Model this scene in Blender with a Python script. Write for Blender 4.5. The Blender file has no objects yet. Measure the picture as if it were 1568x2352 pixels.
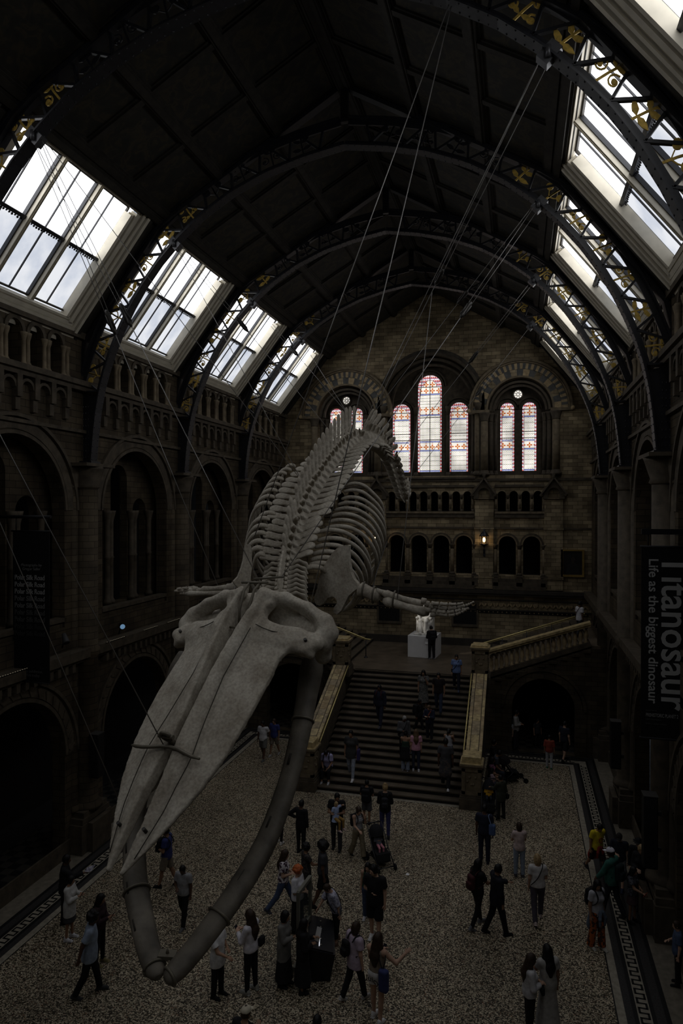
import bpy, math, random, numpy as np
from math import sin, cos, pi, radians, sqrt, atan2, hypot
from mathutils import Vector, Matrix
from mathutils.geometry import delaunay_2d_cdt
SC = bpy.context.scene
COL = SC.collection
random.seed(5)
# ---------------------------------------------------------------- camera
CAMZ = 10.7
YAW, PITCH, ROLL, FPX = 0.256511, 0.005947, 0.000933, 1556.6
def _axes():
    cy, sy, cp, sp = cos(YAW), sin(YAW), cos(PITCH), sin(PITCH)
    f = Vector((-sy*cp, cy*cp, -sp)); r = Vector((cy, sy, 0)); u = r.cross(f)
    return cos(ROLL)*r + sin(ROLL)*u, -sin(ROLL)*r + cos(ROLL)*u, f
CR, CU, CF = _axes()
CPOS = Vector((0, 0, CAMZ))
cam_d = bpy.data.cameras.new('camera'); cam = bpy.data.objects.new('camera', cam_d); COL.objects.link(cam)
cam_d.sensor_fit = 'VERTICAL'; cam_d.sensor_height = 36.0; cam_d.lens = FPX/2352*36.0
cam_d.clip_start = 0.05; cam_d.clip_end = 300
cam.matrix_world = Matrix((( CR.x, CU.x, -CF.x, 0), (CR.y, CU.y, -CF.y, 0), (CR.z, CU.z, -CF.z, CAMZ), (0, 0, 0, 1)))
SC.camera = cam
def ray(x, y): return CF + CR*((x-784)/FPX) - CU*((y-1176)/FPX)
def onX(x, y, X): d = ray(x, y); return CPOS + d*(X/d.x)
def onY(x, y, Y): d = ray(x, y); return CPOS + d*(Y/d.y)
def onZ(x, y, Z=0.0): d = ray(x, y); return CPOS + d*((Z-CAMZ)/d.z)
def atd(x, y, D): return CPOS + ray(x, y)*D
# ---------------------------------------------------------------- world, light, exposure
W = bpy.data.worlds.new('world'); SC.world = W; W.use_nodes = True
W.node_tree.nodes['Background'].inputs[0].default_value = (0.75, 0.85, 1.0, 1)
W.node_tree.nodes['Background'].inputs[1].default_value = 0.6
SC.view_settings.view_transform = 'Standard'; SC.view_settings.look = 'None'
SC.view_settings.exposure = EXPOSURE = 0.0; SC.view_settings.gamma = 1.0; SC.view_settings.use_curve_mapping = False
SKYLIGHT = 3.4         # radiance of the daylit panes
STAINED = 1.1
def spot(name, loc, tgt, power, ang, col=(1, .93, .82), size=.06, blend=.5):
    l = bpy.data.lights.new(name, 'SPOT'); l.energy = power; l.spot_size = radians(ang); l.spot_blend = blend
    l.color = col; l.shadow_soft_size = size
    o = bpy.data.objects.new(name, l); COL.objects.link(o); o.location = loc
    o.rotation_euler = (Vector(tgt)-Vector(loc)).to_track_quat('-Z', 'Y').to_euler(); return o
SC.cycles.max_bounces = 5; SC.cycles.diffuse_bounces = 3; SC.cycles.glossy_bounces = 2
SC.cycles.transmission_bounces = 4; SC.cycles.use_denoising = True
SC.cycles.sample_clamp_indirect = 4.0; SC.cycles.adaptive_threshold = 0.015
# ---------------------------------------------------------------- materials
MATS = {}
def mat(name, col, rough=.7, metal=0.0, var=.25, vs=3.0, emit=None, es=0.0, bump=0.0, bs=20.0, spec=.3, alpha=None):
    if name in MATS: return MATS[name]
    m = bpy.data.materials.new(name); m.use_nodes = True; nt = m.node_tree; b = nt.nodes['Principled BSDF']
    b.inputs['Roughness'].default_value = rough; b.inputs['Metallic'].default_value = metal
    b.inputs['Specular IOR Level'].default_value = spec
    b.inputs['Base Color'].default_value = (*col, 1)
    if var or bump: 
        tc = nt.nodes.new('ShaderNodeTexCoord')
    if var:
        n = nt.nodes.new('ShaderNodeTexNoise'); n.inputs['Scale'].default_value = vs; n.inputs['Detail'].default_value = 5
        nt.links.new(tc.outputs['Object'], n.inputs['Vector'])
        r = nt.nodes.new('ShaderNodeValToRGB'); e = r.color_ramp.elements
        e[0].position = .3; e[1].position = .7
        e[0].color = (*[c*(1-var) for c in col], 1); e[1].color = (*[min(1, c*(1+var)) for c in col], 1)
        nt.links.new(n.outputs['Fac'], r.inputs['Fac']); nt.links.new(r.outputs['Color'], b.inputs['Base Color'])
    if bump:
        n2 = nt.nodes.new('ShaderNodeTexNoise'); n2.inputs['Scale'].default_value = bs; n2.inputs['Detail'].default_value = 4
        nt.links.new(tc.outputs['Object'], n2.inputs['Vector'])
        bp = nt.nodes.new('ShaderNodeBump'); bp.inputs['Strength'].default_value = bump; bp.inputs['Distance'].default_value = .02
        nt.links.new(n2.outputs['Fac'], bp.inputs['Height']); nt.links.new(bp.outputs['Normal'], b.inputs['Normal'])
    if emit: b.inputs['Emission Color'].default_value = (*emit, 1); b.inputs['Emission Strength'].default_value = es
    MATS[name] = m; return m
class NT:
    """tiny node-graph helper"""
    def __init__(s, name):
        s.m = bpy.data.materials.new(name); s.m.use_nodes = True; s.t = s.m.node_tree
        s.b = s.t.nodes['Principled BSDF']; MATS[name] = s.m
    def n(s, typ, **kw):
        o = s.t.nodes.new('ShaderNode'+typ)
        for k, v in kw.items():
            if k in o.inputs.keys():
                if hasattr(v, 'is_output'): s.t.links.new(v, o.inputs[k])
                else: o.inputs[k].default_value = v
            else: setattr(o, k, v)
        return o
    def l(s, a, b): s.t.links.new(a, b)
    def math(s, op, a, b=None):
        o = s.t.nodes.new('ShaderNodeMath'); o.operation = op
        for i, v in enumerate((a, b)):
            if v is None: continue
            if hasattr(v, 'is_output'): s.l(v, o.inputs[i])
            else: o.inputs[i].default_value = v
        return o.outputs[0]
    def mix(s, fac, a, b):
        o = s.t.nodes.new('ShaderNodeMix'); o.data_type = 'RGBA'
        for k, v in (('Factor', fac), ('A', a), ('B', b)):
            i = [q for q in o.inputs if q.name == k and q.type in (('VALUE',) if k == 'Factor' else ('RGBA',))][0]
            if hasattr(v, 'is_output'): s.l(v, i)
            elif k == 'Factor': i.default_value = v
            else: i.default_value = (*v, 1)
        return [q for q in o.outputs if q.type == 'RGBA'][0]
    def ramp(s, fac, stops, interp='LINEAR'):
        o = s.t.nodes.new('ShaderNodeValToRGB'); o.color_ramp.interpolation = interp
        e = o.color_ramp.elements
        while len(e) < len(stops): e.new(.5)
        for i, (p, c) in enumerate(stops): e[i].position = p; e[i].color = (*c, 1)
        s.l(fac, o.inputs[0]); return o.outputs[0]
def ashlar(name, c1, c2, mortar, bw=.50, bh=.205, rough=.8, var=.5):
    g = NT(name); geo = g.n('NewGeometry'); sx = g.n('SeparateXYZ', Vector=geo.outputs['Position'])
    u = g.math('ADD', sx.outputs[0], sx.outputs[1])
    v = g.n('CombineXYZ', X=u, Y=sx.outputs[2])
    br = g.n('TexBrick', Vector=v.outputs[0]); br.inputs['Scale'].default_value = 1.0
    br.inputs['Brick Width'].default_value = bw; br.inputs['Row Height'].default_value = bh
    br.inputs['Mortar Size'].default_value = .008; br.inputs['Color1'].default_value = (*c1, 1)
    br.inputs['Color2'].default_value = (*c2, 1); br.inputs['Mortar'].default_value = (*mortar, 1); br.inputs['Bias'].default_value = -.1
    ns = g.n('TexNoise', Vector=geo.outputs['Position']); ns.inputs['Scale'].default_value = 1.3; ns.inputs['Detail'].default_value = 6
    dk = g.ramp(ns.outputs['Fac'], [(.3, (1-var,)*3), (.7, (1+var*.4,)*3)])
    mx = g.t.nodes.new('ShaderNodeMix'); mx.data_type = 'RGBA'; mx.blend_type = 'MULTIPLY'
    ins = [q for q in mx.inputs if q.type == 'RGBA']; mx.inputs[0].default_value = 1
    g.l(br.outputs['Color'], ins[0]); g.l(dk, ins[1])
    g.l([q for q in mx.outputs if q.type == 'RGBA'][0], g.b.inputs['Base Color'])
    bp = g.n('Bump', Height=br.outputs['Fac']); bp.invert = True; bp.inputs['Strength'].default_value = .4; bp.inputs['Distance'].default_value = .02
    g.l(bp.outputs[0], g.b.inputs['Normal']); g.b.inputs['Roughness'].default_value = rough; g.b.inputs['Specular IOR Level'].default_value = .2
    return g.m
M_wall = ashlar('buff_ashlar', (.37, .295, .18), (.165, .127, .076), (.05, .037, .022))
M_wallL = ashlar('side_ashlar', (.088, .068, .042), (.054, .041, .026), (.018, .014, .009))  # same ashlar much darker; vignette and shade put into its colour
M_stone = mat('terracotta_stone', (.16, .125, .078), .75, var=.35, vs=4, bump=.3)
M_stoneD = mat('dark_stone', (.075, .06, .041), .75, var=.35, vs=4, bump=.3)
M_grey = mat('blue_grey_stone', (.085, .085, .08), .75, var=.3, vs=4)
M_tan = mat('tan_stone', (.36, .27, .15), .75, var=.35, vs=5)
M_cap = mat('worn_gold_stone', (.44, .34, .17), .45, var=.4, vs=7, bump=.2)
M_void = mat('shadowed_plaster', (.012, .010, .008), .9, var=.2)  # near-black colour carries the shade of the passages and aisles
M_iron = mat('painted_iron', (.012, .0125, .016), .45, metal=.0, var=.3, vs=9, spec=.5)
M_gilt = mat('gilding', (.66, .45, .10), .45, metal=.3, var=.35, vs=14)
M_brass = mat('brass', (.80, .66, .28), .35, metal=.45, var=.15, vs=9)
M_cream = mat('cream_paint', (.62, .57, .46), .5, var=.12, vs=3)
M_creamD = mat('dark_cream_paint', (.30, .26, .18), .55, var=.3, vs=5)  # darker cream; as thin frame bars it paints in groove shade
M_black = mat('matt_black', (.006, .006, .007), .6, var=.15)
M_steel = mat('steel_cable', (.24, .23, .215), .4, metal=.5, var=.1)
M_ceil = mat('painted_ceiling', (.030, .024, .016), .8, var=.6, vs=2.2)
M_beam = mat('ceiling_moulding', (.024, .021, .016), .7, var=.4, vs=5)
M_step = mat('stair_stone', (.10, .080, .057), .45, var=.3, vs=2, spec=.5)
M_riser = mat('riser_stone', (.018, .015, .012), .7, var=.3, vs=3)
M_bone = None
# ---------------------------------------------------------------- mesh helpers
class MB:
    def __init__(s): s.v = []; s.f = []; s.mi = []; s.sm = []
    def add(s, vs, fs, m=0, smooth=False):
        b = len(s.v); s.v += [tuple(v) for v in vs]
        for f in fs: s.f.append([i+b for i in f]); s.mi.append(m); s.sm.append(smooth)
        return s
    def box(s, x0, x1, y0, y1, z0, z1, m=0):
        v = [(x, y, z) for z in (z0, z1) for y in (y0, y1) for x in (x0, x1)]
        return s.add(v, [(0, 2, 3, 1), (4, 5, 7, 6), (0, 1, 5, 4), (2, 6, 7, 3), (0, 4, 6, 2), (1, 3, 7, 5)], m)
    def cbox(s, x, y, z, dx, dy, dz, m=0): return s.box(x-dx/2, x+dx/2, y-dy/2, y+dy/2, z-dz/2, z+dz/2, m)
    def bar(s, a, b, w, h, up=(0, 0, 1), m=0):
        """rectangular bar from a to b, w across, h along up"""
        a = Vector(a); b = Vector(b); t = (b-a).normalized(); u = Vector(up); sd = t.cross(u)
        if sd.length < 1e-5: sd = t.cross(Vector((1, 0, 0)))
        sd.normalize(); u = sd.cross(t).normalized()
        v = [p + sd*i*w/2 + u*j*h/2 for p in (a, b) for j in (-1, 1) for i in (-1, 1)]
        return s.add(v, [(0, 1, 3, 2), (4, 6, 7, 5), (0, 4, 5, 1), (2, 3, 7, 6), (0, 2, 6, 4), (1, 5, 7, 3)], m)
    def sweep(s, pts, prof, ups, m=0, smooth=False, cap=True, closed=False):
        """sweep a 2D profile [(across, up)] along pts with per point 'up' vectors"""
        n = len(prof); P = [Vector(p) for p in pts]; vs = []
        for i, p in enumerate(P):
            a = P[(i-1) % len(P)] if (closed or i > 0) else p; b = P[(i+1) % len(P)] if (closed or i < len(P)-1) else p
            t = (b-a).normalized(); u = Vector(ups[i] if isinstance(ups, list) else ups)
            sd = t.cross(u).normalized(); u = sd.cross(t)
            vs += [p + sd*x + u*y for x, y in prof]
        fs = []
        for i in range(len(P) if closed else len(P)-1):
            j = (i+1) % len(P)
            for k in range(n): fs.append((i*n+k, i*n+(k+1) % n, j*n+(k+1) % n, j*n+k))
        if cap and not closed: fs += [tuple(range(n))[::-1], tuple((len(P)-1)*n+k for k in range(n))]
        return s.add(vs, fs, m, smooth)
    def tube(s, pts, r, n=8, m=0, up=(0, 0, 1), smooth=True, flat=1.0):
        P = [Vector(p) for p in pts]; vs = []; up = Vector(up)
        for i, p in enumerate(P):
            t = (P[min(i+1, len(P)-1)]-P[max(i-1, 0)]).normalized()
            sd = t.cross(up)
            if sd.length < 1e-4: sd = t.cross(Vector((1, .2, 0)))
            sd.normalize(); u = sd.cross(t); rr = r[i] if isinstance(r, (list, tuple)) else r
            vs += [p + sd*cos(2*pi*k/n)*rr + u*sin(2*pi*k/n)*rr*flat for k in range(n)]
        fs = [(i*n+k, i*n+(k+1) % n, (i+1)*n+(k+1) % n, (i+1)*n+k) for i in range(len(P)-1) for k in range(n)]
        s.add(vs, fs, m, smooth)
        b = len(s.v)-len(vs)
        s.f += [[b+k for k in range(n)][::-1], [b+(len(P)-1)*n+k for k in range(n)]]; s.mi += [m, m]; s.sm += [False, False]
        return s
    def lathe(s, prof, c=(0, 0, 0), n=12, m=0, smooth=True):
        """prof [(r, z)] about vertical axis at c"""
        vs = [(c[0]+r*cos(2*pi*k/n), c[1]+r*sin(2*pi*k/n), c[2]+z) for r, z in prof for k in range(n)]
        fs = [(i*n+k, i*n+(k+1) % n, (i+1)*n+(k+1) % n, (i+1)*n+k) for i in range(len(prof)-1) for k in range(n)]
        fs += [tuple(range(n))[::-1], tuple((len(prof)-1)*n+k for k in range(n))]
        return s.add(vs, fs, m, smooth)
    def prism(s, poly, o, U, V, N, d, m=0):
        """extrude 2D poly (u,v) placed at o with axes U,V by d along N"""
        o, U, V, N = map(Vector, (o, U, V, N)); n = len(poly)
        a = [o+U*p[0]+V*p[1] for p in poly]; b = [p+N*d for p in a]
        fs = [tuple(range(n))[::-1], tuple(range(n, 2*n))] + [(k, (k+1) % n, n+(k+1) % n, n+k) for k in range(n)]
        return s.add(a+b, fs, m)
    def plate(s, outer, holes, o, U, V, N, d, m=0, mside=None):
        """flat plate with holes, thickness d along N"""
        o, U, V, N = map(Vector, (o, U, V, N)); pts = []; faces = []
        for L in [outer]+holes:
            b = len(pts); pts += [Vector(p) for p in L]; faces.append(list(range(b, b+len(L))))
        r = delaunay_2d_cdt(pts, [], faces, 2, 1e-5)
        vs, fs = r[0], r[2]
        F = [o+U*p[0]+V*p[1] for p in vs]; B = [p+N*d for p in F]; n = len(F)
        s.add(F+B, [tuple(f)[::-1] for f in fs]+[tuple(i+n for i in f) for f in fs], m)
        for k, L in enumerate([outer]+holes):
            a = [o+U*p[0]+V*p[1] for p in L]; b2 = [p+N*d for p in a]; q = len(a)
            s.add(a+b2, [(i, (i+1) % q, q+(i+1) % q, q+i) for i in range(q)], m if mside is None else mside)
        return s
    def raw(s, V, F, m=0, smooth=True):
        return s.add(V.tolist() if hasattr(V, 'tolist') else V, F.tolist() if hasattr(F, 'tolist') else F, m, smooth)
    def build(s, name, mats, parent=None, **props):
        if not isinstance(mats, (list, tuple)): mats = [mats]
        off = parent_world(parent) if parent else Vector((0, 0, 0))
        me = bpy.data.meshes.new(name); me.from_pydata([(v[0]-off.x, v[1]-off.y, v[2]-off.z) for v in s.v], [], s.f)
        for m in mats: me.materials.append(m)
        me.polygons.foreach_set('material_index', s.mi); me.polygons.foreach_set('use_smooth', s.sm); me.update()
        o = bpy.data.objects.new(name, me); COL.objects.link(o)
        if parent: o.parent = parent
        for k, v in props.items(): o[k] = v
        return o
def parent_world(o):
    p = Vector(o.location)
    while o.parent: o = o.parent; p = p + Vector(o.location)
    return p
def thing(name, label, cat, loc=(0, 0, 0), group=None):
    o = bpy.data.objects.new(name, None); COL.objects.link(o); o.location = loc; o.empty_display_size = .1
    o['label'] = label; o['category'] = cat
    if group: o['group'] = group
    return o
def tag(o, label, cat, group=None):
    o['label'] = label; o['category'] = cat
    if group: o['group'] = group
    return o
def dup(root, loc, label=None, rotz=None):
    r = root.copy(); COL.objects.link(r); r.location = loc
    if rotz is not None: r.rotation_euler.z = rotz
    if label: r['label'] = label
    for ch in list(root.children):
        c = ch.copy(); COL.objects.link(c); c.parent = r
        for g in list(ch.children):
            d = g.copy(); COL.objects.link(d); d.parent = c
    return r
def struct(o): o['kind'] = 'structure'; return o
def arch(cx, half, z0, zs, n=14):
    """round headed opening, clockwise from bottom-left going up"""
    return [(cx-half, z0)] + [(cx-half*cos(pi*k/n), zs+half*sin(pi*k/n)) for k in range(n+1)] + [(cx+half, z0)]
def rect(x0, x1, z0, z1): return [(x0, z0), (x0, z1), (x1, z1), (x1, z0)]
def circ(cx, cz, r, n=16): return [(cx+r*cos(-2*pi*k/n), cz+r*sin(-2*pi*k/n)) for k in range(n)]
def arch_strip(mb, cx, zc, r0, r1, y0, y1, a0=0, a1=pi, n=24, m=0, axis='y'):
    """voussoir band with alternating materials when m is a list"""
    for k in range(n):
        t0 = a0+(a1-a0)*k/n; t1 = a0+(a1-a0)*(k+1)/n
        q = [(cx+r*cos(t), zc+r*sin(t)) for t in (t0, t1) for r in (r0, r1)]
        mm = m[k % len(m)] if isinstance(m, (list, tuple)) else m
        if axis == 'y': v = [(p[0], y, p[1]) for y in (y0, y1) for p in q]
        else: v = [(y, p[0], p[1]) for y in (y0, y1) for p in q]
        mb.add(v, [(0, 1, 3, 2), (4, 6, 7, 5), (0, 4, 5, 1), (2, 3, 7, 6), (0, 2, 6, 4), (1, 5, 7, 3)], mm)
XC = -4.85
TY = [12.63+6.175*i for i in range(-3, 4)]       # truss lines (index 3 is the first fully seen one)
YE = 38.0
# ================================================================ FLOOR
def mat_terrazzo():
    g = NT('speckled_terrazzo'); tc = g.n('TexCoord')
    v = g.n('TexVoronoi', Vector=tc.outputs['Object']); v.inputs['Scale'].default_value = 38
    sx = g.n('SeparateColor', Color=v.outputs['Color'])
    c = g.ramp(sx.outputs[0], [(.0, (.02, .016, .009)), (.32, (.085, .068, .042)), (.52, (.36, .30, .20)), (.8, (.74, .64, .46)), (.93, (.5, .42, .3)), (1, (.25, .12, .06))])
    ed = g.n('TexVoronoi', Vector=tc.outputs['Object']); ed.feature = 'DISTANCE_TO_EDGE'; ed.inputs['Scale'].default_value = 38
    e2 = g.ramp(ed.outputs['Distance'], [(.02, (.10,)*3), (.10, (1,)*3)])
    n = g.n('TexNoise', Vector=tc.outputs['Object']); n.inputs['Scale'].default_value = .35; n.inputs['Detail'].default_value = 3
    n2 = g.ramp(n.outputs['Fac'], [(.35, (.82,)*3), (.65, (1.1,)*3)])
    def mul(a, b):
        x = g.t.nodes.new('ShaderNodeMix'); x.data_type = 'RGBA'; x.blend_type = 'MULTIPLY'; x.inputs[0].default_value = 1
        i = [q for q in x.inputs if q.type == 'RGBA']; g.l(a, i[0]); g.l(b, i[1]); return [q for q in x.outputs if q.type == 'RGBA'][0]
    g.l(mul(mul(c, e2), n2), g.b.inputs['Base Color']); g.b.inputs['Roughness'].default_value = .55
    g.b.inputs['Specular IOR Level'].default_value = .25
    return g.m
M_terr = mat_terrazzo()
M_pale = mat('pale_marble_strip', (.30, .27, .21), .5, var=.25, vs=9)
M_slab = mat('pale_stone_slab', (.17, .15, .115), .55, var=.25, vs=6)
M_band = mat('dark_mosaic', (.032, .030, .029), .5, var=.4, vs=25)
M_bandk = mat('black_mosaic', (.008, .008, .008), .5, var=.3, vs=25)
def mat_check():
    g = NT('triangle_mosaic'); tc = g.n('TexCoord'); ck = g.n('TexChecker', Vector=tc.outputs['Object']); ck.inputs['Scale'].default_value = 3.2
    ck.inputs['Color1'].default_value = (.011, .011, .011, 1); ck.inputs['Color2'].default_value = (.05, .045, .036, 1)
    g.l(ck.outputs['Color'], g.b.inputs['Base Color']); g.b.inputs['Roughness'].default_value = .6; return g.m
M_check = mat_check()
FM = [M_terr, M_pale, M_slab, M_band, M_bandk, M_check]
fl = MB()
def fq(x0, x1, y0, y1, m): fl.add([(x0, y0, 0), (x1, y0, 0), (x1, y1, 0), (x0, y1, 0)], [(0, 1, 2, 3)], m)
YB = -10.0; YF = 29.50; R0 = 6.85
fq(XC-R0, XC+R0, YB, YF, 0)
bands = [(0, .03, 4), (.03, .20, 1), (.20, .36, 3), (.36, .45, 4), (.45, .72, 1), (.72, .81, 4), (.81, 1.0, 3), (1.0, 1.10, 4)]
for a, b, m in bands:
    for s in (-1, 1):
        x = sorted((XC+s*(R0+a), XC+s*(R0+b))); fq(x[0], x[1], YB, YF+b if a < .0 else YF+b, m)
    fq(XC-R0-a, XC+R0+a, YF+a, YF+b, m)
w = R0+1.10
for s in (-1, 1):
    for a, b, m in ((w, 8.52, 2), (8.52, 8.60, 4), (8.60, 8.82, 1), (8.82, 9.2, 4), (9.2, 10.6, 5), (10.6, 16, 3)):
        x = sorted((XC+s*a, XC+s*b)); fq(x[0], x[1], YB, 46, m)
fq(XC-w, XC+w, YF+1.1, 46, 5)
floor = struct(fl.build('floor', FM)); floor['label'] = 'speckled terrazzo floor with mosaic border'
# Greek key inlay, one ribbon per strip
def meander(name, fn, length, per=.30, amp=.085, wd=.048):
    mb = MB(); n = int(length/per)
    def seg(a0, a1, c0, c1):
        p = [fn(a, c) for a, c in ((a0, c0), (a1, c0), (a1, c1), (a0, c1))]
        mb.add([(x, y, .003) for x, y in p], [(0, 1, 2, 3)])
    h = wd/2
    for i in range(n):
        t = i*per
        seg(t-h, t+h, -amp, amp); seg(t-h, t+per/2+h, amp-h, amp+h); seg(t+per/2-h, t+per/2+h, -amp, amp)
        seg(t+per/2-h, t+per+h, -amp-h, -amp+h)
    return struct(mb.build(name, M_bandk))
kc = R0+.585
meander('trim_1', lambda a, c: (XC+kc+c, 6+a), 23.9)
meander('trim_2', lambda a, c: (XC-kc-c, 6+a), 23.9)
meander('trim_3', lambda a, c: (XC+3.2+a, YF+.585+c), 4.0)
meander('trim_4', lambda a, c: (XC-7.4+a, YF+.585+c), 4.0)
# ================================================================ STAIRS
SX0, SX1 = -7.5, -1.95; SCX = (SX0+SX1)/2
NST = 20; RH = 3.1/NST; SY0 = 24.6; TR = (31.05-SY0)/(NST-1)
st = thing('grand_staircase', 'broad stone staircase rising from the hall floor to the landing', 'staircase', (SCX, SY0, 0))
for i in range(NST-1):
    mb = MB(); y0 = SY0+i*TR; z1 = (i+1)*RH; ex = .0
    if i < 2:
        ex = (.42, .12)[i]; r = ex+.12
        out = [(SX0-ex+.0, y0+r)]
        out += [(SX0-ex+r-r*cos(t), y0+r-r*sin(t)) for t in [pi/2*k/8 for k in range(9)]]
        out += [(SX1+ex-r+r*sin(t), y0+r-r*cos(t)) for t in [pi/2*k/8 for k in range(9)]]
        yb = y0+TR if i else y0+.52
        out += [(SX1+ex, yb), (SX1, yb), (SX1, y0+TR), (SX0, y0+TR), (SX0, yb), (SX0-ex, yb)]
        n = len(out)
        vs = [(x, y, z) for z in (z1-RH, z1-.04) for x, y in out]
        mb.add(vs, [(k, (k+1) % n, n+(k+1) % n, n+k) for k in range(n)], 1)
        c = (SCX, y0+.3)
        vs = [(c[0]+(x-c[0])*1.004, y-.03 if y < y0+.4 else y, z) for z in (z1-.045, z1) for x, y in out]
        mb.add(vs, [(k, (k+1) % n, n+(k+1) % n, n+k) for k in range(n)]+[tuple(range(n, 2*n))], 0)
    else:
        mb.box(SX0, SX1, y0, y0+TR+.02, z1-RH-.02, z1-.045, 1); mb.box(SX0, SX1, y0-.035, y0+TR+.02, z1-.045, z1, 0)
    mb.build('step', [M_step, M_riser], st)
mb = MB(); 
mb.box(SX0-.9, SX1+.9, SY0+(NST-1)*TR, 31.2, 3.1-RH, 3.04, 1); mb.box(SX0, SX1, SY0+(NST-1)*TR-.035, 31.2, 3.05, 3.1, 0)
mb.build('step', [M_step, M_riser], st)
M_land = mat('landing_paving', (.115, .088, .06), .5, var=.3, vs=1.6, spec=.4)
land = MB(); land.box(SX0-.9, SX1+.9, 31.1, 38.0, 2.9, 3.1); struct(land.build('floor_landing', M_land))
pale = MB()
out = [(SX0-.75, SY0+.62), (SX0-.75, SY0+.45)]+[(SX0-.62+.6-.6*cos(t), SY0+.42-.6*sin(t)) for t in [pi/2*k/8 for k in range(9)]]
out += [(SX1+.62-.6+.6*sin(t), SY0+.42-.6*cos(t)) for t in [pi/2*k/8 for k in range(9)]] + [(SX1+.75, SY0+.45), (SX1+.75, SY0+.62)]
pale.add([(x, y, .006) for x, y in out], [tuple(range(len(out)))]); struct(pale.build('trim_5', M_pale))
def newel(cx, cy, z0, side, label, h=1.85):
    t = thing('newel_post', label, 'newel post', (cx, cy, z0), 'stone newel posts of the staircase')
    m = MB(); m.cbox(cx, cy, z0+.19, .86, .86, .38).cbox(cx, cy, z0+.41, .80, .80, .07).cbox(cx, cy, z0+.48, .74, .74, .08); m.build('base', M_stoneD, t)
    m = MB(); m.cbox(cx, cy, z0+.98, .64, .64, .94)
    for dx, dy in ((0, -1), (1, 0), (-1, 0), (0, 1)):      # raised frame round a sunk panel
        for a, b, cz, hz in ((-.32, -.22, .98, .94), (.22, .32, .98, .94), (-.32, .32, .57, .12), (-.32, .32, 1.39, .12)):
            if dx == 0: m.box(cx+a, cx+b, cy+dy*.32-.03, cy+dy*.32+.03, z0+cz-hz/2, z0+cz+hz/2)
            else: m.box(cx+dx*.32-.03, cx+dx*.32+.03, cy+a, cy+b, z0+cz-hz/2, z0+cz+hz/2)
    m.build('shaft', M_stone, t)
    m = MB(); m.cbox(cx, cy, z0+.98, .645, .645, .5)
    for dx, dy in ((0, -1), (1, 0), (-1, 0)):              # low relief of foliage in the panel
        for k in range(5):
            a = -.14+.07*k; c = .16*sin(k*1.9); px, py = (cx+a, cy+dy*.325) if dx == 0 else (cx+dx*.325, cy+a)
            m.lathe([(.0, -.055), (.045, -.02), (.05, .02), (0, .055)], (px, py, z0+.98+c), 6)
    m.build('carved_panel', M_stone, t)
    m = MB(); m.cbox(cx, cy, z0+1.49, .74, .74, .08).cbox(cx, cy, z0+1.565, .84, .84, .07); m.build('cornice', M_stone, t)
    m = MB(); m.cbox(cx, cy, z0+1.61, .80, .80, .03)
    m.add([(cx+a*r, cy+b*r, z0+z) for z, r in ((1.62, .33), (h-.03, .33), (h, .29)) for a, b in ((-1, -1), (1, -1), (1, 1), (-1, 1))],
          [(0, 1, 5, 4), (1, 2, 6, 5), (2, 3, 7, 6), (3, 0, 4, 7), (4, 5, 9, 8), (5, 6, 10, 9), (6, 7, 11, 10), (7, 4, 8, 11), (8, 9, 10, 11)])
    m.build('cap', M_cap, t); return t
newel(-1.62, 24.72, 0, 1, 'carved stone newel at the right foot of the stairs', 1.88)
newel(-7.82, 24.72, 0, -1, 'carved stone newel at the left foot of the stairs, beside the whale jaw', 1.88)
newel(-1.62, 29.95, 3.1, 1, 'carved stone newel where the right-hand upper flight starts', 1.72)
newel(-7.82, 29.95, 3.1, -1, 'carved stone newel where the left-hand upper flight starts', 1.72)
SL = RH/TR
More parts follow.
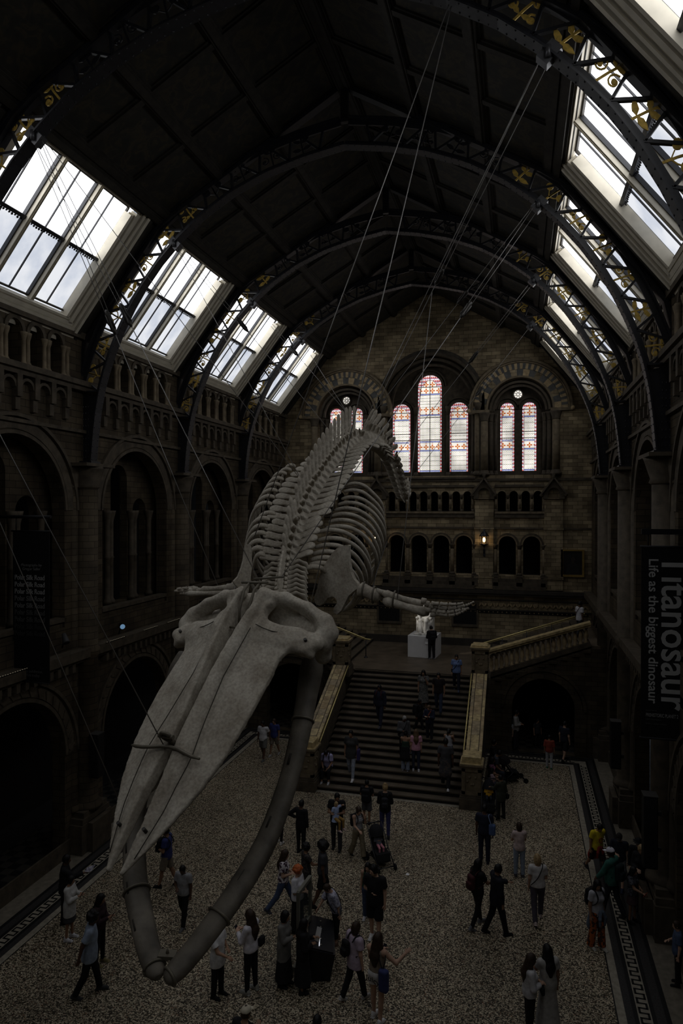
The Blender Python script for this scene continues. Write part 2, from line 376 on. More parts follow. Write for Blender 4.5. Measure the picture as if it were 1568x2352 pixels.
for s, xin, nm in ((1, SX1+.08, 'right'), (-1, SX0-.05, 'left')):
    t = thing('stair_parapet', 'sloping stone parapet along the %s side of the grand stairs' % nm, 'parapet', (xin+s*.25, 25.1, 0), 'stair parapets')
    ya, yb = 25.05, 29.7; za, zb = 1.62, 1.62+(yb-ya)*.437
    x0, x1 = sorted((xin+s*.04, xin+s*.50))
    m = MB(); m.prism([(ya, 0), (yb, 0), (yb, zb-.12), (ya, za-.12)], (x0, 0, 0), (0, 1, 0), (0, 0, 1), (1, 0, 0), x1-x0); m.build('wall', M_stoneD, t)
    m = MB(); n = 13; e = .03
    xs = [xin-s*.02, xin+s*.10, xin+s*.13, xin+s*.42, xin+s*.45, xin+s*.56]
    for j, (a, b) in enumerate(((0, 1), (2, 3), (4, 5))):
        nn = (9, n, 9)[j]
        for k in range(nn):
            q0, q1 = ya+(yb-ya)*k/nn+.006, ya+(yb-ya)*(k+1)/nn-.006
            f = lambda y: za+(y-ya)*(zb-za)/(yb-ya)
            X0, X1 = sorted((xs[a], xs[b]))
            m.add([(x, y, f(y)+dz+random.uniform(0, .004)) for dz in (-.12, 0) for y in (q0, q1) for x in (X0, X1)],
                  [(0, 2, 3, 1), (4, 5, 7, 6), (0, 1, 5, 4), (2, 6, 7, 3), (0, 4, 6, 2), (1, 3, 7, 5)], random.choice((0, 0, 1, 2)))
    X0, X1 = sorted((xs[0]+s*.01, xs[5]-s*.01))
    m.add([(x, y, f(y)+dz) for dz in (-.13, -.015) for y in (ya, yb) for x in (X0, X1)],
          [(0, 2, 3, 1), (4, 5, 7, 6), (0, 1, 5, 4), (2, 6, 7, 3), (0, 4, 6, 2), (1, 3, 7, 5)], 3)
    m.build('coping', [M_cap, M_tan, mat('coping_stone', (.30, .235, .14), .5, var=.4, vs=6), M_stoneD], t)
    t = thing('brass_handrail', 'polished brass handrail on the %s parapet of the grand stairs' % nm, 'handrail', (xin-s*.09, 25.1, za), 'brass stair handrails')
    m = MB(); m.tube([(xin-s*.10, ya+.1, f(ya+.1)-.03), (xin-s*.10, yb-.1, f(yb-.1)-.03)], .026, 8); m.build('rail', M_brass, t)
    for k in range(5):
        y = ya+.4+k*(yb-ya-.8)/4; m = MB(); m.tube([(xin-s*.10, y, f(y)-.04), (xin-s*.10, y, f(y)-.11), (xin+s*.05, y, f(y)-.12)], .012, 6); m.build('bracket', M_brass, t)
# upper flights with balustrades, springing from the landing to either side
YW = 30.75
for s, nm in ((1, 'right'), (-1, 'left')):
    xa = SCX+s*3.35; L = 4.35 if s > 0 else 4.35; zf = lambda a: 3.1+.385*a
    fl2 = thing('side_staircase', 'upper flight of stone stairs climbing from the landing to the %s' % nm, 'staircase', (xa, 34, 3.1), 'side flights')
    n = 11
    for k in range(n):
        m = MB(); x = sorted((xa+s*L*k/n, xa+s*L*(k+1)/n+s*.03)); z = zf(L*(k+1)/n)
        m.box(x[0], x[1], YW+.15, 37.9, z-.2, z-.04, 1); m.box(x[0]-.02, x[1]+.02, YW+.15, 37.9, z-.04, z, 0); m.build('step', [M_step, M_riser], fl2)
    m = MB(); x = sorted((xa+s*L, xa+s*(L+2))); m.box(x[0], x[1], YW+.15, 37.9, zf(L)-.3, zf(L)); m.build('top_landing', M_land, fl2)
    # wall below with arch
    wb = MB(); xo = SCX+s*2.78; xe = XC+s*8.75; cx = SCX+s*5.75
    o = [(xo, 0), (xo, 3.02), (xa, 3.02), (xa+s*L, zf(L)-.1), (xe, zf(L)-.1), (xe, 0)]
    wb.plate(o, [arch(cx, 1.32, .0001-0.0+.02, 1.95, 18)], (0, YW, 0), (1, 0, 0), (0, 0, 1), (0, 1, 0), .45)
    for k in range(9):       # stepped corbels under the balustrade
        a = .35+k*.46; wb.box(*sorted((xa+s*a, xa+s*(a+.3))), YW-.09, YW+.02, zf(a)-.16, zf(a)-.05)
    wb.box(*sorted((xo, xe)), YW-.06, YW+.02, 0, .55) if False else None
    arch_strip(wb, cx, 1.95, 1.32, 1.62, YW-.05, YW+.02, n=22)
    arch_strip(wb, cx, 1.95, 1.66, 1.78, YW-.10, YW+.02, n=22)
    for q in (-1, 1): wb.box(*sorted((cx+q*1.34, cx+q*1.78)), YW-.04, YW+.02, 0, 1.95)
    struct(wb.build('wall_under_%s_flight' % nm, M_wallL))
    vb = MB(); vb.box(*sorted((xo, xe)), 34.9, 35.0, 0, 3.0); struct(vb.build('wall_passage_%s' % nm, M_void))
    # balustrade
    t = thing('stair_balustrade', 'stone balustrade with turned balusters climbing along the %s upper flight' % nm, 'balustrade', (xa, YW+.2, 3.1), 'stair balustrades')
    m = MB(); m.bar((xa, YW+.2, zf(0)+1.22), (xa+s*L, YW+.2, zf(L)+1.0), .46, .10); m.bar((xa, YW+.2, zf(0)+1.12), (xa+s*L, YW+.2, zf(L)+.9), .34, .1); m.build('coping', M_cap, t)
    m = MB(); m.bar((xa, YW+.2, zf(0)+.14), (xa+s*L, YW+.2, zf(L)+.1), .36, .2); m.build('plinth', M_stoneD, t)
    nb = 19
    for k in range(nb):
        a = .18+(L-.36)*k/(nb-1); c = (xa+s*a, YW+.2, zf(a)+.2-.03*a/L); m = MB()
        m.lathe([(.085, 0), (.085, .08), (.05, .12), (.095, .30), (.085, .42), (.05, .6), (.085, .66), (.085, .74)], c, 9); m.build('baluster', M_tan, t)
    m = MB()
    for k in range(0, nb-1):   # little round heads between balusters
        a = .18+(L-.36)*(k+.5)/(nb-1); arch_strip(m, xa+s*a, zf(a)+.84-.05*a/L, .09, .15, YW+.08, YW+.32, n=8)
    m.build('arch_heads', M_stoneD, t)
    # brass rail on posts up the middle of the flight
    t = thing('brass_handrail', 'brass handrail on iron posts up the %s upper flight' % nm, 'handrail', (xa-s*.6, 34.2, 3.1), 'brass handrails of the upper flights')
    ra, rb = Vector((xa-s*.55, 33.6, 4.05)), Vector((xa+s*L, 33.6, zf(L)+.98))
    m = MB(); m.tube([ra-Vector((s*.25, 0, .03)), ra, rb], .032, 8); m.tube([ra-Vector((0, 0, .07)), rb-Vector((0, 0, .07))], .014, 6); m.build('rail', M_brass, t)
    for k in range(5):
        p = ra.lerp(rb, k/4.3); zz = 3.1 if k == 0 else zf(abs(p.x-xa))
        m = MB(); m.tube([(p.x, p.y, zz), (p.x, p.y, p.z-.05)], .022, 8); m.lathe([(.11, 0), (.09, .04), (.03, .07)], (p.x, p.y, zz), 8); m.build('post', M_iron, t)
# ================================================================ END WALL
ew = MB()
def rel(x): return XC+x
roofline = [(rel(-9.4), 0), (rel(-9.4), 15.6), (rel(-5.85), 19.75), (XC, 22.95), (rel(5.85), 19.75), (rel(9.4), 15.6), (rel(9.4), 0)]
SA = 4.86            # side arch offset from the centre
gal_c = [-2.18+.606*k for k in range(8)]; gal_s = [3.92+.632*k for k in range(4)]
arc_c = [-1.86+1.245*k for k in range(4)]; arc_s = [4.22, 5.50]
holes = [arch(rel(0), 2.72, 12.5, 16.55, 24)] + [arch(rel(q*SA), 1.72, 12.5, 16.07, 20) for q in (-1, 1)]
holes += [arch(rel(c), .215, 10.52, 11.42, 8) for c in gal_c] + [arch(rel(q*c), .22, 10.52, 11.42, 8) for c in gal_s for q in (-1, 1)]
holes += [arch(rel(c), .45, 7.05, 8.72, 10) for c in arc_c] + [arch(rel(q*c), .45, 7.05, 8.72, 10) for c in arc_s for q in (-1, 1)]
ew.plate(roofline, holes, (0, YE, 0), (1, 0, 0), (0, 0, 1), (0, 1, 0), .5)
wall_n = struct(ew.build('wall_north', M_wall)); 
# recess behind: upper wall with the lights, dark passages below
WL = []
def light(cx, half, z0, ztop): WL.append((cx, half, z0, ztop-half)); return arch(cx, half, z0, ztop-half, 12)
YR = 39.0
k = (YR)/YE
def rx(px): return onY(px, 1000, YR).x
zb = onY(986, 1084, YR).z
hs = [light(rx(986.3), (rx(1013.5)-rx(959))/2, zb, onY(986, 861, YR).z)]
for a, b, yt in ((901, 942, 928), (1031.5, 1074.5, 923.5), (1148.5, 1180.5, 924.5), (1199, 1231.5, 923), (757.5, 785.5, 938), (804.5, 832.5, 937)):
    hs.append(light((rx(a)+rx(b))/2, (rx(b)-rx(a))/2, zb, onY((a+b)/2, yt, YR).z))
RS = [(onY(1189.3, 905, YR), .245), (onY(794.5, 919.5, YR), .245)]
hs += [circ(p.x, p.z, r, 18) for p, r in RS]
bw = MB(); bw.plate([(rel(-9), 12.2), (rel(-9), 20.3), (rel(9), 20.3), (rel(9), 12.2)], hs, (0, YR, 0), (1, 0, 0), (0, 0, 1), (0, 1, 0), .25)
for cx, half, z0, zs in WL:   # moulded arch over every light
    arch_strip(bw, cx, zs, half+.02, half+.14, YR-.07, YR+.01, n=12); arch_strip(bw, cx, zs, half+.2, half+.28, YR-.12, YR+.01, n=12)
for p, r in RS: arch_strip(bw, p.x, p.z, r, r+.1, YR-.06, YR+.01, 0, 2*pi, 20)
struct(bw.build('wall_window_recess', M_stoneD))
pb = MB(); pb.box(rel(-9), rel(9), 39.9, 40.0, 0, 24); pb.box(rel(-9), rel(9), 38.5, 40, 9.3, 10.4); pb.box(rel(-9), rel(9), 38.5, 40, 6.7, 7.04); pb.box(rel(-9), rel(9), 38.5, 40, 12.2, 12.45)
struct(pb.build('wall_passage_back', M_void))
# ---- stained glass
def glass(name, kind):
    g = NT(name); geo = g.n('NewGeometry'); sp = g.n('SeparateXYZ', Vector=geo.outputs['Position']); x, z = sp.outputs[0], sp.outputs[2]
    def per(v, p, o=0): return g.math('FRACT', g.math('MULTIPLY', g.math('ADD', v, o), 1/p))
    if kind == 'field':
        p = .235; a = g.math('ABSOLUTE', g.math('SUBTRACT', per(x, p), .5)); b = g.math('ABSOLUTE', g.math('SUBTRACT', per(z, p), .5))
        d = g.math('SQRT', g.math('ADD', g.math('MULTIPLY', a, a), g.math('MULTIPLY', b, b)))
        c = g.ramp(d, [(0, (.9, .70, .52)), (.11, (.9, .70, .52)), (.14, (1, .98, .95)), (.32, (1, .98, .95)), (.345, (.40, .33, .36)), (.375, (.40, .33, .36)), (.40, (.97, .94, .80)), (.58, (.97, .94, .80)), (.62, (.55, .46, .50))])
    elif kind == 'border':
        u = per(z, .20); v = g.math('ABSOLUTE', g.math('SUBTRACT', u, .5)); w_ = per(x, .11)
        t = g.math('LESS_THAN', g.math('MULTIPLY', v, 2.0), w_)
        c = g.mix(t, (.62, .10, .07), (.92, .90, .95)); c = g.mix(g.math('LESS_THAN', per(z, .20, .05), .10), c, (.06, .08, .35))
    elif kind == 'dots':
        p = .085; a = g.math('SUBTRACT', per(x, p), .5); b = g.math('SUBTRACT', per(z, p), .5)
        d = g.math('SQRT', g.math('ADD', g.math('MULTIPLY', a, a), g.math('MULTIPLY', b, b)))
        c = g.ramp(d, [(.28, (.92, .93, 1)), (.36, (.10, .13, .42))])
    else:
        p = .36; a = g.math('SUBTRACT', per(x, p), .5); b = g.math('SUBTRACT', per(z, p), .5)
        ang = g.math('ARCTAN2', a, b); d = g.math('SQRT', g.math('ADD', g.math('MULTIPLY', a, a), g.math('MULTIPLY', b, b)))
        pet = g.math('MULTIPLY', g.math('ABSOLUTE', g.math('COSINE', g.math('MULTIPLY', ang, 2.0))), .42)
        c = g.mix(g.math('LESS_THAN', d, pet), (.95, .88, .78), (.62, .15, .04)); c = g.mix(g.math('LESS_THAN', d, .08), c, (.9, .75, .3))
    n = g.n('TexNoise', Vector=geo.outputs['Position']); n.inputs['Scale'].default_value = .9
    st_ = g.math('MULTIPLY', g.ramp(n.outputs['Fac'], [(.35, (.55,)*3), (.65, (1,)*3)]), STAINED)
    e = g.n('Emission', Color=c, Strength=st_); out = g.t.nodes['Material Output']; g.l(e.outputs[0], out.inputs[0]); return g.m
GM = [glass('glass_field', 'field'), glass('glass_border', 'border'), glass('glass_dots', 'dots'), glass('glass_flowers', 'flower')]
M_lead = mat('lead_came', (.006, .006, .007), .6, var=0)
wn = 0
for i, (cx, half, z0, zs) in enumerate(WL):
    wn += 1; t = struct(bpy.data.objects.new('window_%d' % wn, None)); COL.objects.link(t); t.location = (cx, YR+.15, z0)
    y = YR+.15; H = zs-z0; m = MB(); bd = .095 if half < .6 else .10
    def q(x0, x1, a, b, mi): m.add([(x0, y, a), (x1, y, a), (x1, y, b), (x0, y, b)], [(0, 1, 2, 3)], mi)
    q(cx-half, cx-half+bd, z0, zs, 1); q(cx+half-bd, cx+half, z0, zs, 1)
    tot = [('d', .10), ('f', 1.08), ('d', .09), ('p', .40), ('d', .09), ('f', None), ('d', .09), ('p', .36)]
    if H > 4.5: tot = [('d', .10), ('f', 1.08), ('d', .09), ('p', .42), ('d', .09), ('f', 1.45), ('d', .09), ('p', .42), ('f', None), ('d', .09), ('p', .38)]
    rest = H-sum(b for a, b in tot if b); zc = z0; bars = []
    for a, b in tot:
        b = rest if b is None else b; q(cx-half+bd, cx+half-bd, zc, zc+b, {'d': 2, 'f': 0, 'p': 3}[a]); bars.append(zc); zc += b
        if a == 'f':
            for kk in range(1, 4): bars.append(zc-b*kk/4)
    n = 14
    for r0, r1, mi in ((0, half*.55, 3), (half*.55, half*.62, 1), (half*.62, half, 1)):
        for kk in range(n):
            p = [(cx+r*cos(a), y, zs+r*sin(a)) for a, r in ((pi*kk/n, r0), (pi*kk/n, r1), (pi*(kk+1)/n, r1), (pi*(kk+1)/n, r0))]
            m.add(p, [(0, 1, 2, 3)] if r0 else [(0, 1, 2)], mi)
    m.build('pane', GM, t)
    m = MB()
    for zz in bars: m.box(cx-half, cx+half, y-.02, y+.0, zz-.007, zz+.007)
    for zz in (zs, z0+1.85, zs-H*.36): m.box(cx-half, cx+half, y-.03, y, zz-.018, zz+.018)
    for xx in (cx-half+bd, cx+half-bd): m.box(xx-.008, xx+.008, y-.02, y, z0, zs)
    if half > .6: m.box(cx-.018, cx+.018, y-.03, y, z0, zs+half)
    for kk in range(1, 6 if half > .6 else 4):
        a = pi*kk/(6 if half > .6 else 4); m.bar((cx+half*.5*cos(a), y-.01, zs+half*.5*sin(a)), (cx+half*cos(a), y-.01, zs+half*sin(a)), .012, .012)
    arch_strip(m, cx, zs, half*.55, half*.58, y-.02, y, n=14); m.build('leading', M_lead, t)
for p, r in RS:
    wn += 1; t = struct(bpy.data.objects.new('window_%d' % wn, None)); COL.objects.link(t); t.location = (p.x, YR+.15, p.z); y = YR+.15
    m = MB(); m.add([(a, y, b) for a, b in circ(p.x, p.z, r, 20)], [tuple(range(20))], 0); m.build('pane', [GM[0]], t)
    m = MB()
    for kk in range(8):
        a = 2*pi*kk/8; arch_strip(m, p.x+r*.68*cos(a), p.z+r*.68*sin(a), r*.24, r*.32, y-.03, y, 0, 2*pi, 8)
    arch_strip(m, p.x, p.z, r*.26, r*.34, y-.03, y, 0, 2*pi, 12); arch_strip(m, p.x, p.z, r*.93, r*1.02, y-.03, y, 0, 2*pi, 20); m.build('leading', M_lead, t)
# ---- mouldings, arch rings, sills, friezes on the end wall
tr = 5
def trim(mb, mats):
    global tr; tr += 1; return struct(mb.build('trim_%d' % tr, mats))
for q in (-1, 1):
    m = MB(); c = rel(q*SA); zc = 16.07
    arch_strip(m, c, zc, 1.70, 1.80, YE-.10, YE+.3, n=28, m=3)
    arch_strip(m, c, zc, 1.80, 2.16, YE-.03, YE+.2, n=19, m=[0, 1, 2, 1])
    arch_strip(m, c, zc, 2.17, 2.48, YE-.05, YE+.2, n=50, m=[0, 1])
    arch_strip(m, c, zc, 2.50, 2.58, YE-.12, YE+.2, n=32, m=3); arch_strip(m, c, zc, 2.60, 2.72, YE-.18, YE+.2, n=32, m=3)
    for a in (-1, 1):
        m.box(*sorted((c+a*1.60, c+a*2.72)), YE-.16, YE+.3, zc-.16, zc, 3)
        m.lathe([(.02, -.13), (.10, -.08), (.12, 0), (.09, .08), (.02, .12)], (c+a*2.72, YE-.16, zc-.03), 8, 0)
    trim(m, [M_tan, M_grey, M_wall, M_stone])
    m = MB()
    for r0, r1, d in ((1.34, 1.44, .28), (1.5, 1.62, .12)): arch_strip(m, c, zc-.05, r0, r1, YE+d, YE+d+.2, n=24)
    trim(m, M_stoneD)
    for a in (-1, 1):
        for xo, yo, r in ((1.88, YE-.02, .20), (1.55, YE+.3, .12), (1.30, YE+.5, .09)):
            cx = c+a*xo
            t = thing('window_column', 'stone column %s the %s side window arch%s' % (('left of' if a < 0 else 'right of'), ('left' if q < 0 else 'right'), {1.88: '', 1.55: ', second shaft in', 1.30: ', innermost shaft'}[xo]), 'column', (cx, yo, 12.5))
            mb = MB(); mb.lathe([(r*1.5, 0), (r*1.5, .12), (r*1.2, .16), (r*1.25, .22), (r, .27)], (cx, yo, 12.5), 12); mb.build('base', M_stoneD, t)
            mb = MB(); mb.lathe([(r, .27), (r*.98, 2.95)], (cx, yo, 12.5), 12); mb.build('shaft', M_stone if xo > 1.8 else M_stoneD, t)
            mb = MB(); mb.lathe([(r, 2.95), (r*1.15, 3.0), (r*1.05, 3.06), (r*1.5, 3.34), (r*1.6, 3.42)], (cx, yo, 12.5), 8); mb.build('capital', M_stoneD, t)
    for a in (-.60, .62) if q > 0 else (-.62, .60):  # shafts around the paired lights
        pass
m = MB()
for r0, r1, d in ((2.70, 2.85, -.06), (2.45, 2.6, .25), (2.2, 2.3, .4)): arch_strip(m, rel(0), 16.55, r0, r1, YE+d, YE+d+.25, n=32)
trim(m, M_stoneD)
m = MB(); m.plate([(rel(-3.0), 12.4)]+[(rel(-3.0*cos(pi*k/24)), 16.6+3.0*sin(pi*k/24)) for k in range(25)]+[(rel(3.0), 12.4)], [arch(rel(0), 2.715, 12.405, 16.55, 24)], (0, YE-.03, 0), (1, 0, 0), (0, 0, 1), (0, 1, 0), .04)
trim(m, mat('dark_spandrel', (.05, .043, .033), .8, var=.4, vs=3))
for a in (-1, 1):
    for xo, yo, r in ((2.62, YE+.1, .17), (2.38, YE+.42, .11), (.92, YR-.12, .10)):
        cx = rel(a*xo); t = thing('window_column', 'slim stone shaft %s of the tall central window, %s' % ('left' if a < 0 else 'right', {2.62: 'outermost', 2.38: 'second', .92: 'beside the glass'}[xo]), 'column', (cx, yo, 12.5))
        mb = MB(); mb.lathe([(r*1.5, 0), (r*1.5, .15), (r, .25)], (cx, yo, 12.5), 10); mb.build('base', M_stoneD, t)
        mb = MB(); mb.lathe([(r, .25), (r, 3.5)], (cx, yo, 12.5), 10); mb.build('shaft', M_stone if xo > 2.5 else M_stoneD, t)
        mb = MB(); mb.lathe([(r, 3.5), (r*1.6, 3.9), (r*1.6, 4.0)], (cx, yo, 12.5), 8); mb.build('capital', M_stoneD, t)
m = MB()   # sills and string courses
m.box(rel(-9.3), rel(9.3), YE-.07, YE+.1, 12.18, 12.32).box(rel(-2.5), rel(2.5), YE-.14, YE+.1, 12.32, 12.42)
for a, b in ((-2.62, 2.45), (3.55, 6.15), (-6.15, -3.55)):
    m.box(rel(a), rel(b), YE-.16, YE+.45, 10.40, 10.52, 1); m.box(rel(a), rel(b), YE-.10, YE+.1, 10.18, 10.40); m.box(rel(a), rel(b), YE-.1, YE+.1, 11.85, 11.98)
m.box(rel(-9.3), rel(9.3), YE-.06, YE+.1, 9.55, 9.66)
trim(m, [M_stoneD, M_stone])
m = MB()
for c, half in [(c, .45) for c in arc_c]+[(q*c, .45) for c in arc_s for q in (-1, 1)]:
    arch_strip(m, rel(c), 8.72, .46, .53, YE-.07, YE+.1, n=12, m=1); arch_strip(m, rel(c), 8.72, .54, .62, YE-.03, YE+.1, n=16)
trim(m, [M_stoneD, M_stone])
def colonnette(cx, yo, z0, h, r, label, ped=0, group=None):
    t = thing('colonnette', label, 'column', (cx, yo, z0-ped), group)
    if ped:
        mb = MB(); mb.cbox(cx, yo, z0-ped/2, r*3.2, r*3.2, ped).cbox(cx, yo, z0-.05, r*3.7, r*3.7, .1); mb.build('pedestal', M_stoneD, t)
    mb = MB(); mb.lathe([(r*1.5, 0), (r*1.5, .06), (r, .14)], (cx, yo, z0), 9); mb.build('base', M_stoneD, t)
    mb = MB(); mb.lathe([(r, .14), (r*.95, h-.26)], (cx, yo, z0), 9); mb.build('shaft', M_stone, t)
    mb = MB(); mb.lathe([(r, h-.26), (r*1.5, h-.06), (r*1.7, h)], (cx, yo, z0), 9); mb.build('capital', M_stoneD, t); return t
def mids(L): return [L[0]-(L[1]-L[0])/2]+[(a+b)/2 for a, b in zip(L, L[1:])]+[L[-1]+(L[-1]-L[-2])/2]
def ordinal(i): return ('first', 'second', 'third', 'fourth', 'fifth', 'sixth', 'seventh', 'eighth', 'ninth')[i]
for i, c in enumerate(mids(gal_c)): colonnette(rel(c), YE-.02, 10.52, .93, .062, 'short column of the central gallery arcade, %s from the left' % ordinal(i))
for q in (-1, 1):
    for i, c in enumerate(mids(gal_s)): colonnette(rel(q*c), YE-.02, 10.52, .93, .062, 'short column of the %s gallery arcade on the end wall, %s from the middle' % ('left' if q < 0 else 'right', ordinal(i)))
for i, c in enumerate(mids(arc_c)): colonnette(rel(c), YE-.02, 7.05, 1.67, .10, 'carved column between the dark arches of the central arcade, %s from the left' % ordinal(i), .6)
for q in (-1, 1):
    for i, c in enumerate(mids(arc_s)): colonnette(rel(q*c), YE-.02, 7.05, 1.67, .10, 'column of the %s pair of dark arches on the end wall, %s from the middle' % ('left' if q < 0 else 'right', ordinal(i)), .6)
m = MB()   # brick pilasters with gabled niches
for c, w_ in ((2.98, 1.0), (-2.98, 1.0), (6.62, .95), (-6.62, .95)):
    m.box(rel(c-w_/2), rel(c+w_/2), YE-.14, YE+.1, 6.3, 11.25)
    for zz in (6.95, 9.6): m.box(rel(c-w_/2-.04), rel(c+w_/2+.04), YE-.19, YE+.1, zz-.06, zz+.06)
trim(m, M_wall)
for c in (2.98, -2.98, 6.62, -6.62):
    m = MB(); X = rel(c)
    m.plate([(X-.56, 11.2), (X-.56, 11.55), (X, 12.28), (X+.56, 11.55), (X+.56, 11.2)], [arch(X, .30, 11.205, 11.5, 8)], (0, YE-.26, 0), (1, 0, 0), (0, 0, 1), (0, 1, 0), .3)
    for a in (-1, 1): m.bar((X+a*.66, YE-.24, 11.44), (X, YE-.24, 12.34), .4, .08); m.lathe([(.03, -.1), (.12, 0), (.03, .1)], (X+a*.62, YE-.28, 11.4), 8)
    m.lathe([(.1, 0), (.06, .1), (.12, .22), (.02, .36)], (X, YE-.24, 12.3), 8); trim(m, M_stoneD)
m = MB()   # stepped sill courses
for a, b in ((-2.62, 2.45), (3.5, 6.2), (-6.2, -3.5)):
    for k2, (zz, d) in enumerate(((6.86, .10), (6.66, .18), (6.46, .26))): m.box(rel(a-.02*k2), rel(b+.02*k2), YE-d, YE+.1, zz-.2, zz, 0)
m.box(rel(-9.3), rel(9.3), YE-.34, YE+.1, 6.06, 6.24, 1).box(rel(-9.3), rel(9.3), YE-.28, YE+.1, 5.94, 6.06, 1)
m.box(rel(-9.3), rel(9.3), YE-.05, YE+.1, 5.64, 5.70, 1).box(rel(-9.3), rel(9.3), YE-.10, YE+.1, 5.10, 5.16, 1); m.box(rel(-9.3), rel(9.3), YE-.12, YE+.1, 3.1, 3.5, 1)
trim(m, [M_stoneD, mat('dark_course', (.04, .034, .027), .8)])  # plain courses in one even, darker stone colour
m = MB()   # zigzag frieze and dot frieze
n = 56; x0, x1 = rel(-8.4), rel(8.4)
for k2 in range(n):
    a, b = x0+(x1-x0)*k2/n, x0+(x1-x0)*(k2+1)/n; mid = (a+b)/2
    m.bar((a, YE-.03, 5.32), (mid, YE-.03, 5.50), .05, .075); m.bar((mid, YE-.03, 5.50), (b, YE-.03, 5.32), .05, .075)
for k2 in range(70): m.lathe([(.0, -.04), (.045, 0), (0, .04)], (x0+(x1-x0)*(k2+.5)/70, YE-.03, 5.02), 6)
trim(m, M_tan)
m = MB(); m.box(rel(-8.4), rel(8.4), YE-.02, YE+.1, 4.94, 5.10); trim(m, M_bandk)
M_canvas = mat('dark_canvas', (.012, .010, .009), .6, var=.7, vs=2)
for xa_, xb_, nm in ((-7.74, -6.54, 'left of'), (-3.52, -2.27, 'right of')):
    t = thing('framed_panel', 'dark framed stone panel on the end wall %s the white statue' % nm, 'wall panel', ((xa_+xb_)/2, YE, 4.22), 'dark wall panels')
    m = MB(); m.plate(rect(xa_-.1, xb_+.1, 4.15, 5.55), [rect(xa_, xb_, 4.28, 5.45)], (0, YE-.1, 0), (1, 0, 0), (0, 0, 1), (0, 1, 0), .12); m.build('frame', M_stoneD, t)
    m = MB(); m.box(xa_, xb_, YE-.05, YE+.02, 4.28, 5.45); m.build('panel', M_bandk, t)
# portrait
p0, p1 = onY(1288, 1262, YE-.1), onY(1341, 1326, YE-.1)
t = thing('portrait_painting', 'dark oil portrait of a person in a gilt frame above the right upper flight', 'painting', ((p0.x+p1.x)/2, YE, p1.z), None)
m = MB(); m.plate(rect(p0.x, p1.x, p1.z, p0.z), [rect(p0.x+.1, p1.x-.1, p1.z+.12, p0.z-.08)], (0, YE-.14, 0), (1, 0, 0), (0, 0, 1), (0, 1, 0), .15); m.build('gilt_frame', mat('dull_gilt', (.34, .23, .07), .4, metal=.5), t)
m = MB(); m.box(p0.x+.08, p1.x-.08, YE-.09, YE+.02, p1.z+.1, p0.z-.06); m.build('canvas', M_canvas, t)
m = MB(); c = (p0.x+p1.x)/2; zz = (p0.z+p1.z)/2; y = YE-.095
m.add([(c+.02+.10*cos(a), y, zz+.20+.14*sin(a)) for a in [2*pi*k2/14 for k2 in range(14)]], [tuple(range(14))], 1)
m.add([(c-.32, y-.001, p1.z+.13), (c-.26, y-.001, zz-.1), (c-.06, y-.001, zz+.08), (c+.10, y-.001, zz+.08), (c+.30, y-.001, zz-.12), (c+.34, y-.001, p1.z+.13)], [(0, 1, 2, 3, 4, 5)], 0)
m.add([(c-.03, y-.002, zz+.08), (c+.07, y-.002, zz+.08), (c+.02, y-.002, zz-.04)], [(0, 1, 2)], 1)
m.build('sitter', [mat('painted_coat', (.018, .016, .015), .6), mat('painted_skin', (.035, .025, .018), .6)], t)
# wall lanterns
M_lampglass = mat('lantern_glass', (.9, .75, .5), .3, var=0, emit=(1, .62, .25), es=1.0)
for q, nm in ((1, 'right'), (-1, 'left')):
    cx = rel(q*3.0); y = YE-.42; z = onY(1105, 1240, y).z
    t = thing('wall_lantern', 'lit iron wall lantern on the brick pilaster %s of the central arcade' % nm, 'lantern', (cx, YE-.14, z-.8), 'wall lanterns')
    m = MB(); m.tube([(cx, YE-.12, z-.75), (cx, y, z-.62), (cx, y, z-.36)], .03, 8); m.cbox(cx, YE-.15, z-.72, .12, .06, .4); m.build('bracket', M_iron, t)
    m = MB(); m.lathe([(.03, -.38), (.12, -.3), (.21, -.26), (.23, -.22)], (cx, y, z), 6); m.lathe([(.26, .2), (.25, .25), (.12, .42), (.05, .48), (.06, .54), (.01, .62)], (cx, y, z), 6)
    for k2 in range(6):
        a = 2*pi*k2/6; m.tube([(cx+.21*cos(a), y+.21*sin(a), z-.24), (cx+.25*cos(a), y+.25*sin(a), z+.22)], .014, 5)
    m.build('cage', M_iron, t)
    m = MB(); m.lathe([(.02, -.12), (.065, -.06), (.07, .05), (.03, .13)], (cx, y, z), 10); m.build('lamp', mat('lantern_flame', (1, .8, .5), .4, var=0, emit=(1, .66, .30), es=9.0), t)
    pl = bpy.data.lights.new('lantern_light', 'POINT'); pl.energy = 3.0; pl.color = (1, .68, .36); pl.shadow_soft_size = .06
    po = bpy.data.objects.new('lantern_light', pl); COL.objects.link(po); po.location = (cx, y-.02, z-.19)
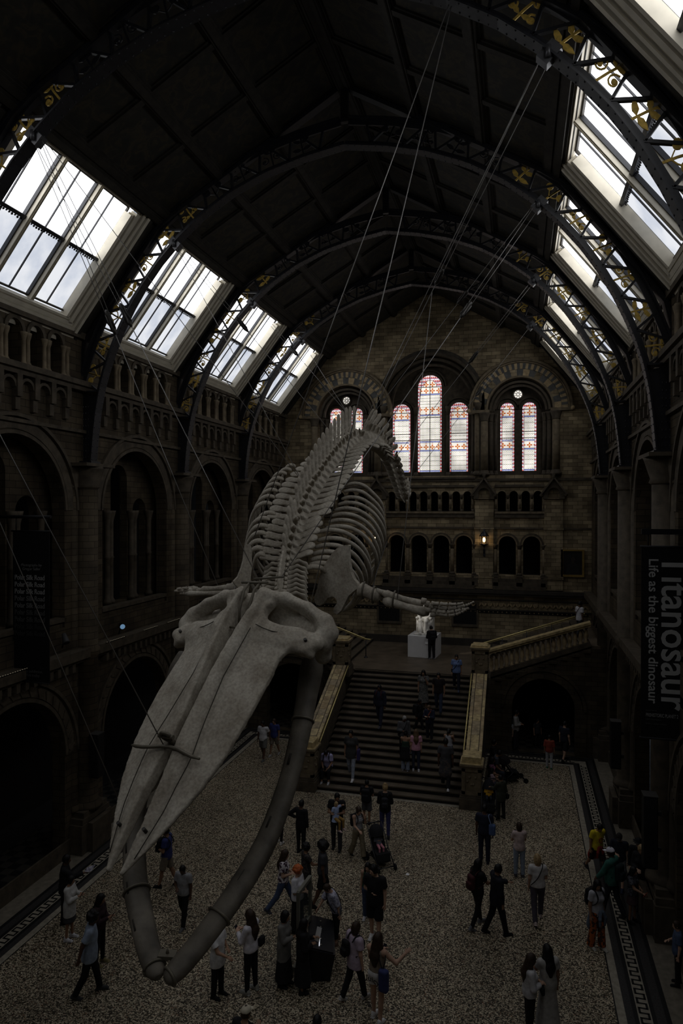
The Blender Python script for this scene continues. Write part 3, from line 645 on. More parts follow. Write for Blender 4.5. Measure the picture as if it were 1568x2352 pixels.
# ================================================================ SIDE WALLS
def bayname(i): return {2: 'nearest visible', 3: 'second visible', 4: 'third', 5: 'fourth', 6: 'last'}[i]
for s, sd in ((-1, 'left'), (1, 'right')):
    xw = XC+s*8.55
    holes = []; rec = []
    for i in range(7):
        ya = TY[i]; yb = TY[i+1] if i < 6 else 37.3; yc = ya+3.0875
        h = 2.12
        holes.append(arch(yc, h, .02, 3.15, 18)); holes.append(arch(yc, h, 7.05, 10.62, 18))
        for k in range(5): holes.append(arch(ya+1.38+.854*k, .27, 14.7, 15.62, 8))
        rec.append(yc)
    m = MB()
    m.plate([(-9.0, 0), (-9.0, 16.15), (38.2, 16.15), (38.2, 0)], holes, (xw, 0, 0), (0, 1, 0), (0, 0, 1), (s, 0, 0), .45)
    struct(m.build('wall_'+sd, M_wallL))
    m = MB()   # recessed screens with three lights in every bay
    lh = []
    for yc in rec: lh += [arch(yc, .52, 7.3, 11.75, 10), arch(yc-1.37, .46, 7.3, 10.6, 10), arch(yc+1.37, .46, 7.3, 10.6, 10)]
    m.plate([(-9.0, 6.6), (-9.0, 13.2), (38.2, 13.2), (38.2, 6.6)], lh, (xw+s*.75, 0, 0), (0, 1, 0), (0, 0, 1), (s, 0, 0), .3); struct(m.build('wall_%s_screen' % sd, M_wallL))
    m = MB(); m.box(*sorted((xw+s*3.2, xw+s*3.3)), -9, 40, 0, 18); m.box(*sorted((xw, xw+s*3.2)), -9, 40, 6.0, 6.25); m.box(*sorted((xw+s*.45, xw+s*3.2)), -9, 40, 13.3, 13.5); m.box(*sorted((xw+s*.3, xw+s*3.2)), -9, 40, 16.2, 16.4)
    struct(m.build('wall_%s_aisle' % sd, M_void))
    m = MB()   # strings, corbels, arch rings
    ys = -9 if s < 0 else 18.9
    m.box(*sorted((xw-s*.30, xw)), -9, 38, 14.50, 14.66); m.box(*sorted((xw-s*.20, xw)), -9, 38, 14.36, 14.5); m.box(*sorted((xw-s*.12, xw)), -9, 38, 13.05, 13.15)
    m.box(*sorted((xw-s*.40, xw+s*.2)), ys, 38, 6.02, 6.3); m.box(*sorted((xw-s*.26, xw)), ys, 38, 5.9, 6.02); m.box(*sorted((xw-s*.06, xw)), -9, 38, .0, .5)
    m.box(*sorted((xw-s*.14, xw)), -9, 38, 16.0, 16.2)
    for i in range(2, 7):
        yc = rec[i]
        if i >= 2:
            for r0, r1, d in ((2.12, 2.22, .05), (2.26, 2.55, .03), (2.6, 2.7, .1)):
                for zc in (3.15, 10.62): arch_strip(m, yc, zc, r0, r1, xw-s*d, xw+s*.1, n=26, axis='x')
            for k in range(7):
                y = yc-2.1+.7*k; m.box(*sorted((xw-s*.2, xw)), y-.1, y+.1, 13.75, 14.36); m.box(*sorted((xw-s*.12, xw)), y-.09, y+.09, 13.4, 13.75)
                arch_strip(m, y+.35, 14.0, .22, .3, xw-s*.16, xw, n=8, axis='x') if k < 6 else None
            for k in range(14 if (s < 0 or i > 3) else 0): y = yc-2.2+.34*k; m.box(*sorted((xw-s*.26, xw)), y-.07, y+.07, 5.66, 5.9)
            for k in range(20):      # carved leaf ring round the ground arch
                a = pi*(k+.5)/20; c = (yc+2.4*cos(a), 3.15+2.4*sin(a)); t_ = Vector((0, cos(a+.6), sin(a+.6)))*.13
                m.bar(Vector((xw-s*.04, c[0], c[1]))-t_, Vector((xw-s*.04, c[0], c[1]))+t_, .07, .05, (1, 0, 0))
    trim(m, M_stoneD)
    for i in range(2, 7):
        yc = rec[i]; ya = TY[i]
        # balcony parapet with little arches
        t = thing('balcony_balustrade', 'stone balcony balustrade on the %s wall, %s bay' % (sd, bayname(i)), 'balustrade', (xw+s*.2, yc, 6.3), '%s balcony balustrades' % sd)
        m = MB(); m.plate(rect(yc-2.12, yc+2.12, 6.3, 7.22), [arch(yc-1.8+.4*k, .11, 6.5, 6.85, 6) for k in range(10)], (xw+s*.08, 0, 0), (0, 1, 0), (0, 0, 1), (s, 0, 0), .16); m.build('panel', M_wallL, t)
        m = MB(); m.box(*sorted((xw, xw+s*.32)), yc-2.14, yc+2.14, 7.22, 7.34); m.build('coping', M_stoneD, t)
        # clustered shafts of the triple opening
        t = thing('window_arcade', 'triple arcade of tall clustered shafts on the %s wall, %s bay' % (sd, bayname(i)), 'arcade', (xw+s*.7, yc, 7.3), '%s triple arcades' % sd)
        for k, dy in enumerate((-1.9, -.86, -.66, .66, .86, 1.9)):
            m = MB(); r = .10; c = (xw+s*.66, yc+dy, 7.3)
            m.lathe([(.16, 0), (.16, .1), (r, .2), (r, 1.6), (.13, 1.64), (r, 1.7), (r, 2.9), (.17, 3.2), (.19, 3.3)], c, 9); m.build('shaft', M_stoneD, t)
        # gallery arcade above
        t = thing('gallery_arcade', 'dark gallery arcade of paired columns under the skylight, %s wall, %s bay' % (sd, bayname(i)), 'arcade', (xw, yc, 14.66), '%s gallery arcades' % sd)
        for k in range(6):
            y = ya+1.38+.854*(k-.5)
            m = MB()
            for dy in (-.085, .085): m.lathe([(.10, 0), (.10, .06), (.065, .13), (.06, .72), (.10, .86), (.11, .94)], (xw-s*.02, y+dy, 14.66), 8)
            m.build('paired_column', M_stone, t)
        m = MB()
        for k in range(5): arch_strip(m, ya+1.38+.854*k, 15.62, .28, .40, xw-s*.05, xw+s*.02, n=9, axis='x')
        m.build('arch_heads', M_stoneD, t)
    # piers
    for i in range(3, 7):
        yp = TY[i]; x0 = XC+s*8.5
        t = thing('stone_pier', 'tall clustered stone pier under the iron roof truss, %s wall, %s' % (sd, {3: 'nearest the camera', 4: 'second from the camera', 5: 'third from the camera', 6: 'nearest the end wall'}[i]), 'pier', (x0, yp, 0), None)
        m = MB(); m.cbox(x0+s*.15, yp, .45, 1.1, 1.55, .9).cbox(x0+s*.1, yp, .98, .95, 1.4, .18).cbox(x0+s*.05, yp, 1.15, .8, 1.2, .18); m.cbox(x0-s*.2, yp, .45, .75, .95, .9); m.build('base', M_stoneD, t)
        for k, (dx, dy, r) in enumerate(((-.02, 0, .36), (.14, -.47, .17), (.14, .47, .17))):
            c = (x0+s*dx, yp+dy, 0); m = MB()
            m.lathe([(r*1.35, 1.2), (r*1.35, 1.3), (r*1.1, 1.4), (r, 1.5), (r, 6.0), (r*1.18, 6.05), (r*1.18, 6.25), (r, 6.32), (r, 11.3)], c, 14); m.build('shaft', M_stoneD if s > 0 else M_wallL, t)
        m = MB()
        for dx, dy, r in ((-.02, 0, .36), (.14, -.47, .17), (.14, .47, .17)): m.lathe([(r, 11.3), (r*1.2, 11.35), (r*1.1, 11.45), (r*1.5, 11.9), (r*1.6, 12.0)], (x0+s*dx, yp+dy, 0), 10)
        m.cbox(x0, yp, 12.04, 1.15, 1.5, .1); m.build('capital', M_stoneD, t)
        # slim loudspeaker column hung on the pier
        if (s, i) in ((1, 5), (1, 4), (-1, 4)):
            pass
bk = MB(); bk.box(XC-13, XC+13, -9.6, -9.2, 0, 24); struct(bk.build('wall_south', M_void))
# ================================================================ CEILING
CZ0, CZ1, CR_ = 19.55, 22.85, 5.85
for_ = []
cm = MB()
for s in (-1, 1):
    a = (XC+s*CR_, CZ0); b = (XC, CZ1)
    v = [(x, y, z+dz) for dz in (0, .3) for (x, z) in (a, b) for y in (-9.2, 39.5)]
    cm.add(v, [(0, 1, 3, 2), (4, 6, 7, 5), (0, 4, 5, 1), (2, 3, 7, 6), (0, 2, 6, 4), (1, 5, 7, 3)])
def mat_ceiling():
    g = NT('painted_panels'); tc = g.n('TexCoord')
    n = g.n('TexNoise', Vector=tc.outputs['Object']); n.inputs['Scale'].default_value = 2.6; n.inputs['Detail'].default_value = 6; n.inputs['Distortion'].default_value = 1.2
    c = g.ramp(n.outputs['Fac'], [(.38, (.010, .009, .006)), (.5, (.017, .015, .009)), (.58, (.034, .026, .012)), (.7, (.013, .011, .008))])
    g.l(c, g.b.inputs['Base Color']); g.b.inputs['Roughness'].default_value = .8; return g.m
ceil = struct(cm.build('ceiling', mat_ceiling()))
dn = {s: Vector((s*(CZ1-CZ0), 0, CR_)).normalized() for s in (-1, 1)}
def roofpt(s, r, y, d=0):  # r from the centre, d below the plane
    return Vector((XC+s*r, y, CZ1-(CZ1-CZ0)*r/CR_)) - dn[s]*d
for s in (-1, 1):
    for r in (.12, 2.03, 3.86, 5.62):
        m = MB()
        for w_, d in ((.42, .05), (.30, .12), (.18, .16)): m.bar(roofpt(s, r, -9, d*.5), roofpt(s, r, 38.5, d*.5), w_, d, dn[s])
        struct(m.build('ceiling_purlin', M_beam, None)).parent = ceil
    m = MB()
    for i in range(7):
        for k in range(3):
            y = TY[i]+2.058*k
            for w_, d in ((.30, .045), (.18, .10)): m.bar(roofpt(s, .1, y, d*.5), roofpt(s, 5.8, y, d*.5), w_, d, dn[s])
    struct(m.build('ceiling_rib', M_beam)).parent = ceil
    m = MB()   # cornice above the skylights
    for w_, d in ((.5, .06), (.3, .14), (.16, .2)): m.bar(roofpt(s, 5.86, -9, d/2), roofpt(s, 5.86, 38.5, d/2), w_, d, dn[s])
    struct(m.build('ceiling_cornice', M_beam)).parent = ceil
# ================================================================ SKYLIGHTS
SP0, SP1 = (8.62, 15.98), (5.82, 19.56)   # (rel, z) foot and head of the glazed slope
SLN = hypot(SP1[0]-SP0[0], SP1[1]-SP0[1])
def glass_day(name, k, dirt):
    g = NT(name); tc = g.n('TexCoord'); n = g.n('TexNoise', Vector=tc.outputs['Object']); n.inputs['Scale'].default_value = 1.1; n.inputs['Detail'].default_value = 7
    c = g.ramp(n.outputs['Fac'], [(.3, (.74-dirt*.25, .78-dirt*.22, .90-dirt*.22)), (.62, (.93, .95, 1.0))] if dirt else [(.3, (.93, .95, 1)), (.6, (.96, .97, 1))])
    e = g.n('Emission', Color=c, Strength=SKYLIGHT*k); g.l(e.outputs[0], g.t.nodes['Material Output'].inputs[0]); return g.m
M_gt = glass_day('daylit_glass', 1.0, 0); M_gl = glass_day('dusty_daylit_glass', .26, .55)
def slope(s, y, t, d=0.0):
    """point at height t along the slope, d outward of the inner face"""
    sx, sz = (SP1[0]-SP0[0])/SLN, (SP1[1]-SP0[1])/SLN
    return Vector((XC+s*(SP0[0]+sx*t+sz*d), y, SP0[1]+sz*t-sx*d))
def snorm(s):
    sx, sz = (SP1[0]-SP0[0])/SLN, (SP1[1]-SP0[1])/SLN
    return Vector((s*sz, 0, -sx))
wk = 40
for s, sd in ((-1, 'left'), (1, 'right')):
    nn = snorm(s)
    ft = MB()
    for i in range(8):     # dark solid slope at the truss lines between the skylights
        yc = TY[i] if i < 7 else 37.35; y0, y1 = yc-.56, yc+.12
        if i == 7: y0, y1 = 36.75, 38.2
        q = [slope(s, y, t, d) for d in (0, .4) for t in (-.25, SLN+.1) for y in (y0, y1)]
        ft.add(q, [(0, 1, 3, 2), (4, 6, 7, 5), (0, 4, 5, 1), (2, 3, 7, 6), (0, 2, 6, 4), (1, 5, 7, 3)])
        for dy in (-.45, 0): ft.bar(slope(s, yc+dy, -.2, -.04), slope(s, yc+dy, SLN, -.04), .12, .1, nn)
    struct(ft.build('roof_slope_%s' % sd, M_beam))
    for i in range(7):
        y0 = TY[i]+.10; y1 = (TY[i+1] if i < 6 else 37.35)-.54
        wk += 1; w_ = struct(bpy.data.objects.new('window_%d' % wk, None)); COL.objects.link(w_); w_.location = slope(s, (y0+y1)/2, 0)
        w_['label'] = 'sloping skylight on the %s side' % sd
        fr = MB(); H0, H1 = .12, SLN-.02
        def member(ya, ta, yb, tb, wd, dep, out, mi=0):
            a, b = slope(s, ya, ta, out), slope(s, yb, tb, out); fr.bar(a, b, wd, dep, nn, mi)
        # outer casing in three steps
        for e, wd, dep, out, mi in ((.04, .08, .14, -.03, 0), (.105, .025, .12, .02, 1), (.16, .07, .18, .02, 0), (.215, .025, .16, .06, 1), (.29, .11, .22, .08, 0), (.365, .025, .2, .11, 1), (.42, .075, .26, .12, 0)):  # narrow darker bars draw the shaded grooves between the steps
            member(y0+e*.8, H0+e, y0+e*.8, H1-e, wd, dep, out, mi); member(y1-e*1.55, H0+e, y1-e*1.55, H1-e, wd*1.5, dep, out, mi)
            member(y0+e, H1-e*.55, y1-e, H1-e*.55, wd*.6, dep, out, mi); member(y0+e, H0+e, y1-e, H0+e, wd, dep, out, 0 if mi == 0 else 0)
        fr.bar(slope(s, y0, .0, -.02), slope(s, y1, .0, -.02), .40, .10, nn, 0)
        fr.build('frame', [M_cream, M_creamD], w_)
        ia, ib = y0+.38, y1-.68; ta, tb = H0+.53, H1-.28; tm = SLN*.545
        wl = (ib-ia-.0)/3
        for k in (1, 2):
            mu = MB(); y = ia+wl*k; mu.bar(slope(s, y, ta-.05, .15), slope(s, y, tb+.05, .15), .12, .22, nn, 0); mu.bar(slope(s, y, ta, .03), slope(s, y, tb, .03), .05, .04, nn, 1)
            for e in (-1, 1): mu.bar(slope(s, y+e*.085, ta, .20), slope(s, y+e*.075, tb, .20), .035, .10, nn, 2)
            mu.build('mullion', [M_cream, M_creamD, M_iron], w_)
        tr_ = MB(); tr_.bar(slope(s, ia-.02, tm, .19), slope(s, ib+.02, tm, .19), .10, .14, nn)
        for k in range(46): tr_.bar(slope(s, ia+(ib-ia)*k/46, tm-.07, .2), slope(s, ia+(ib-ia)*k/46+.03, tm-.07-random.random()*.05, .2), .05, .02, nn)
        tr_.build('transom', M_iron, w_)
        gb = MB()
        for k in range(3):
            y = ia+wl*(k+.5)
            gb.bar(slope(s, y, ta, .23), slope(s, y, tb, .23), .028, .04, nn)
        gb.build('glazing_bar', M_iron, w_)
        sb = MB()
        for y in (ia, ib): sb.bar(slope(s, y, ta, .225), slope(s, y, tb, .225), .05, .07, nn)
        for t_ in (ta, tb): sb.bar(slope(s, ia, t_, .225), slope(s, ib, t_, .225), .05, .07, nn)
        sb.build('sash', mat('dark_sash_paint', (.05, .044, .036), .6), w_)
        for k in range(3):
            for (t0, t1, mg) in ((ta-.15, tm, M_gl), (tm, tb+.25, M_gt)):
                p = MB(); q = [slope(s, y, t, .26) for y, t in ((ia+wl*k-.2*(k == 0), t0), (ia+wl*(k+1)+.3*(k == 2), t0), (ia+wl*(k+1)+.3*(k == 2), t1), (ia+wl*k-.2*(k == 0), t1))]
                p.add(q, [(0, 1, 2, 3)]); p.build('pane', mg, w_)
# ================================================================ ROOF TRUSSES
ARC_IN = [(8.22, 12.1), (8.17, 13.0), (8.05, 13.9), (7.94, 14.4), (7.74, 15.05), (7.52, 15.6), (7.23, 16.2), (6.90, 16.9), (6.45, 17.58), (5.9, 18.22), (5.33, 18.86), (4.5, 19.55), (3.5, 20.15), (2.4, 20.6), (1.2, 20.9), (0, 21.02)]
def curve(pts, n):
    P = np.array(pts); 
    for _ in range(2): P[1:-1] = P[1:-1]*.5+(P[:-2]+P[2:])*.25
    d = np.r_[0, np.cumsum(np.hypot(*np.diff(P, axis=0).T))]; t = np.linspace(0, d[-1], n)
    return np.c_[np.interp(t, d, P[:, 0]), np.interp(t, d, P[:, 1])], d[-1]
CI, CL = curve(ARC_IN, 200)
def offset(i, d):
    a, b = CI[max(i-1, 0)], CI[min(i+1, 199)]; t = (b-a)/np.hypot(*(b-a)); return CI[i]+d*np.array([t[1], -t[0]])
# orient outward
if offset(100, .5)[0] < CI[100][0]:
    _o = offset
    def offset(i, d): return _o(i, -d)
DEP = .78
i0 = int(np.argmin(abs(CI[:, 1]-14.35)))
s_of = lambda i: CL*i/199
nodes = [i0]
while s_of(nodes[-1])+.93 < CL-.3: nodes.append(int(round((s_of(nodes[-1])+.93)*199/CL)))
ORN = {}
def leaf(m, c, a, L, w_):
    c = Vector(c); d = Vector((cos(a), sin(a))); n_ = Vector((-d.y, d.x)); P = [c, c+d*L*.35+n_*w_, c+d*L*.7+n_*w_*.8, c+d*L, c+d*L*.7-n_*w_*.8, c+d*L*.35-n_*w_]
    m.prism([(p.x, p.y) for p in P], (0, -.012, 0), (1, 0, 0), (0, 0, 1), (0, 1, 0), .024)
def stroke(m, pts, w_):
    for a, b in zip(pts, pts[1:]): m.bar((a[0], 0, a[1]), (b[0], 0, b[1]), .024, w_, (0, 0, 1) if abs(b[0]-a[0]) > abs(b[1]-a[1]) else (1, 0, 0))
def disc(m, c, r): m.prism([(c[0]+r*cos(2*pi*k/10), c[1]+r*sin(2*pi*k/10)) for k in range(10)], (0, -.02, 0), (1, 0, 0), (0, 0, 1), (0, 1, 0), .04)
def scroll(m, c, r, sg):
    stroke(m, [(c[0]+sg*r*(1-.16*k/2)*cos(k*.7+1.6), c[1]+r*(1-.16*k/2)*sin(k*.7+1.6)) for k in range(12)], .024); disc(m, c, r*.36)
def orn(kind):
    """ornament in (u along flange 0..1, v outward 0..0.78) as local x,z"""
    m = MB(); stroke(m, [(.0, .04), (.02, .3), (.05, .5)], .035)
    if kind == 0:
        leaf(m, (.05, .46), 1.35, .26, .055); leaf(m, (.03, .34), .5, .24, .05); leaf(m, (.03, .36), 2.5, .22, .05); leaf(m, (0, .16), .15, .26, .055); leaf(m, (0, .16), 2.8, .24, .055)
    elif kind == 1:
        for c, r in (((.06, .62), .085), ((.19, .36), .08), ((-.14, .38), .08)): disc(m, c, r); stroke(m, [(.01, .2), ((c[0]+.02)/2, c[1]-.1), c], .02)
    elif kind == 2:
        scroll(m, (.17, .27), .12, 1); scroll(m, (-.16, .27), .12, -1); leaf(m, (.05, .46), 1.3, .24, .055); leaf(m, (.04, .42), .6, .2, .045); leaf(m, (.02, .42), 2.4, .2, .045)
    else:
        for c in ((.2, .24), (-.18, .26), (.13, .5), (-.1, .52)): scroll(m, c, .095, 1 if c[0] > 0 else -1)
        leaf(m, (.03, .5), 1.45, .2, .045); leaf(m, (.02, .2), .2, .22, .04); leaf(m, (0, .2), 2.8, .2, .04)
    me = bpy.data.meshes.new('gilded_ornament'); me.from_pydata([Vector(v) for v in m.v], [], m.f); me.materials.append(M_gilt); return me
ORN = [orn(k) for k in range(4)]
ORN_D = []
for me_ in ORN:
    d_ = me_.copy(); d_.materials.clear(); d_.materials.append(M_iron); ORN_D.append(d_)
def truss(yt, idx):
    t = thing('roof_truss', 'dark iron arched lattice truss with gilded leaves, %s from the camera' % ordinal(idx), 'roof truss', (XC, yt, 12.1))
    for s in (-1, 1):
        P = lambda c, dy=0: Vector((XC+s*c[0], yt+dy, c[1]))
        up = lambda i: (lambda o, c: Vector((s*(o[0]-c[0]), 0, o[1]-c[1])).normalized())(offset(i, 1), CI[i])
        idxs = list(range(0, 200, 4))+[199]
        m = MB(); m.sweep([P(CI[i]) for i in idxs], [(-.17, -.02), (.17, -.02), (.17, .02), (-.17, .02)], [up(i) for i in idxs])
        m.sweep([P(offset(i, .1)) for i in idxs], [(-.03, -.09), (.03, -.09), (.03, .06), (-.03, .06)], [up(i) for i in idxs])
        for i in range(2, 199, 3):      # rivets
            for e in (-.12, .12): m.lathe([(.006, -.022), (.017, -.012), (.02, .0), (.017, .012), (.006, .022)], P(offset(i, -.018), e), 6, 0, True)
        m.build('inner_flange', M_iron, t)
        io = [i for i in idxs if i >= i0-2]
        m = MB(); m.sweep([P(offset(i, DEP)) for i in io], [(-.17, -.02), (.17, -.02), (.17, .02), (-.17, .02)], [up(i) for i in io])
        m.sweep([P(offset(i, DEP-.1)) for i in io], [(-.03, -.07), (.03, -.07), (.03, .1), (-.03, .1)], [up(i) for i in io]); m.build('outer_flange', M_iron, t)
        # second rib against the roof slope
        m = MB(); m.sweep([P((x, z)) for x, z in ((8.62, 14.4), (8.6, 15.3), (8.42, 15.95), (8.0, 16.55), (5.9, 19.25), (5.4, 19.62), (.2, 22.6))], [(-.14, -.06), (.14, -.06), (.14, .06), (-.14, .06)], Vector((s*.8, 0, .6))); m.build('roof_rib', M_iron, t)
        # solid web at the foot
        web = [CI[i] for i in range(0, i0+1, 4)]; ow = [(8.78, 14.35), (8.78, 12.1)]
        m = MB(); m.prism([(s*a, b) for a, b in web+ow], (XC, yt-.05, 0), (1, 0, 0), (0, 0, 1), (0, 1, 0), .1)
        m.bar(P((8.0, 14.36)), P((8.82, 14.36)), .36, .05); m.cbox(XC+s*8.5, yt, 12.13, .75, .5, .08)
        for k in range(9):
            for e in (0, .09, .18): m.lathe([(.015, -.02), (.015, .02)], P((8.36+e, 12.3+.2*k), -.06), 5, 0, False)
        m.build('foot_plate', M_iron, t)
        for k in range(len(nodes)):
            i = nodes[k]; j = nodes[k+1] if k+1 < len(nodes) else None
            a, o = P(offset(i, .12)), P(offset(i, DEP-.14))
            if k == 0: o = P((8.75, 14.40)) if False else o
            dn = nodes[1]-nodes[0]
            m = MB(); m.bar(a, P(offset(min(int(i+.26*dn), 199), DEP-.1)), .06, .085, (0, 1, 0)); m.build('strut', M_iron, t)
            if j is not None:
                m = MB(); m.bar(P(offset(int(j-.0*(j-i)), .12)), P(offset(int(i+.57*(j-i)), DEP-.1)), .06, .085, (0, 1, 0)); m.build('strut', M_iron, t)
                g0 = int(i+.50*(j-i)); c = P(offset(g0, .10)); u = up(g0); ta = Vector((-u.z, 0, u.x)) if s > 0 else Vector((u.z, 0, -u.x))
                low = CI[g0][0] > 4.2; o2 = bpy.data.objects.new('gilded_ornament' if low else 'iron_ornament', (ORN if low else ORN_D)[(k*2+idx+(s > 0)+(k//3)) % 4]); COL.objects.link(o2); o2.parent = t
                # lean the sprig toward the open corner of its triangle
                u2 = (u - ta*.12).normalized(); ta2 = Vector((0, 1, 0)).cross(u2)
                o2.matrix_local = Matrix(((ta2.x*1.3, 0, u2.x*1.05, c.x-XC), (0, 1, 0, 0), (ta2.z*1.3, 0, u2.z*1.05, c.z-12.1), (0, 0, 0, 1)))
        br = int(np.argmin(abs(CI[:, 0]-5.33)))
        m = MB(); c = P(offset(br, -.02)); m.bar(c-up(br)*.16, c+up(br)*.22, .26, .20, (0, 1, 0)); m.lathe([(.05, -.1), (.05, .1)], c-Vector((0, .14, 0)), 8); m.build('cable_bracket', mat('galvanised_steel', (.10, .10, .105), .4, metal=.6), t)
    m = MB(); m.bar((XC, yt, 21.7), (XC, yt, 22.8), .22, .14, (0, 1, 0)); m.build('crown_strut', M_iron, t)
for n_, i in enumerate((3, 4, 5, 6)): truss(TY[i], n_)
# ================================================================ IMPLICIT SURFACE MODELLER (numpy)
class SDF:
    def __init__(s, lo, hi, h):
        s.lo = np.array(lo, float); s.h = h; s.n = np.ceil((np.array(hi)-s.lo)/h).astype(int)+1
        s.d = np.full(tuple(s.n), .5, np.float32)
    def _sub(s, lo, hi, m):
        a = np.clip(np.floor((np.array(lo)-m-s.lo)/s.h).astype(int), 0, s.n); b = np.clip(np.ceil((np.array(hi)+m-s.lo)/s.h).astype(int)+1, 0, s.n)
        if np.any(b <= a): return None, None
        ax = [s.lo[k]+s.h*np.arange(a[k], b[k]) for k in range(3)]
        return tuple(slice(a[k], b[k]) for k in range(3)), np.stack(np.meshgrid(*ax, indexing='ij'), -1)
    def _put(s, sl, f, k, op):
        D = s.d[sl]
        if op == 'u':
            r = np.minimum(D, f)
            if k > 0: hh = np.maximum(k-np.abs(D-f), 0)/k; r = r-hh*hh*k*.25
        elif op == 's':
            r = np.maximum(D, -f)
            if k > 0: hh = np.maximum(k-np.abs(D+f), 0)/k; r = r+hh*hh*k*.25
        else: r = np.maximum(D, f)
        s.d[sl] = r
    def cap(s, a, b, ra, rb, k=.03, op='u', flat=None, fk=1.0, cut=None):
        """tapered capsule; flat = direction in which the section is squashed to fk"""
        a = np.array(a, float); b = np.array(b, float); R = max(ra, rb)*max(1, fk)
        sl, P = s._sub(np.minimum(a, b)-R, np.maximum(a, b)+R, k+2*s.h)
        if sl is None: return s
        ab = b-a; L2 = max(ab@ab, 1e-9); t = np.clip((P-a)@ab/L2, 0, 1); v = P-a-t[..., None]*ab
        if flat is not None:
            w = np.array(flat, float); w /= np.linalg.norm(w); c = v@w; v = v+w*(c*(1/fk-1))[..., None]
            f = (np.linalg.norm(v, axis=-1)-(ra+(rb-ra)*t))*min(1, fk)**.5
        else: f = np.linalg.norm(v, axis=-1)-(ra+(rb-ra)*t)
        if cut:
            for p, n in cut: f = np.maximum(f, (P-np.array(p))@np.array(n, float))
        s._put(sl, f, k, op); return s
    def chain(s, pts, rs, k=.03, **kw):
        for i in range(len(pts)-1): s.cap(pts[i], pts[i+1], rs[i], rs[i+1], k, **kw)
        return s
    def ell(s, c, r, k=.03, op='u', R=None, cut=None):
        c = np.array(c, float); r = np.array(r, float); m = r.max() if R is not None else r
        sl, P = s._sub(c-m, c+m, k+2*s.h)
        if sl is None: return s
        v = P-c
        if R is not None: v = v@np.array(R)
        q = np.linalg.norm(v/r, axis=-1); g = np.linalg.norm(v/(r*r), axis=-1)+1e-9
        f = q*(q-1)/g
        if cut:
            for p, n in cut: f = np.maximum(f, (P-np.array(p))@np.array(n, float))
        s._put(sl, f, k, op); return s
    def box(s, c, r, rd=.01, k=.0, op='u', R=None):
        c = np.array(c, float); r = np.array(r, float); m = np.full(3, np.linalg.norm(r)) if R is not None else r
        sl, P = s._sub(c-m, c+m, k+2*s.h)
        if sl is None: return s
        v = P-c
        if R is not None: v = v@np.array(R)
        q = np.abs(v)-(r-rd); f = np.linalg.norm(np.maximum(q, 0), axis=-1)+np.minimum(q.max(-1), 0)-rd
        s._put(sl, f, k, op); return s
    def cut(s, p, n):
        sl, P = s._sub(s.lo, s.lo+s.h*(s.n-1), 0); s._put(sl, (P-np.array(p))@np.array(n, float), 0, 'i'); return s
    def field(s, fn, k=.03, op='u'):
        sl, P = s._sub(s.lo, s.lo+s.h*(s.n-1), 0); s._put(sl, fn(P), k, op); return s
    def mesh(s):
        d = s.d; d[0], d[-1] = np.maximum(d[0], 1e-4), np.maximum(d[-1], 1e-4)
        d[:, 0] = np.maximum(d[:, 0], 1e-4); d[:, -1] = np.maximum(d[:, -1], 1e-4); d[:, :, 0] = np.maximum(d[:, :, 0], 1e-4); d[:, :, -1] = np.maximum(d[:, :, -1], 1e-4)
        ins = d < 0; c = np.zeros(tuple(np.array(d.shape)-1), np.int8)
        sh = [(i, j, k) for i in (0, 1) for j in (0, 1) for k in (0, 1)]
        N = d.shape
        for i, j, k in sh: c += ins[i:N[0]-1+i, j:N[1]-1+j, k:N[2]-1+k]
        idx = np.argwhere((c > 0) & (c < 8))
        if not len(idx): return np.zeros((0, 3)), np.zeros((0, 4), int)
        V = {o: d[idx[:, 0]+o[0], idx[:, 1]+o[1], idx[:, 2]+o[2]] for o in sh}
        acc = np.zeros((len(idx), 3)); cnt = np.zeros(len(idx))
        for o in sh:
            for ax in range(3):
                if o[ax]: continue
                p = list(o); p[ax] = 1; a, b = V[o], V[tuple(p)]; x = (a < 0) != (b < 0); t = np.where(x, a/np.where(x, a-b, 1), 0)
                pos = np.tile(np.array(o, float), (len(idx), 1)); pos[:, ax] = t; acc += pos*x[:, None]; cnt += x
        verts = s.lo+(idx+acc/cnt[:, None])*s.h
        gid = np.full(c.shape, -1, np.int32); gid[tuple(idx.T)] = np.arange(len(idx)); faces = []
        for ax in range(3):
            u, v = (ax+1) % 3, (ax+2) % 3
            A = [slice(None)]*3; B = [slice(None)]*3; A[ax] = slice(0, N[ax]-1); B[ax] = slice(1, N[ax])
            x = ins[tuple(A)] != ins[tuple(B)]; e = np.argwhere(x)
            e = e[(e[:, u] > 0) & (e[:, v] > 0) & (e[:, u] < N[u]-1) & (e[:, v] < N[v]-1)]
            if not len(e): continue
            q = []
            for du, dv in ((-1, -1), (0, -1), (0, 0), (-1, 0)):
                w = e.copy(); w[:, u] += du; w[:, v] += dv; q.append(gid[tuple(w.T)])
            q = np.stack(q, 1); fl = ~ins[tuple(e.T)]; q[fl] = q[fl][:, ::-1]; faces.append(q)
        return verts, np.concatenate(faces)
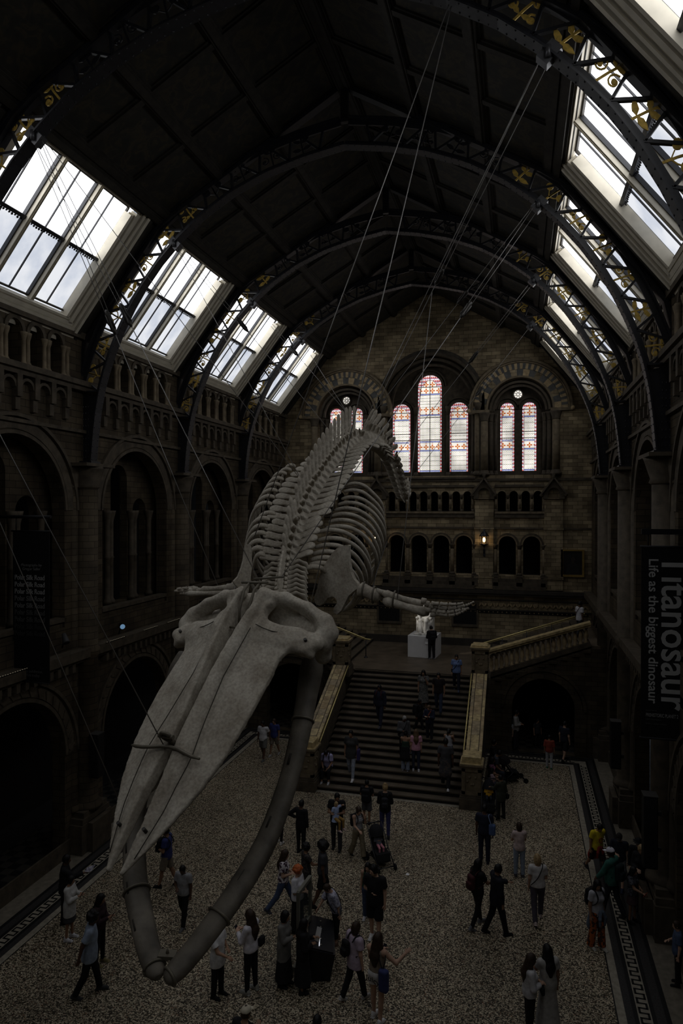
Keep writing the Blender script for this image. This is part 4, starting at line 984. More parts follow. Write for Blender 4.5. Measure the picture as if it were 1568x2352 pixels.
def sdf_mesh(name, S, mats, M=None, extra=None):
    V, F = S.mesh(); V = V if M is None else (V@np.array(M.to_3x3()).T+np.array(M.translation))
    me = bpy.data.meshes.new(name)
    nv, nf = len(V), len(F)
    if extra:
        for EV, EF in extra: F = np.concatenate([F, EF+len(V)]); V = np.concatenate([V, EV])
        nv, nf = len(V), len(F)
    me.vertices.add(nv); me.vertices.foreach_set('co', V.astype(np.float32).ravel())
    me.loops.add(nf*4); me.polygons.add(nf); me.loops.foreach_set('vertex_index', F.astype(np.int32).ravel())
    me.polygons.foreach_set('loop_start', np.arange(0, nf*4, 4, dtype=np.int32)); me.polygons.foreach_set('loop_total', np.full(nf, 4, np.int32))
    me.polygons.foreach_set('use_smooth', np.ones(nf, bool)); me.update(calc_edges=True)
    for m in (mats if isinstance(mats, (list, tuple)) else [mats]): me.materials.append(m)
    return me
def link(name, me, parent=None, loc=None, M=None):
    o = bpy.data.objects.new(name, me); COL.objects.link(o)
    if parent: o.parent = parent
    if M is not None: o.matrix_local = M
    elif loc is not None: o.location = loc
    return o
# ================================================================ WHALE SKELETON
def mat_bone():
    g = NT('weathered_bone'); tc = g.n('TexCoord')
    n1 = g.n('TexNoise', Vector=tc.outputs['Object']); n1.inputs['Scale'].default_value = 1.6; n1.inputs['Detail'].default_value = 8; n1.inputs['Roughness'].default_value = .65
    n2 = g.n('TexNoise', Vector=tc.outputs['Object']); n2.inputs['Scale'].default_value = 22; n2.inputs['Detail'].default_value = 6
    a = g.ramp(n1.outputs['Fac'], [(.30, (.24, .205, .155)), (.5, (.41, .37, .30)), (.68, (.54, .50, .42))])
    b = g.ramp(n2.outputs['Fac'], [(.35, (.75,)*3), (.6, (1.0,)*3)])
    x = g.t.nodes.new('ShaderNodeMix'); x.data_type = 'RGBA'; x.blend_type = 'MULTIPLY'; x.inputs[0].default_value = 1
    i = [q for q in x.inputs if q.type == 'RGBA']; g.l(a, i[0]); g.l(b, i[1]); g.l([q for q in x.outputs if q.type == 'RGBA'][0], g.b.inputs['Base Color'])
    bp = g.n('Bump', Height=n2.outputs['Fac']); bp.inputs['Strength'].default_value = .35; bp.inputs['Distance'].default_value = .02; g.l(bp.outputs[0], g.b.inputs['Normal'])
    g.b.inputs['Roughness'].default_value = .75; g.b.inputs['Specular IOR Level'].default_value = .2; return g.m
M_bone = mat_bone()
M_bone2 = mat('dark_jaw_bone', (.12, .105, .082), .6, var=.55, vs=2.2, bump=.25, bs=18)
M_rod = mat('support_iron', (.05, .047, .042), .5, metal=.5, var=.2)
M_clamp = mat('bronze_clamp', (.13, .115, .085), .5, metal=.3, var=.2)
SKO = Vector((-4.61, 12.07, 8.84)); SKA = Vector((-.148, -.776, -.613)); SKW = Vector((.977, -.209, .028))
SKA.normalize(); SKW = (SKW-SKA*SKW.dot(SKA)).normalized(); SKN = SKW.cross(SKA)
if SKN.z < 0: SKN = -SKN
whale = thing('whale_skeleton', 'giant blue whale skeleton diving head first through the hall, hung on cables', 'whale skeleton', SKO)
SKM = Matrix(((SKA.x, SKW.x, SKN.x, 0), (SKA.y, SKW.y, SKN.y, 0), (SKA.z, SKW.z, SKN.z, 0), (0, 0, 0, 1)))
it = lambda x, xs, ys: np.interp(x, xs, ys)
SX = [0, .8, 1.25, 1.7, 2.5, 3.2, 3.8, 4.3, 4.7, 5.0]
def Wout(s_): return it(s_, [.9, 1.15, 1.4, 1.8, 2.5, 3.2, 3.8, 4.3, 4.7, 4.95, 5.08], [1.15, 1.12, 1.0, 1.01, .985, .90, .74, .53, .34, .20, .12])
def Hmid(s_): return it(s_, [0, 1, 2, 3, 4, 5], [.54, .52, .44, .33, .19, .0])
def Hedge(s_): return it(s_, [0, 1, 2.5, 4, 5], [.26, .24, .20, .08, -.03])
def Wgap(s_): return it(s_, [.2, .7, 1.2, 2, 2.7, 3.2, 3.8, 4.4, 5.1], [.20, .19, .15, .085, .05, .05, .10, .12, .10])
def Wpre(s_): return it(s_, [.2, 1, 2, 2.8, 3.4, 4.2, 4.8, 5.1], [.38, .34, .30, .36, .43, .36, .23, .15])
S = SDF((-.75, -1.85, -.85), (5.2, 1.85, .95), .024)
def maxilla(P):
    s_, w, h = P[..., 0], np.abs(P[..., 1]), P[..., 2]; W_ = Wout(s_); q = np.clip(w/np.maximum(W_, .05), 0, 1.3)
    hm = Hedge(s_)+(Hmid(s_)-Hedge(s_)-.05)*(1-q**1.5); th = it(s_, [.8, 2, 4, 5], [.09, .075, .06, .035])*(1.15-.55*q)
    f = np.maximum((np.abs(h-hm+th)-th)*.72, (w-W_)*.8); f = np.maximum(f, (Wgap(s_)-w)*.9); return np.maximum(f, np.maximum(.75-s_, s_-5.06))
S.field(maxilla, .0)
def premax(P):     # the pair of raised rails beside the midline groove
    s_, w, h = P[..., 0], np.abs(P[..., 1]), P[..., 2]; g0, g1 = Wgap(s_), Wpre(s_); c = (g0-.13+g1)/2; hw = np.maximum((g1-g0+.13)/2, .03)
    top = Hmid(s_)+it(s_, [.2, .9, 1.6, 2.6, 3.6, 5], [.10, .12, .11, .05, .03, .0]); hh = it(s_, [.2, 1.5, 3, 4.5, 5], [.22, .17, .13, .09, .04])
    f = (np.sqrt(((w-c)/hw)**2+((h-top+hh)/hh)**2)-1)*np.minimum(hw, hh)*.85
    f = np.maximum(f, np.maximum(.12-s_, s_-5.08)); return np.maximum(f, (g0-w)*.9)
S.field(premax, .018)
S.chain([(.9, 0, -.06), (2.5, 0, -.06), (4.6, 0, -.22)], [.14, .10, .04], .02)            # vomer deep in the groove
for q in (-1, 1):
    S.chain([(.92, q*.40, .40), (.92, q*.9, .28), (.92, q*1.32, .16)], [.22, .21, .19], .08, flat=(0, 0, 1), fk=.36)   # supraorbital wing
    S.cap((1.06, q*.95, .17), (1.12, q*1.42, .04), .08, .08, .08); S.cap((1.08, q*1.3, .08), (.94, q*1.50, .10), .10, .11, .06)
    S.chain([(.74, q*1.46, -.06), (.58, q*1.53, .0), (.43, q*1.42, .09), (.30, q*1.08, .26), (.20, q*.66, .42), (.24, q*.22, .54)], [.17, .17, .16, .13, .11, .10], .07)
    S.cap((.74, q*1.44, -.05), (.80, q*1.40, -.34), .18, .15, .07)
    S.cap((.22, q*.42, .44), (.95, q*.44, .40), .10, .11, .06)                            # nasal wall
S.ell((.12, 0, .0), (.34, 1.0, .34), .08); S.chain([(-.12, -.2, -.05), (-.12, .2, -.05)], [.2, .2], .06)
for q in (-1, 1):
    S.ell((.55, q*.86, .46), (.22, .44, .42), .05, 's'); S.ell((.55, q*1.08, .28), (.13, .27, .30), .05, 's')
    S.ell((1.34, q*1.28, .04), (.18, .24, .2), .05, 's')
S.ell((.55, 0, .60), (.34, .19, .46), .03, 's')
for q in (-1, 1): S.ell((.42, q*.80, -.10), (.36, .62, .20), .06); S.ell((.24, q*.50, .22), (.10, .4, .22), .08)
sk = link('skull', sdf_mesh('skull', S, M_bone), whale, M=SKM)
# sutures and pins on the rostrum as raised dark lines
def skp(s_, w, h): return SKA*s_+SKW*w+SKN*h
m = MB()
for q in (-1, 1):
    pts = [skp(x, q*(Wpre(x)+.012), Hmid(x)-.02 if x < 4 else Hmid(x)-.03) for x in np.linspace(1.0, 4.85, 24)]; m.tube(pts, .007, 5)
    pts = [skp(.95+.03*sin(k), q*(.45+.14*k), Hmid(1)-.06*k+.02) for k in range(5)]; m.tube(pts, .008, 5)
o = m.build('suture', mat('suture_dark', (.03, .026, .02), .9)); o.parent = whale
for s_, q in ((4.5, 1), (4.5, -1), (.98, 1), (.98, -1)):
    m = MB(); w = q*(.24 if s_ > 3 else 1.34); h = (.13 if s_ > 3 else .24); m.tube([skp(s_, w, h-.05), skp(s_, w, h+.035)], .028, 8, up=SKA); o = m.build('bolt', M_rod); o.parent = whale
m = MB()      # wavy lifting bar and shackle across the rostrum
pts = [skp(3.38+.05*sin(k*.9), -.72+.152*k, .40+.05*sin(k*.8+.5)-.018*abs(k-4.5)**1.3) for k in range(10)]; m.tube(pts, [.018]+[.030]*8+[.018], 8)
o = m.build('lifting_bar', M_clamp); o.parent = whale
m = MB(); c = skp(3.26, 0, .50)
arch_pts = [c+SKW*.09*cos(a)+SKN*.09*sin(a) for a in [2*pi*k/14 for k in range(15)]]; m.tube(arch_pts, .03, 7, up=SKA); m.tube([c-SKW*.14, c+SKW*.14], .035, 8); m.tube([skp(3.2, -.06, .1), skp(3.22, -.02, .42)], .05, 8)
o = m.build('shackle', M_clamp); o.parent = whale
m = MB()      # steel cradle over the nasal opening
for w in (-.12, .12): m.tube([skp(.0, w, .62), skp(.25, w*.9, .66), skp(.6, w*.8, .5), skp(.8, w*.7, .3)], .025, 7)
m.tube([skp(.02, -.3, .62), skp(.05, .3, .66)], .025, 7); m.tube([skp(-.1, -.1, .6), skp(-.2, .5, .58)], .022, 7); m.tube([skp(.95, -.25, .42), skp(.95, .25, .42)], .02, 6)
o = m.build('cradle', M_clamp); o.parent = whale
def wtube(name, P, r, mtl, n=12, **k):
    m = MB(); m.tube([Vector(p)-SKO for p in P], r, n, **k); o = m.build(name, mtl); o.parent = whale; return o
def smooth(P, n):
    P = [Vector(p) for p in P]; out = []
    for i in range(len(P)-1):
        p0, p1, p2, p3 = P[max(i-1, 0)], P[i], P[i+1], P[min(i+2, len(P)-1)]
        for k in range(n):
            t = k/n; out.append(.5*((2*p1)+(p2-p0)*t+(2*p0-5*p1+4*p2-p3)*t*t+(3*p1-p0-3*p2+p3)*t**3))
    return out+[P[-1]]
JR = [(722, 1496, 12.45), (706, 1590, 12.1), (688, 1690, 11.6), (660, 1800, 11.1), (612, 1930, 10.5), (545, 2045, 9.95), (462, 2160, 9.4), (402, 2232, 9.05), (378, 2250, 8.95)]
JL = [(425, 1500, 13.3), (395, 1590, 12.9), (350, 1720, 12.2), (312, 1860, 11.3), (309, 1985, 10.5), (316, 2060, 10.1), (334, 2150, 9.6), (352, 2215, 9.25), (363, 2246, 9.05)]
for J, nm in ((JR, 'R'), (JL, 'L')):
    P = smooth([atd(*j) for j in J], 6); n = len(P)
    r = [it(k/(n-1), [0, .06, .15, .35, .6, .85, .95, 1], [.14, .22, .19, .165, .185, .16, .11, .05]) for k in range(n)]
    jaw = wtube('mandible', P, r, M_bone2, 16, flat=.8)
    for f in ((.22, .70, .93) if nm == 'R' else (.62, .90)):
        i = int(f*(n-1)); c = P[i]-SKO; t = (P[i+1]-P[i-1]).normalized(); a = t.cross(Vector((0, 0, 1))).normalized(); b = a.cross(t)
        m = MB(); m.tube([c+(a*cos(x)*1.04+b*sin(x)*.9)*r[i] for x in [2*pi*k/20 for k in range(21)]], .022, 6, up=t); o = m.build('strap', M_clamp); o.parent = jaw
    m = MB()
    for k in range(4):     # slot-like foramina along the jaw as dark rods
        i = int((.33+.13*k)*(n-1)); t = (P[i+1]-P[i]).normalized(); c = P[i]-Vector((r[i]*.25, r[i]*.80, -r[i]*.28))-SKO; m.tube([c-t*.09, c+t*.09], .022, 6); o = m.build('foramen', mat('suture_dark', (.03, .026, .02))); o.parent = jaw; m = MB()
m = MB(); a, b = atd(365, 2192, 9.3)-SKO, atd(404, 2194, 9.3)-SKO; m.bar(a, b, .16, .05, (0, 0, 1)); m.lathe([(.03, 0), (.01, .1)], (a+b)/2, 6); o = m.build('jaw_brace', M_clamp); o.parent = whale
# ---- backbone
SPN = smooth([atd(*p) for p in ((646, 1376, 13.2), (652, 1322, 13.9), (668, 1250, 15.0), (692, 1180, 16.5), (722, 1122, 18.3), (752, 1078, 20.0), (790, 1036, 22.2), (832, 1012, 24.6), (868, 1024, 26.3), (893, 1062, 27.4), (908, 1105, 28.1), (921, 1142, 28.6), (931, 1136, 29.1), (930, 1100, 29.4))], 14)
cum = [0]
for a, b in zip(SPN, SPN[1:]): cum.append(cum[-1]+(b-a).length)
SLEN = cum[-1]
def sp_at(s_):
    s_ = min(max(s_, 0), SLEN); i = min(int(np.searchsorted(cum, s_, side='right'))-1, len(SPN)-2); t = (s_-cum[i])/max(cum[i+1]-cum[i], 1e-6)
    p = SPN[i].lerp(SPN[i+1], t); a, b = SPN[max(i-3, 0)], SPN[min(i+4, len(SPN)-1)]; return p, (b-a).normalized()
def frame(s_):
    p, t = sp_at(s_); f = s_/SLEN
    roll = radians(it(f, [0, .1, .3, .42, .55, 1], [18, 30, 28, 15, 3, 0]))
    up0 = Vector((0, -.25, 1)) if f < .62 else Vector((.45, -.25, .9)) if f < .8 else Vector((.9, -.2, .35))
    lat = t.cross(up0).normalized(); u = lat.cross(t).normalized()
    return p, t, (lat*cos(roll)-u*sin(roll)), (u*cos(roll)+lat*(-sin(roll))*-1 if False else u*cos(roll)+lat*sin(roll)*-1)
def vert_proto(sp, tp, cr, cl, kind, h=.028):
    Q = SDF((-tp-.3, -.32, -cr-.25), (tp+.3, .62, sp+.2), h)
    Q.cap((0, -cl/2+.03, 0), (0, cl/2-.03, 0), cr, cr, .02); Q.cap((0, -cl/2, 0), (0, -cl/2+.02, 0), cr*1.02, cr*1.02, .03); Q.cut((0, -cl/2, 0), (0, -1, 0)); Q.cut((0, cl/2, 0), (0, 1, 0))
    Q.cap((-.07, .0, cr*.7), (-.05, .05, cr+.14), .06, .05, .04); Q.cap((.07, .0, cr*.7), (.05, .05, cr+.14), .06, .05, .04)
    ly = .10+.14*sp
    Q.chain([(0, .04, cr+.12), (0, ly*.5, (cr+sp)*.55), (0, ly, sp)], [.11, .12, .14], .05, flat=(1, 0, 0), fk=.36)
    for q in (-1, 1):
        Q.cap((q*.06, -.02, cr+.10), (q*.10, -.17, cr+.22), .05, .04, .04)
        if tp > .1:
            if kind == 'neck': Q.chain([(q*cr*.8, 0, .05), (q*tp*.6, .06, .06), (q*tp*.9, .06, -.06), (q*tp, .02, -.20)], [.065, .05, .055, .05], .03, flat=(0, 1, 0), fk=.6)
            else: Q.chain([(q*cr*.7, .02, .05), (q*tp*.55, .07, .07), (q*tp, .14, .10)], [.09, .08, .135 if kind == 'lum' else .12], .05, flat=(0, -.15, 1), fk=.36)
    return Q
PRO = {k: sdf_mesh('vertebra', vert_proto(*a), M_bone) for k, a in dict(neck=(.36, .50, .15, .10, 'neck'), tho=(.55, .50, .17, .22, 'tho'), mid=(.78, .66, .19, .27, 'lum'), lum=(.98, .70, .20, .30, 'lum'), cau=(.62, .46, .24, .34, 'cau'), tail=(.36, .30, .23, .27, 'cau')).items()}
def rib_mesh(k):
    f = k/14; L = it(f, [0, .1, .3, .7, 1], [.62, .85, 1.0, 1.0, .8]); W_ = it(f, [0, .15, .4, .8, 1], [.55, .85, 1.0, .98, .8])
    pts = [(0, 0, 0), (.28*W_, -.02, .05), (.62*W_, .02, -.05), (.95*W_, .10, -.36), (1.16*W_, .22, -.85*L), (1.18*W_, .36, -1.35*L), (1.02*W_, .5, -1.85*L), (.72*W_, .62, -2.25*L)]
    P = smooth(pts, 4); n = len(P); r = [it(i/(n-1), [0, .05, .2, .6, .92, 1], [.032, .05, .05, .05, .05, .025]) for i in range(n)]
    m = MB(); m.tube(P, r, 9, up=(0, 1, 0), flat=1.25); me = bpy.data.meshes.new('rib'); me.from_pydata(m.v, [], m.f); me.polygons.foreach_set('use_smooth', m.sm); me.materials.append(M_bone); me.update(); return me
RIB = [rib_mesh(k) for k in range(15)]
NV = 53; gaps = []
for i in range(NV): gaps.append(it(i, [0, 7, 9, 15, 22, 33, 36, 40, 52], [.13, .17, .28, .40, .47, .48, .34, .30, .14]))
gs = SLEN/sum(gaps); s_ = .02
for i in range(NV):
    p, t, lat, u = frame(s_); kind = 'neck' if i < 8 else 'tho' if i < 14 else 'mid' if i < 20 else 'lum' if i < 32 else 'cau' if i < 39 else 'tail'
    z = gaps[i]*gs/{'neck': .14, 'tho': .33, 'mid': .38, 'lum': .42, 'cau': .36, 'tail': .27}[kind]
    sc = it(i, [0, 6, 12, 20, 28, 34, 39, 49], [1.0, .92, 1.0, 1.06, 1.1, 1.05, 1.0, .5])
    if kind == 'tail': sc = it(i, [39, 52], [1.15, .42])
    hz = it(i, [6, 12, 13, 19, 20, 28, 31, 32, 38, 39], [.8, 1.2, .85, 1.05, .9, 1.1, 1.05, 1.5, .9, .9])
    tz = it(i, [6, 12, 13, 19, 20, 31, 32, 38], [.95, 1.1, .95, 1.1, 1.05, .85, 1.3, .7])
    M = Matrix(((lat.x*sc*tz, t.x*min(z, 1.15), u.x*sc*hz, p.x-SKO.x), (lat.y*sc*tz, t.y*min(z, 1.15), u.y*sc*hz, p.y-SKO.y), (lat.z*sc*tz, t.z*min(z, 1.15), u.z*sc*hz, p.z-SKO.z), (0, 0, 0, 1)))
    link('vertebra', PRO[kind], whale, M=M)
    k = i-7
    if 0 <= k < 15:
        tw = (.44 if kind == 'neck' else .50 if kind == 'tho' else .66)*sc*tz+.05
        for q in (-1, 1):
            b = p-SKO+lat*q*tw+u*.04+t*.10
            e = q*(1.0 if q > 0 else .60); link('rib', RIB[k], whale, M=Matrix(((e*lat.x, t.x, u.x, b.x), (e*lat.y, t.y, u.y, b.y), (e*lat.z, t.z, u.z, b.z), (0, 0, 0, 1))))
    s_ += gaps[i]*gs
# chevrons under the tail, head of spine clamp
# ---- shoulder blades from their outlines, given real thickness
def blade(name, poly, d0, dx, thick, cx):
    m = MB(); c = [atd(x, y, d0+dx*(x-cx)/100)-SKO for x, y in poly]
    nrm = sum(((b-c[0]).cross(a-c[0]) for a, b in zip(c[1:], c[2:])), Vector((0, 0, 0))).normalized()
    pts2 = poly; r = delaunay_2d_cdt([Vector(p) for p in poly]+[Vector((cx+dx_, cy_)) for dx_, cy_ in []], [], [list(range(len(poly)))], 1, 1e-5)
    mid = Vector((sum(p[0] for p in poly)/len(poly), sum(p[1] for p in poly)/len(poly)))
    V = [atd(v[0], v[1], d0+dx*(v[0]-cx)/100)-SKO for v in r[0]]; n = len(V)
    m.add([v+nrm*thick/2 for v in V]+[v-nrm*thick/2 for v in V], [tuple(f) for f in r[2]]+[tuple(i+n for i in f)[::-1] for f in r[2]])
    q = len(poly); A = [v+nrm*thick/2 for v in c]; B = [v-nrm*thick/2 for v in c]
    m.add(A+B, [(i, (i+1) % q, q+(i+1) % q, q+i) for i in range(q)])
    o = m.build(name, M_bone); o.parent = whale
    bv = o.modifiers.new('b', 'BEVEL'); bv.width = thick*.3; bv.segments = 2; bv.limit_method = 'ANGLE'; return o
SCR = [(803, 1251), (790, 1253), (776, 1259), (764, 1272), (752, 1290), (742, 1308), (735, 1328), (731, 1350), (724, 1374), (727, 1386), (736, 1391), (746, 1385), (755, 1373), (766, 1369), (774, 1374), (777, 1384), (770, 1394), (768, 1406), (776, 1411), (786, 1402), (794, 1386), (803, 1368), (814, 1358), (825, 1350), (824, 1340), (815, 1330), (808, 1314), (804, 1294), (802, 1270)]
blade('scapula', SCR, 14.3, -.7, .09, 775)
SCL = [(565, 1249), (574, 1252), (577, 1262), (577, 1300), (574, 1330), (571, 1345), (568, 1366), (564, 1366), (562, 1352), (557, 1349), (551, 1356), (546, 1369), (542, 1366), (546, 1350), (537, 1341), (535, 1335), (545, 1325), (553, 1305), (560, 1280)]
blade('scapula', SCL, 13.9, .4, .09, 560)
def bone(name, a, b, r0, r1, rm, parent=None):
    A, B = Vector(a)-SKO, Vector(b)-SKO; n = 11; f = [k/(n-1) for k in range(n)]
    r = [it(x, [0, .06, .15, .5, .85, .94, 1], [r0*.5, r0, r0*.9, rm, r1*.9, r1, r1*.5]) for x in f]
    m = MB(); m.tube([A.lerp(B, x) for x in f], r, 10); o = m.build(name, M_bone); o.parent = parent or whale; return o
def flipper(pts, sc):
    for nm, a, b, r0, r1, rm in pts: bone(nm, atd(*a), atd(*b), r0*sc, r1*sc, rm*sc)
flipper([('humerus', (824, 1352, 14.0), (872, 1371, 13.75), .17, .16, .125), ('radius', (880, 1379, 13.7), (985, 1408, 13.3), .11, .11, .075), ('ulna', (878, 1362, 13.75), (972, 1388, 13.4), .09, .08, .055), ('ulna_process', (862, 1358, 13.75), (886, 1362, 13.75), .08, .06, .06)], 1)
for k, (x, y) in enumerate(((980, 1386), (990, 1392), (996, 1402), (1001, 1391), (994, 1410), (984, 1400), (1004, 1408), (973, 1380))): bone('carpal', atd(x-5, y, 13.25), atd(x+6, y+1, 13.2), .07, .06, .06)
for F in ([(990, 1386), (1010, 1387), (1030, 1388), (1050, 1388), (1066, 1385)], [(1006, 1395), (1028, 1398), (1050, 1396), (1070, 1391), (1080, 1387), (1090, 1382)], [(1003, 1404), (1026, 1406), (1045, 1404), (1060, 1400), (1079, 1397)], [(1008, 1410), (1030, 1413), (1047, 1411), (1060, 1406), (1072, 1400)]):
    for j, (a, b) in enumerate(zip(F, F[1:])): bone('phalanx', atd(a[0], a[1], 13.2-.05*j), atd(b[0]-2, b[1], 13.15-.05*j), .052-.006*j, .046-.006*j, .036-.005*j)
flipper([('humerus', (548, 1346, 14.3), (524, 1354, 15.2), .16, .14, .11), ('radius', (522, 1350, 15.2), (462, 1354, 15.6), .08, .08, .055), ('ulna', (522, 1362, 15.2), (426, 1364, 15.7), .075, .075, .05)], 1)
for k, (x, y) in enumerate(((456, 1355), (448, 1352), (446, 1360), (438, 1356))): bone('carpal', atd(x-5, y, 15.7), atd(x+6, y+1, 15.7), .07, .06, .06)
for F in ([(446, 1350), (430, 1351), (416, 1352), (404, 1353)], [(440, 1356), (422, 1357), (408, 1357), (399, 1358)], [(438, 1362), (424, 1363), (412, 1363)]):
    for j, (a, b) in enumerate(zip(F, F[1:])): bone('phalanx', atd(a[0], a[1], 15.8), atd(b[0]+2, b[1], 15.85), .052-.006*j, .046-.006*j, .036)
# long iron rods lacing the ribs and straps on the flipper
for la, dn_ in ((1.32, .34), (1.62, .95)):
    P = []
    for k in range(8):
        p, t, lat, u = frame(2.0+.5*k); P.append(p+lat*la*(.86+.02*k)-u*dn_+t*.2)
    wtube('rib_rod', P, .014, M_rod, 6)
for a in ((858, 1366, 13.75), (905, 1377, 13.6), (835, 1356, 13.95)):
    m = MB(); c = atd(*a)-SKO; m.tube([c+Vector((.02*sin(x), .15*cos(x), .17*sin(x))) for x in [2*pi*k/16 for k in range(17)]], .02, 6, up=(1, 0, 0)); o = m.build('strap', M_clamp); o.parent = whale
m = MB(); c = atd(616, 1366, 13.05)-SKO; m.tube([c, c+Vector((.0, -.06, .04))], .10, 14, up=(0, 0, 1)); o = m.build('neck_clamp', M_brass); o.parent = whale
# ================================================================ SUSPENSION CABLES
def bracket(i, s): return Vector((XC+s*5.33, TY[i]-.02, 18.78))
def wv(s_, q=0, up=0):
    p, t, lat, u = frame(s_); return p+u*up+lat*q
CAB = []
def cable(a, b, label, grp, node=None, twin=0.0, r=.010):
    a, b = Vector(a), Vector(b); t = thing('suspension_cable', label, 'cable', b, grp)
    m = MB(); n = a.lerp(b, node) if node else b; d = (b-a).normalized(); sd = d.cross(Vector((0, 1, .2))).normalized()
    if twin:
        for q in (-1, 1): m.tube([a+sd*q*twin, n+sd*q*.04], r*.8, 5)
        m.tube([n, b], r, 5)
    else: m.tube([a, b], r, 5)
    m.build('wire', M_steel, t)
    if node:
        m = MB(); m.tube([n-d*.28, n-d*.2, n-d*.12, n+d*.12, n+d*.2, n+d*.3], [.02, .06, .035, .035, .06, .02], 7)
        for q in (-1, 1): m.tube([n+sd*q*.05-d*.18, n+sd*q*.05+d*.18], .022, 6)
        m.build('turnbuckle', M_rod, t)
    return t
G = 'steel cables carrying the whale skeleton'
def near(px, py, d): return atd(px, py, d)
wl_, wr_ = near(608, 1360, 13.1), near(624, 1358, 13.1)
cable(bracket(3, -1), wl_, 'turnbuckle cable from the nearest left roof truss down to the whale neck', G, .42, .09)
cable(bracket(3, -1)-Vector((0, 0, .05)), near(500, 1345, 15.4), 'cable from the nearest left roof truss down to the left whale flipper', G, .40, .08)
cable(bracket(3, -1)+Vector((.1, .1, 0)), near(689, 1100, 18.4), 'thin cable from the nearest left roof truss crossing skylights to the whale back', G, None, 0, .009)
cable(bracket(4, -1), near(760, 993, 21.5), 'turnbuckle cable from the second left roof truss to the whale back', G, .42, .07)
cable(bracket(4, -1)-Vector((0, .05, .05)), near(697, 1112, 18.3), 'thin cable from the second left roof truss to the whale ribs', G, None, 0, .009)
cable(bracket(5, -1), near(797, 949, 23.5), 'turnbuckle cable from the third left roof truss to the whale back', G, .47, .06)
cable(bracket(6, -1), near(795, 945, 24.0), 'thin cable from the left roof truss nearest the end wall', G, None, 0, .009)
cable((XC-5.33, TY[2], 18.8), near(386, 1731, 10.4), 'thin cable from the left edge down to the shackle on the whale snout', G, None, 0, .009)
cable((XC-5.33, TY[2]+.3, 18.8), near(312, 1930, 11.0), 'faint cable from the left edge across the narrow banner to the whale jaw', G, None, 0, .008)
cp = Vector((-1.23, 12.63, 20.1))
cable(cp, near(577, 1252, 14.8), 'long chain cable from the roof top down to the left whale shoulder blade', G, None, 0, .010)
cable(cp+Vector((.02, .05, 0)), near(688, 1494, 12.3), 'long chain cable from the roof top down to the right skull side', G, None, 0, .010)
cable(near(577, 1252, 14.8), near(442, 1600, 12.0), 'dark wire from the left shoulder blade along the whale skull groove', G, None, 0, .009)
n1 = bracket(3, 1).lerp(near(838, 985, 24.5), .46)
cable(bracket(3, 1), near(838, 985, 24.5), 'cable with a bright turnbuckle from the nearest right roof truss', G, .42, .08)
cable(bracket(3, 1)-Vector((.1, 0, 0)), near(846, 950, 25.0), 'single plain cable from the nearest right roof truss to the whale back', G, None, 0, .010)
cable(n1, near(912, 1376, 13.5), 'steep cable across the tall central window down to the right flipper', G, None, 0, .009)
cable(bracket(4, 1), wr_, 'long cable from the second right roof truss along the whale spine to its neck', G, .34, .07)
cable(bracket(4, 1)-Vector((.1, .1, 0)), near(852, 957, 25.2), 'cable from the second right roof truss to the bend of the whale back', G, .36, 0)
cable(bracket(5, 1), near(906, 1053, 27.6), 'cable from the third right roof truss to the tail of the whale', G, .40, .05)
cable(bracket(6, 1), near(934, 1112, 29.3), 'cable from the right roof truss nearest the end wall to the tail tip', G, .42, 0)
# ================================================================ BANNERS, SPEAKERS, LAMPS
def text(s_, size, name, mtl, parent, loc, rot, align='LEFT', ext=.004, sx=1.0, bold=0.0):
    c = bpy.data.curves.new(name, 'FONT'); c.body = s_; c.size = size; c.align_x = align; c.extrude = ext; c.resolution_u = 3; c.offset = bold
    o = bpy.data.objects.new(name, c); dg = bpy.context.evaluated_depsgraph_get(); COL.objects.link(o); dg.update()
    me = bpy.data.meshes.new_from_object(o.evaluated_get(dg)); COL.objects.unlink(o); bpy.data.objects.remove(o)
    me.materials.clear(); me.materials.append(mtl); n = bpy.data.objects.new(name, me); COL.objects.link(n); n.parent = parent
    n.location = Vector(loc)-parent_world(parent); n.rotation_euler = rot; n.scale = (sx, 1, 1); return n
M_ban = mat('banner_cloth', (.0035, .0035, .004), .8, var=.1)
M_ltr = [mat('banner_print_%d' % k, (c, c, c*.97), .8, var=0) for k, c in enumerate((.50, .38, .28, .15, .07, .03))]
t = thing('exhibition_banner', 'narrow black banner reading Polar Silk Road, hung on the left wall', 'banner', (-12.86, 15.7, 5.95))
bx0, bx1, bz0, bz1, by = -13.43, -12.27, 5.94, 10.05, 15.7
m = MB(); m.box(bx0, bx1, by-.012, by+.012, bz0, bz1); m.build('cloth', M_ban, t)
m = MB(); m.tube([(bx0-.05, by, bz1+.01), (bx1+.02, by, bz1+.01)], .025, 8); m.tube([(bx0, by, bz0), (bx1, by, bz0)], .02, 8)
m.build('banner_rod', M_black, t); m = MB(); m.tube([(bx0-.6, by, 10.45), (bx1+.05, by, 10.45)], .045, 8)
for x in (bx0+.1, bx1-.1): m.tube([(x, by, bz1), (x, by, 10.45)], .012, 6)
m.build('hanging_rail', M_black, t)
cxb = (bx0+bx1)/2; hz = bz1-bz0; RX = (pi/2, 0, 0); zt = lambda f: bz1-hz*f
text('Photographs by\nGregor Sailer', .105, 'lettering', M_ltr[3], t, (cxb+.02, by-.02, zt(.23)), RX, 'CENTER')
for k in range(9):
    text('Polar Silk Road', .190, 'lettering', M_ltr[(2, 2, 2, 3, 3, 4, 4, 5, 5)[k]], t, (bx0+.06, by-.02, zt(.32+.0465*k)), RX, 'LEFT', sx=.83, bold=.002)
text('Free exhibition.\nVisit today', .105, 'lettering', M_ltr[4], t, (cxb+.05, by-.02, zt(.935)), RX, 'CENTER')
